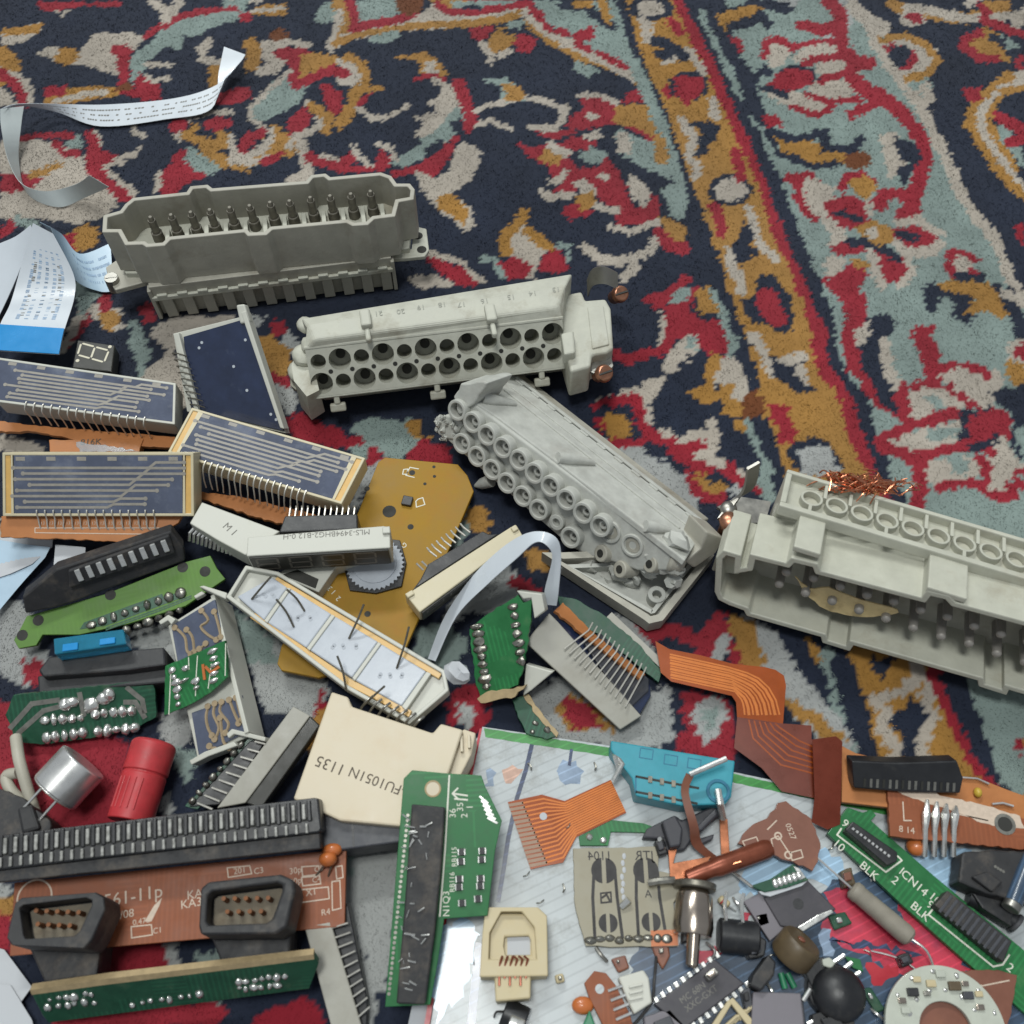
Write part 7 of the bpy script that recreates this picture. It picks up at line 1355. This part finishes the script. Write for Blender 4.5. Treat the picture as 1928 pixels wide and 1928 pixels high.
MB().sweep(path(fr, [1812,1464, 1840,1466, 1862,1476], 0.8), 0.3, 6).build('jumper_wire', 'bright_metal', t, 0, True); q = fr.L(1838,1494); MB().ball((q[0],q[1],1), 1.3, 0.8, 1, 0.9, 10, 7).build('diode', 'mustard', t, 0, True); MB().sweep(path(fr, [1868,1514, 1888,1512, 1908,1518], 0.9), 0.35, 6).build('jumper_wire', 'bright_metal', t, 0, True)
fr = FF((1676,1573), (1928,1595), 7.5); t = thing('circuit_board', 'reddish board with pale torn layer and four flat silver pins', 'circuit board', fr)
slab(fr, t, 'board', 'pcb_brown', [1672,1484, 1720,1480, 1780,1502, 1850,1516, 1990,1560, 1990,1608, 1900,1596, 1676,1574], 0, -1.6, 0.1, jag=0.2); slab(fr, t, 'torn_layer', 'silk_pale', [1676,1484, 1720,1480, 1780,1500, 1860,1518, 1920,1536, 1930,1560, 1870,1555, 1800,1530, 1700,1496], 0.06, -0.1, 0, jag=0.3)
for k in range(4): a = 1740+18*k; MB().sweep([fr.L(a+6,1506+4*k,0.6), fr.L(a+4,1535,1.5), fr.L(a+2,1560,1.2), fr.L(a+1,1612,-2.5)], [0.4,1.1,0.7,0.7], 8).build('flat_pin', 'solder', t, 0, True)
q = fr.L(1892,1552,0); MB().cyl((q[0],q[1],-0.1), (q[0],q[1],0.1), 1.8, n=20).build('mounting_hole', 'dark_slot', t); MB().ring((q[0],q[1]), 2.6, 1.8, -0.1, 0.14, 20).build('hole_rim', 'dull_solder', t)
for P_ in ([1700,1510, 1702,1545, 1716,1545], [1800,1532, 1860,1545]): line(fr, t, 'silk_line', 'silk_pale', 0.3, P_, 0.02)
q = fr.L(1712,1572); text('8 14', t, q[0]-2.5, q[1]+0.6, 0.03, 2.2, 'silk_pale', -4)
o = MB().ball((0,0,0), 2.6, 1, 0.9, 0.8, 18, 12).build('disc_capacitor', 'orange_cap', None, 0, True, fr=FF((1726,1594), (1760,1594), 4)); tag(o, 'orange disc capacitor below four flat silver pins', 'capacitor')
fr, t = obj('plastic_module', 'dusty black plastic module beyond the long green board', 'module', (1804,1660), (1910,1693), 3); slab(fr, t, 'body', 'dusty_black', [1813,1604, 1880,1600, 1990,1606, 1990,1700, 1910,1694, 1857,1682, 1804,1660], 7, 0, 0.6, jag=0.15); slab(fr, t, 'lower_step', 'black_plastic', [1830,1680, 1910,1700, 1905,1745, 1850,1710], 4, 0, 0.4); slab(fr, t, 'raised_pad', 'dusty_black', [1830,1650, 1860,1640, 1890,1660, 1870,1680], 8.5, 7, 0.5)
for k in range(4): q = fr.L(1874+5*k, 1632+3*k, 7); MB().cyl((q[0],q[1],7), (q[0],q[1],7.1), 0.35, n=8).build('vent_hole', 'dull_solder', t)
fr, t = obj('glass_fuse', 'thin dark blue tube with a metal end beside the dusty black module', 'tube', (1905,1650), (1928,1640), 4); MB().sweep([fr.L(1908,1700,6), fr.L(1930,1640,6), fr.L(1950,1600,6)], 2.0, 14).build('tube', 'print_water', t, 0, True); MB().sweep([fr.L(1902,1712,6), fr.L(1908,1700,6)], 2.1, 14).build('end_cap', 'dull_steel', t, 0.2, True)
# resistor
a, b = Wp(1603,1672,6), Wp(1716,1768,6); e = _n(b-a); y_ = _n(np.cross([0,0,1.0], e)); fr = Fr(a, e, y_, np.cross(e, y_)); t = thing('resistor', 'large grey power resistor with long wire legs', 'resistor', fr); LL = np.linalg.norm(b-a)
MB().sweep([(0,0,0), (0.6,0,0), (2,0,0), (2.3,0,0), (LL-2,0,0), (LL-0.6,0,0), (LL,0,0)], [1.6,2.3,2.4,2.2,2.4,2.2,1.5], 24).build('body', 'resistor_grey', t, 0, True); MB().sweep(curve([(0,0,0), (-3,0,0.2), (-10.5,0.6,-1)], 4), 0.3, 7).build('wire_leg', 'bright_metal', t, 0, True); MB().sweep(curve([(LL,0,0), (LL+4,0.2,0), (LL+8,-1.4,-2)], 4), 0.3, 7).build('wire_leg', 'bright_metal', t, 0, True)
# chips
fr, t = obj('chip_module', 'square slate chip with silver contact bands and a grey tab', 'chip', (1440,1690), (1521,1659), 5); slab(fr, t, 'body', 'chip_slate', [1438,1690, 1521,1657, 1575,1712, 1500,1748, 1470,1744], 0, -2.4, 0.3); slab(fr, t, 'tab', 'flap_grey', [1400,1697, 1432,1680, 1478,1748, 1450,1772], -0.6, -2, 0.2, trace=-0.6); q = fr.L(1503,1702); MB().cyl((q[0],q[1],0), (q[0],q[1],0.06), 1.3, n=18).build('index_dot', 'black_plastic', t)
slab(fr, t, 'contact_band', 'solder', [1501,1746, 1540,1722, 1566,1712, 1570,1718, 1512,1754], 0.1, -2, 0.2)
fr, t = obj('board_scrap', 'curved green board scrap with silver contacts behind the slate chip', 'circuit board', (1415,1668), (1521,1656), 4); slab(fr, t, 'board', 'pcb_dark_green', [1412,1668, 1450,1655, 1494,1626, 1523,1657, 1480,1672, 1440,1680], 2.4, 0.5, 0.2); slab(fr, t, 'white_edge', 'paper_white', [1428,1678, 1480,1670, 1521,1658, 1510,1668, 1450,1688, 1434,1684], 2.0, 0.2, 0.1)
for k in range(6): q = fr.L(1460+9*k, 1663-3*k, 2.4); MB().ball((q[0],q[1],2.4), 0.9, 0.9, 1.3, 0.5, 10, 6).build('contact', 'solder', t, 0, True)
slab(fr, t, 'contact_band', 'solder', [1493,1630, 1505,1634, 1518,1652, 1510,1656], 2.7, 2, 0.2)
# button, buzzer, coil, sleeves, block
a, b = Wp(1484,1806,5), Wp(1506,1778,7.5); e = _n(b-a); y_ = _n(np.cross([0,0,1.0], e)); fr = Fr(a, e, y_, np.cross(e, y_)); t = thing('brown_knob', 'brown bakelite knob beside the shiny black buzzer', 'knob', fr); MB().sweep([(0,0,0), (0.8,0,0), (5.2,0,0), (6,0,0)], [4.4,5.0,5.0,4.4], 28).build('knob', 'bakelite_brown', t, 0, True); MB().ball((6.2,0.5,1), 1.0, 0.5, 1, 1, 10, 6).build('wear_mark', 'board_umber', t, 0, True)
a, b = Wp(1352,1760,5), Wp(1422,1768,5); e = _n(b-a); y_ = _n(np.cross([0,0,1.0], e)); fr = Fr(a, e, y_, np.cross(e, y_)); t = thing('coil', 'short black cylinder coil with two wire legs', 'coil', fr); MB().sweep([(0,0,0), (0.4,0,0), (9,0,0), (9.4,0,0)], [3.4,3.9,3.9,3.4], 26).build('body', 'black_plastic', t, 0, True)
for s in (1.5, 5.5): MB().sweep(curve([(s,3,2), (s-0.5,6.5,3), (s,9.5,3)], 4), 0.45, 7).build('wire_leg', 'solder', t, 0, True)
fr, t = obj('buzzer', 'shiny black round buzzer with silver pins', 'buzzer', (1540,1880), (1620,1880), 6); q = fr.L(1580,1872,0); MB().ball((q[0],q[1],-0.5), 6.2, 1, 1, 0.75, 26, 16).build('dome', 'black_plastic', t, 0, True); MB().cyl((q[0]-1,q[1]+1,-5), (q[0]-1,q[1]+1,-1), 6.0, n=26).build('base', 'black_plastic', t, 0.4, True)
for a, b, c_, d_ in ((1570,1812,1590,1798), (1584,1828,1604,1812), (1602,1842,1620,1830), (1512,1884,1526,1862), (1520,1928,1556,1912)): MB().sweep([fr.L(a,b,-1), fr.L(c_,d_,-0.5)], 0.55, 8).build('pin', 'bright_metal', t, 0, True)
slab(fr, t, 'clip', 'ring_white', [1548,1806, 1562,1802, 1574,1812, 1566,1824, 1550,1818], 1.0, -1, 0.3); slab(fr, t, 'housing', 'black_plastic', [1510,1820, 1550,1800, 1570,1830, 1560,1860, 1530,1860], -0.5, -4, 0.4, trace=-0.5); slab(fr, t, 'green_tab', 'pcb_green', [1590,1800, 1620,1806, 1626,1830, 1606,1822], -2, -3, 0.1, trace=-2)
fr, t = obj('plastic_block', 'small ribbed black block between the chip and the buzzer', 'block', (1410,1850), (1460,1830), 2); slab(fr, t, 'body', 'dusty_black', [1418,1836, 1448,1796, 1462,1812, 1458,1836, 1434,1866, 1412,1856], 6, 0, 0.5)
for k in range(2):
    o = MB().sweep([(0,0,0), (0.4,-3.4,0)], 0.75, 10).build('green_sleeve', 'green_sleeve', None, 0, True, fr=FF((1470+12*k,1832), (1500+12*k,1830-8*k), 3)); tag(o, 'tiny green wire sleeve below the brown knob', 'sleeve', 'green wire sleeves')
# long chip with two rows of legs
fr = PF((1290,1936), 5, (1404,1852), 5, (1230,1890), 5); t = thing('chip', 'long black chip with two rows of silver legs', 'chip', fr); slab(fr, t, 'body', 'chip_slate', [1232,1891, 1346,1806, 1402,1852, 1288,1938], 0, -3, 0.3)
q = fr.L(1300,1886); text('MC 68N\nXXC-GXT', t, q[0]-2, q[1]+0.6, 0.03, 2.0, 'ink_grey', 0)
for k in range(10):
    for (x0, y0, x1, y1, s) in ((1236,1883,1350,1798,1), (1294,1940,1408,1854,-1)):
        q = fr.L(x0+(x1-x0)*k/9, y0+(y1-y0)*k/9, -1.2); MB().box(q[0]-0.5, q[0]+0.5, q[1]-0.7, q[1]+0.7, -2.6, -0.9).build('leg', 'solder', t, 0.1)
# ring board with parts, and the board under it
fr, t = obj('ring_board', 'white ring shaped board with small parts', 'circuit board', (1665,1940), (1890,1940), 6); c = fr.L(1782,1940); R0 = abs(fr.L(1895,1940)[0]-c[0]); R1 = R0*0.44
P = [(c[0]+R0*math.cos(a), c[1]+R0*math.sin(a)) for a in np.linspace(-0.3, 3.3, 40)]+[(c[0]+R1*math.cos(a), c[1]+R1*math.sin(a)) for a in np.linspace(3.3, -0.3, 30)]
MB().prism(P, -1.4, 0).build('board', 'ring_white', t, 0.15)
for a, r, m, s in ((2.25,0.74,'black_plastic',1.3), (1.75,0.72,'jack_cream',1.1), (1.5,0.86,'ring_white',1.1), (1.2,0.72,'bakelite_brown',1.4), (2.7,0.7,'ring_white',1.0), (2.55,0.8,'nickel',0.9), (0.85,0.7,'slate_plastic',1.2), (0.5,0.72,'nickel',0.9), (1.95,0.6,'dull_solder',0.8), (0.7,0.85,'jack_cream',0.9), (1.0,0.84,'nickel',0.8), (2.0,0.85,'jack_cream',0.9)):
    q = (c[0]+R0*r*math.cos(a), c[1]+R0*r*math.sin(a)); MB().box(q[0]-s, q[0]+s, q[1]-s*0.7, q[1]+s*0.7, 0, s*0.8).build('small_part', m, t, 0.2)
for k in range(12): a = 0.3+k*0.22; r = 0.62 if k % 2 else 0.9; q = (c[0]+R0*r*math.cos(a), c[1]+R0*r*math.sin(a)); MB().ball((q[0],q[1],0), 0.6, 1, 1, 0.6, 10, 6).build('solder_joint', 'solder', t, 0, True)
fr, t = obj('board_scrap', 'plain brown board under the white ring', 'circuit board', (1670,1920), (1900,1900), 3.2); slab(fr, t, 'board', 'board_umber', [1668,1890, 1700,1880, 1780,1840, 1812,1828, 1880,1826, 1915,1836, 1905,1905, 1880,1990, 1690,1990], 1.2, 0, 0.1, jag=0.2); line(fr, t, 'silk_line', 'silk_pale', 0.3, [1820,1850, 1850,1856, 1900,1846], 1.22)
# grey tile, cream comb, brown tab, white plug, dark bits at the bottom edge
fr, t = obj('ceramic_tile', 'plain grey square tile in front of the buzzer', 'tile', (1415,1940), (1515,1940), 4); slab(fr, t, 'tile', 'flap_grey', [1418,1867, 1508,1870, 1516,1945, 1414,1948], 1.8, 0, 0.3); slab(fr, t, 'underlay', 'slate_plastic', [1424,1880, 1512,1880, 1520,1950, 1420,1952], -0.1, -1.6, 0.2, trace=-0.1)
fr, t = obj('pin_comb', 'cream plastic comb with thin pins below the long chip', 'connector', (1330,1940), (1420,1930), 3.5)
for P_ in ([1372,1884, 1380,1878, 1426,1930, 1440,1950, 1424,1952], [1330,1945, 1372,1882, 1378,1890, 1340,1952]): slab(fr, t, 'comb_bar', 'jack_cream', P_, 2, 0, 0.2)
for k in range(5): MB().sweep([fr.L(1352+10*k, 1944-6*k, 0.5), fr.L(1388+8*k, 1912-8*k+k*3, 1.5)], 0.35, 6).build('pin', 'jack_cream', t, 0, True)
fr, t = obj('board_scrap', 'small brown board tab with a round hole', 'circuit board', (1100,1900), (1190,1900), 2.6); slab(fr, t, 'board', 'pcb_brown', [1100,1851, 1119,1828, 1141,1832, 1160,1856, 1186,1910, 1200,1960, 1150,1960, 1110,1880], 1.5, 0, 0.15); q = fr.L(1129,1862,1.5); MB().cyl((q[0],q[1],1.4), (q[0],q[1],1.56), 1.05, n=18).build('hole', 'printed_sheet', t)
for k in range(4): MB().sweep([fr.L(1145+5*k, 1866+18*k, 3), fr.L(1172+6*k, 1856+17*k, 3.4)], 0.35, 7).build('pin', 'bright_metal', t, 0, True)
fr, t = obj('plug_connector', 'small white plug with ribbed side next to the brown tab', 'connector', (1168,1900), (1230,1890), 6); slab(fr, t, 'body', 'display_white', [1164,1840, 1212,1826, 1222,1842, 1228,1888, 1194,1910, 1180,1880], 0, -4, 0.4)
for k in range(3): slab(fr, t, 'rib', 'display_white', [1184,1856+12*k, 1210,1850+12*k, 1211,1855+12*k, 1185,1861+12*k], 0.7, 0, 0.15)
fr, t = obj('sensor_can', 'small black can with silver end below the phone jack', 'can', (940,1930), (1000,1930), 4); MB().sweep([fr.L(948,1905,0), fr.L(990,1925,0)], 3.2, 18).build('can', 'black_plastic', t, 0.3, True); MB().sweep([fr.L(958,1925,1.5), fr.L(985,1936,1.5)], 2.4, 14).build('silver_end', 'solder', t, 0.3, True); MB().sweep(curve([fr.L(950,1905,1), fr.L(935,1905,2), fr.L(930,1915,1)], 4), 0.25, 6).build('wire_leg', 'carbon_black', t, 0, True)
o = MB().ball((0,0,0), 2.0, 1.3, 1, 0.7, 14, 9).build('disc_capacitor', 'orange_cap', None, 0, True, fr=FF((1097,1893), (1120,1893), 3.4)); tag(o, 'orange disc capacitor near the small brown board tab', 'capacitor')
o = MB().prism([(-2.5,-3), (2.5,-3), (0.4,2.5)], 0, 3).build('dark_wedge', 'green_sleeve', None, 0.4, fr=FF((1106,1925), (1130,1925), 2)); tag(o, 'dark green wedge beside the brown board tab', 'wedge')
# more small pieces lying among the parts on the sheet
def wire(name, label, pts, r, m='tarnished_pin'):
    fr = FF((pts[0][0], pts[0][1]), (pts[-1][0], pts[-1][1]+1), 0); P = curve([fr.loc(Wp(*p)) for p in pts], 5)
    tag(MB().sweep(P, r, 7).build(name, m, None, 0, True, fr=fr), label, 'wire')
wire('wire', 'thin silver wire leading from the brown flexible strip to the chip', [(1352,1624,4), (1380,1642,4), (1416,1670,7)], 0.4, 'solder')
wire('wire', 'thin black wire hanging past the small white plug', [(1236,1800,3), (1232,1845,6), (1226,1888,5), (1188,1935,3)], 0.35, 'carbon_black')
wire('wire', 'short curled grey wire under the khaki keypad board', [(1122,1784,3), (1132,1798,3.4), (1143,1810,2.6)], 0.45, 'dull_steel')
wire('wire', 'bent silver wire beside the nickel plug pin', [(1330,1775,3), (1346,1790,5), (1338,1812,3)], 0.35, 'solder')
wire('wire', 'long fine wire crossing the blue print below the resistor', [(1640,1790,3), (1700,1808,3.4), (1752,1850,3)], 0.22, 'bright_metal')
def chunk(name, label, cat, px, z0, z1, m, top_m=None, tp=None):
    fr = FF((px[0], px[1]), (px[2], px[3]), z0); t = thing(name, label, cat, fr); slab(fr, t, 'body', m, px, z1-z0, 0, 0.4, jag=0.1)
    if tp: slab(fr, t, 'raised_step', top_m or m, tp, z1-z0+1.2, z1-z0-0.2, 0.3)
    return t, fr
chunk('plastic_block', 'grey plastic block tucked under the long chip', 'block', [1212,1915, 1262,1898, 1300,1940, 1280,1975, 1220,1975], 2, 5, 'flap_grey', 'slate_plastic', [1230,1925, 1262,1912, 1276,1940, 1240,1955])
chunk('small_component', 'small olive brown component beside the green board letters', 'component', [1583,1640, 1604,1632, 1612,1664, 1590,1672], 2, 5.5, 'bakelite_brown', 'board_umber', [1588,1644, 1602,1640, 1606,1656, 1592,1660])
chunk('plastic_block', 'black plastic block behind the short coil', 'block', [1418,1752, 1444,1770, 1440,1800, 1412,1806, 1400,1780], 2, 6, 'black_plastic', 'slate_plastic', [1412,1780, 1432,1776, 1434,1792, 1416,1798])
chunk('plastic_block', 'dark ribbed block against the bottom of the buzzer', 'block', [1530,1910, 1560,1900, 1610,1920, 1605,1965, 1535,1965], 2, 6, 'dusty_black', 'black_plastic', [1545,1918, 1575,1912, 1592,1930, 1560,1945])
chunk('board_scrap', 'thin dark green splinter of board beside the white ring', 'circuit board', [1622,1862, 1640,1858, 1668,1900, 1650,1908], 2, 3.4, 'pcb_dark_green', 'solder', [1634,1870, 1640,1869, 1646,1880, 1640,1882])
chunk('small_component', 'tiny cream component by the phone jack corner', 'component', [1044,1836, 1060,1832, 1064,1848, 1048,1852], 2, 4, 'jack_cream', 'dull_solder', [1050,1838, 1057,1836, 1059,1844, 1052,1846])
chunk('board_scrap', 'ragged brown board splinter under the khaki keypad board', 'circuit board', [1226,1780, 1258,1776, 1262,1800, 1248,1826, 1236,1806], 2, 3.4, 'board_umber', 'dull_solder', [1240,1786, 1250,1784, 1250,1794, 1242,1796])
fr, t = obj('plastic_rod', 'black plastic rod along the far side of the second header', 'rod', (1826,1690), (1910,1735), 4); MB().sweep([fr.L(1822,1688,0), fr.L(1866,1706,0), fr.L(1912,1738,0)], [2.2,2.4,2.2], 14).build('rod', 'black_plastic', t, 0, True); MB().sweep([fr.L(1908,1735,0), fr.L(1916,1742,0)], 2.6, 14).build('end_cap', 'slate_plastic', t, 0.3, True)
fr, t = obj('resistor', 'tiny banded resistor between the nickel plug and coil', 'resistor', (1352,1688), (1372,1706), 4); MB().sweep([fr.L(1354,1690,0), fr.L(1356,1692,0), fr.L(1370,1704,0), fr.L(1372,1706,0)], [0.6,1.0,1.0,0.6], 12).build('body', 'jack_cream', t, 0, True); MB().sweep([fr.L(1360,1695,0), fr.L(1362,1697,0)], 1.08, 12).build('colour_band', 'print_red', t); MB().sweep([fr.L(1372,1706,0), fr.L(1386,1716,-1)], 0.22, 6).build('wire_leg', 'solder', t, 0, True)
rnd = random.Random(31)
for k, (a, b, w_) in enumerate(((1010,1700,'phone jack top'), (1060,1680,'khaki board side'), (1064,1560,'amber flexible circuit neck'), (1408,1600,'copper tube tip'), (1560,1600,'umber board corner'), (1640,1800,'resistor end'), (1000,1450,'printed navy line'), (1120,1450,'cyan plug corner'), (985,1650,'marbling between jack and flexible circuit'), (1460,1800,'brown knob side'))):
    an = rnd.uniform(0, 3.1); o = MB().sweep(curve([(0,0,0), (math.cos(an)*0.9,math.sin(an)*0.9,0.5), (math.cos(an+0.4)*2.0,math.sin(an+0.4)*2.0,0)], 3), rnd.uniform(0.14,0.24), 6).build('wire_clipping', 'dull_solder', None, 0, True, fr=FF((a,b), (a+20,b+1), 2.4)); tag(o, 'tiny clipped wire end on the sheet by the '+w_, 'wire', 'wire clippings on the sheet')
chunk('plastic_block', 'flat black block beside the khaki board and the nickel plug', 'block', [1286,1740, 1300,1734, 1300,1772, 1284,1776], 2, 5, 'black_plastic')
chunk('chip', 'small dark square chip between the coil and the slate chip', 'chip', [1420,1722, 1446,1716, 1452,1740, 1428,1748], 2, 4.4, 'chip_slate', 'silver_pin', [1426,1726, 1430,1725, 1432,1730, 1428,1731])
chunk('plastic_block', 'grey wedge block between the long chip and the ceramic tile', 'block', [1396,1866, 1414,1858, 1420,1900, 1404,1904], 2, 5, 'slate_plastic', 'dusty_black', [1400,1870, 1410,1866, 1412,1884, 1404,1886])
chunk('board_scrap', 'dark green chip of board beside the resistor body', 'circuit board', [1560,1724, 1592,1716, 1606,1738, 1572,1752], 2, 3.4, 'pcb_dark_green', 'solder', [1574,1728, 1584,1726, 1588,1736, 1578,1738])
chunk('small_component', 'black two legged part beside the white ring and red print', 'component', [1690,1800, 1712,1792, 1722,1812, 1700,1822], 2, 5, 'black_plastic', 'slate_plastic', [1696,1803, 1710,1798, 1714,1810, 1702,1815])
chunk('small_component', 'dull silver square can beside the printed steel blue patch', 'component', [1326,1836, 1346,1820, 1356,1832, 1336,1848], 6, 8.5, 'dull_steel', 'nickel', [1331,1836, 1344,1826, 1350,1833, 1338,1843])
chunk('board_scrap', 'brown board sliver beneath the white plug', 'circuit board', [1150,1806, 1178,1798, 1186,1822, 1164,1832], 2, 3.4, 'board_umber', 'dull_solder', [1160,1808, 1166,1806, 1168,1812, 1162,1814])
chunk('plastic_block', 'glossy black block between the audio plug and the amber flexible circuit', 'block', [1232,1584, 1250,1576, 1258,1606, 1240,1612], 2, 5.5, 'black_plastic', 'clip_grey', [1236,1588, 1248,1582, 1252,1598, 1242,1602])
for a, b, c_, d_, w_ in ((1620,1700,1650,1690,'beside the grey resistor'), (1444,1850,1462,1880,'beside the ribbed black block'), (1290,1840,1300,1870,'near the long chip corner'), (1640,1900,1664,1920,'beside the white ring edge'), (1380,1690,1398,1712,'near the grey chip tab')):
    wire('wire', 'short straight silver leg '+w_, [(a,b,2.6), ((a+c_)/2,(b+d_)/2,3.6), (c_,d_,2.6)], 0.35, 'solder')

# ------------------------------------------------------------------ print as plain meshes
bpy.context.view_layer.update(); _dg = bpy.context.evaluated_depsgraph_get()
for o in TEXTS:
    nm = o.name; me = bpy.data.meshes.new_from_object(o.evaluated_get(_dg)); q = bpy.data.objects.new('print', me); COL.objects.link(q)
    q.parent = o.parent; q.matrix_basis = o.matrix_basis.copy(); bpy.data.objects.remove(o); q.name = nm
# no two solder joints alike
_r = random.Random(77)
for o in bpy.data.objects:
    if o.name.startswith('solder_joint') and o.type == 'MESH':
        co = np.empty(len(o.data.vertices)*3, np.float32); o.data.vertices.foreach_get('co', co); co = co.reshape(-1, 3); c = co.mean(0)
        k = np.array([_r.uniform(0.75, 1.3), _r.uniform(0.75, 1.3), _r.uniform(0.7, 1.15)]); sh = _r.uniform(-0.35, 0.35); d = (co-c)*k; d[:,0] += d[:,2]*sh; d[:,1] += d[:,2]*_r.uniform(-0.35, 0.35)
        d *= (1+0.12*np.sin(d*9000+_r.uniform(0, 6)).sum(1, keepdims=True)*0.5); o.data.vertices.foreach_set('co', (d+c).astype(np.float32).ravel()); o.data.update()
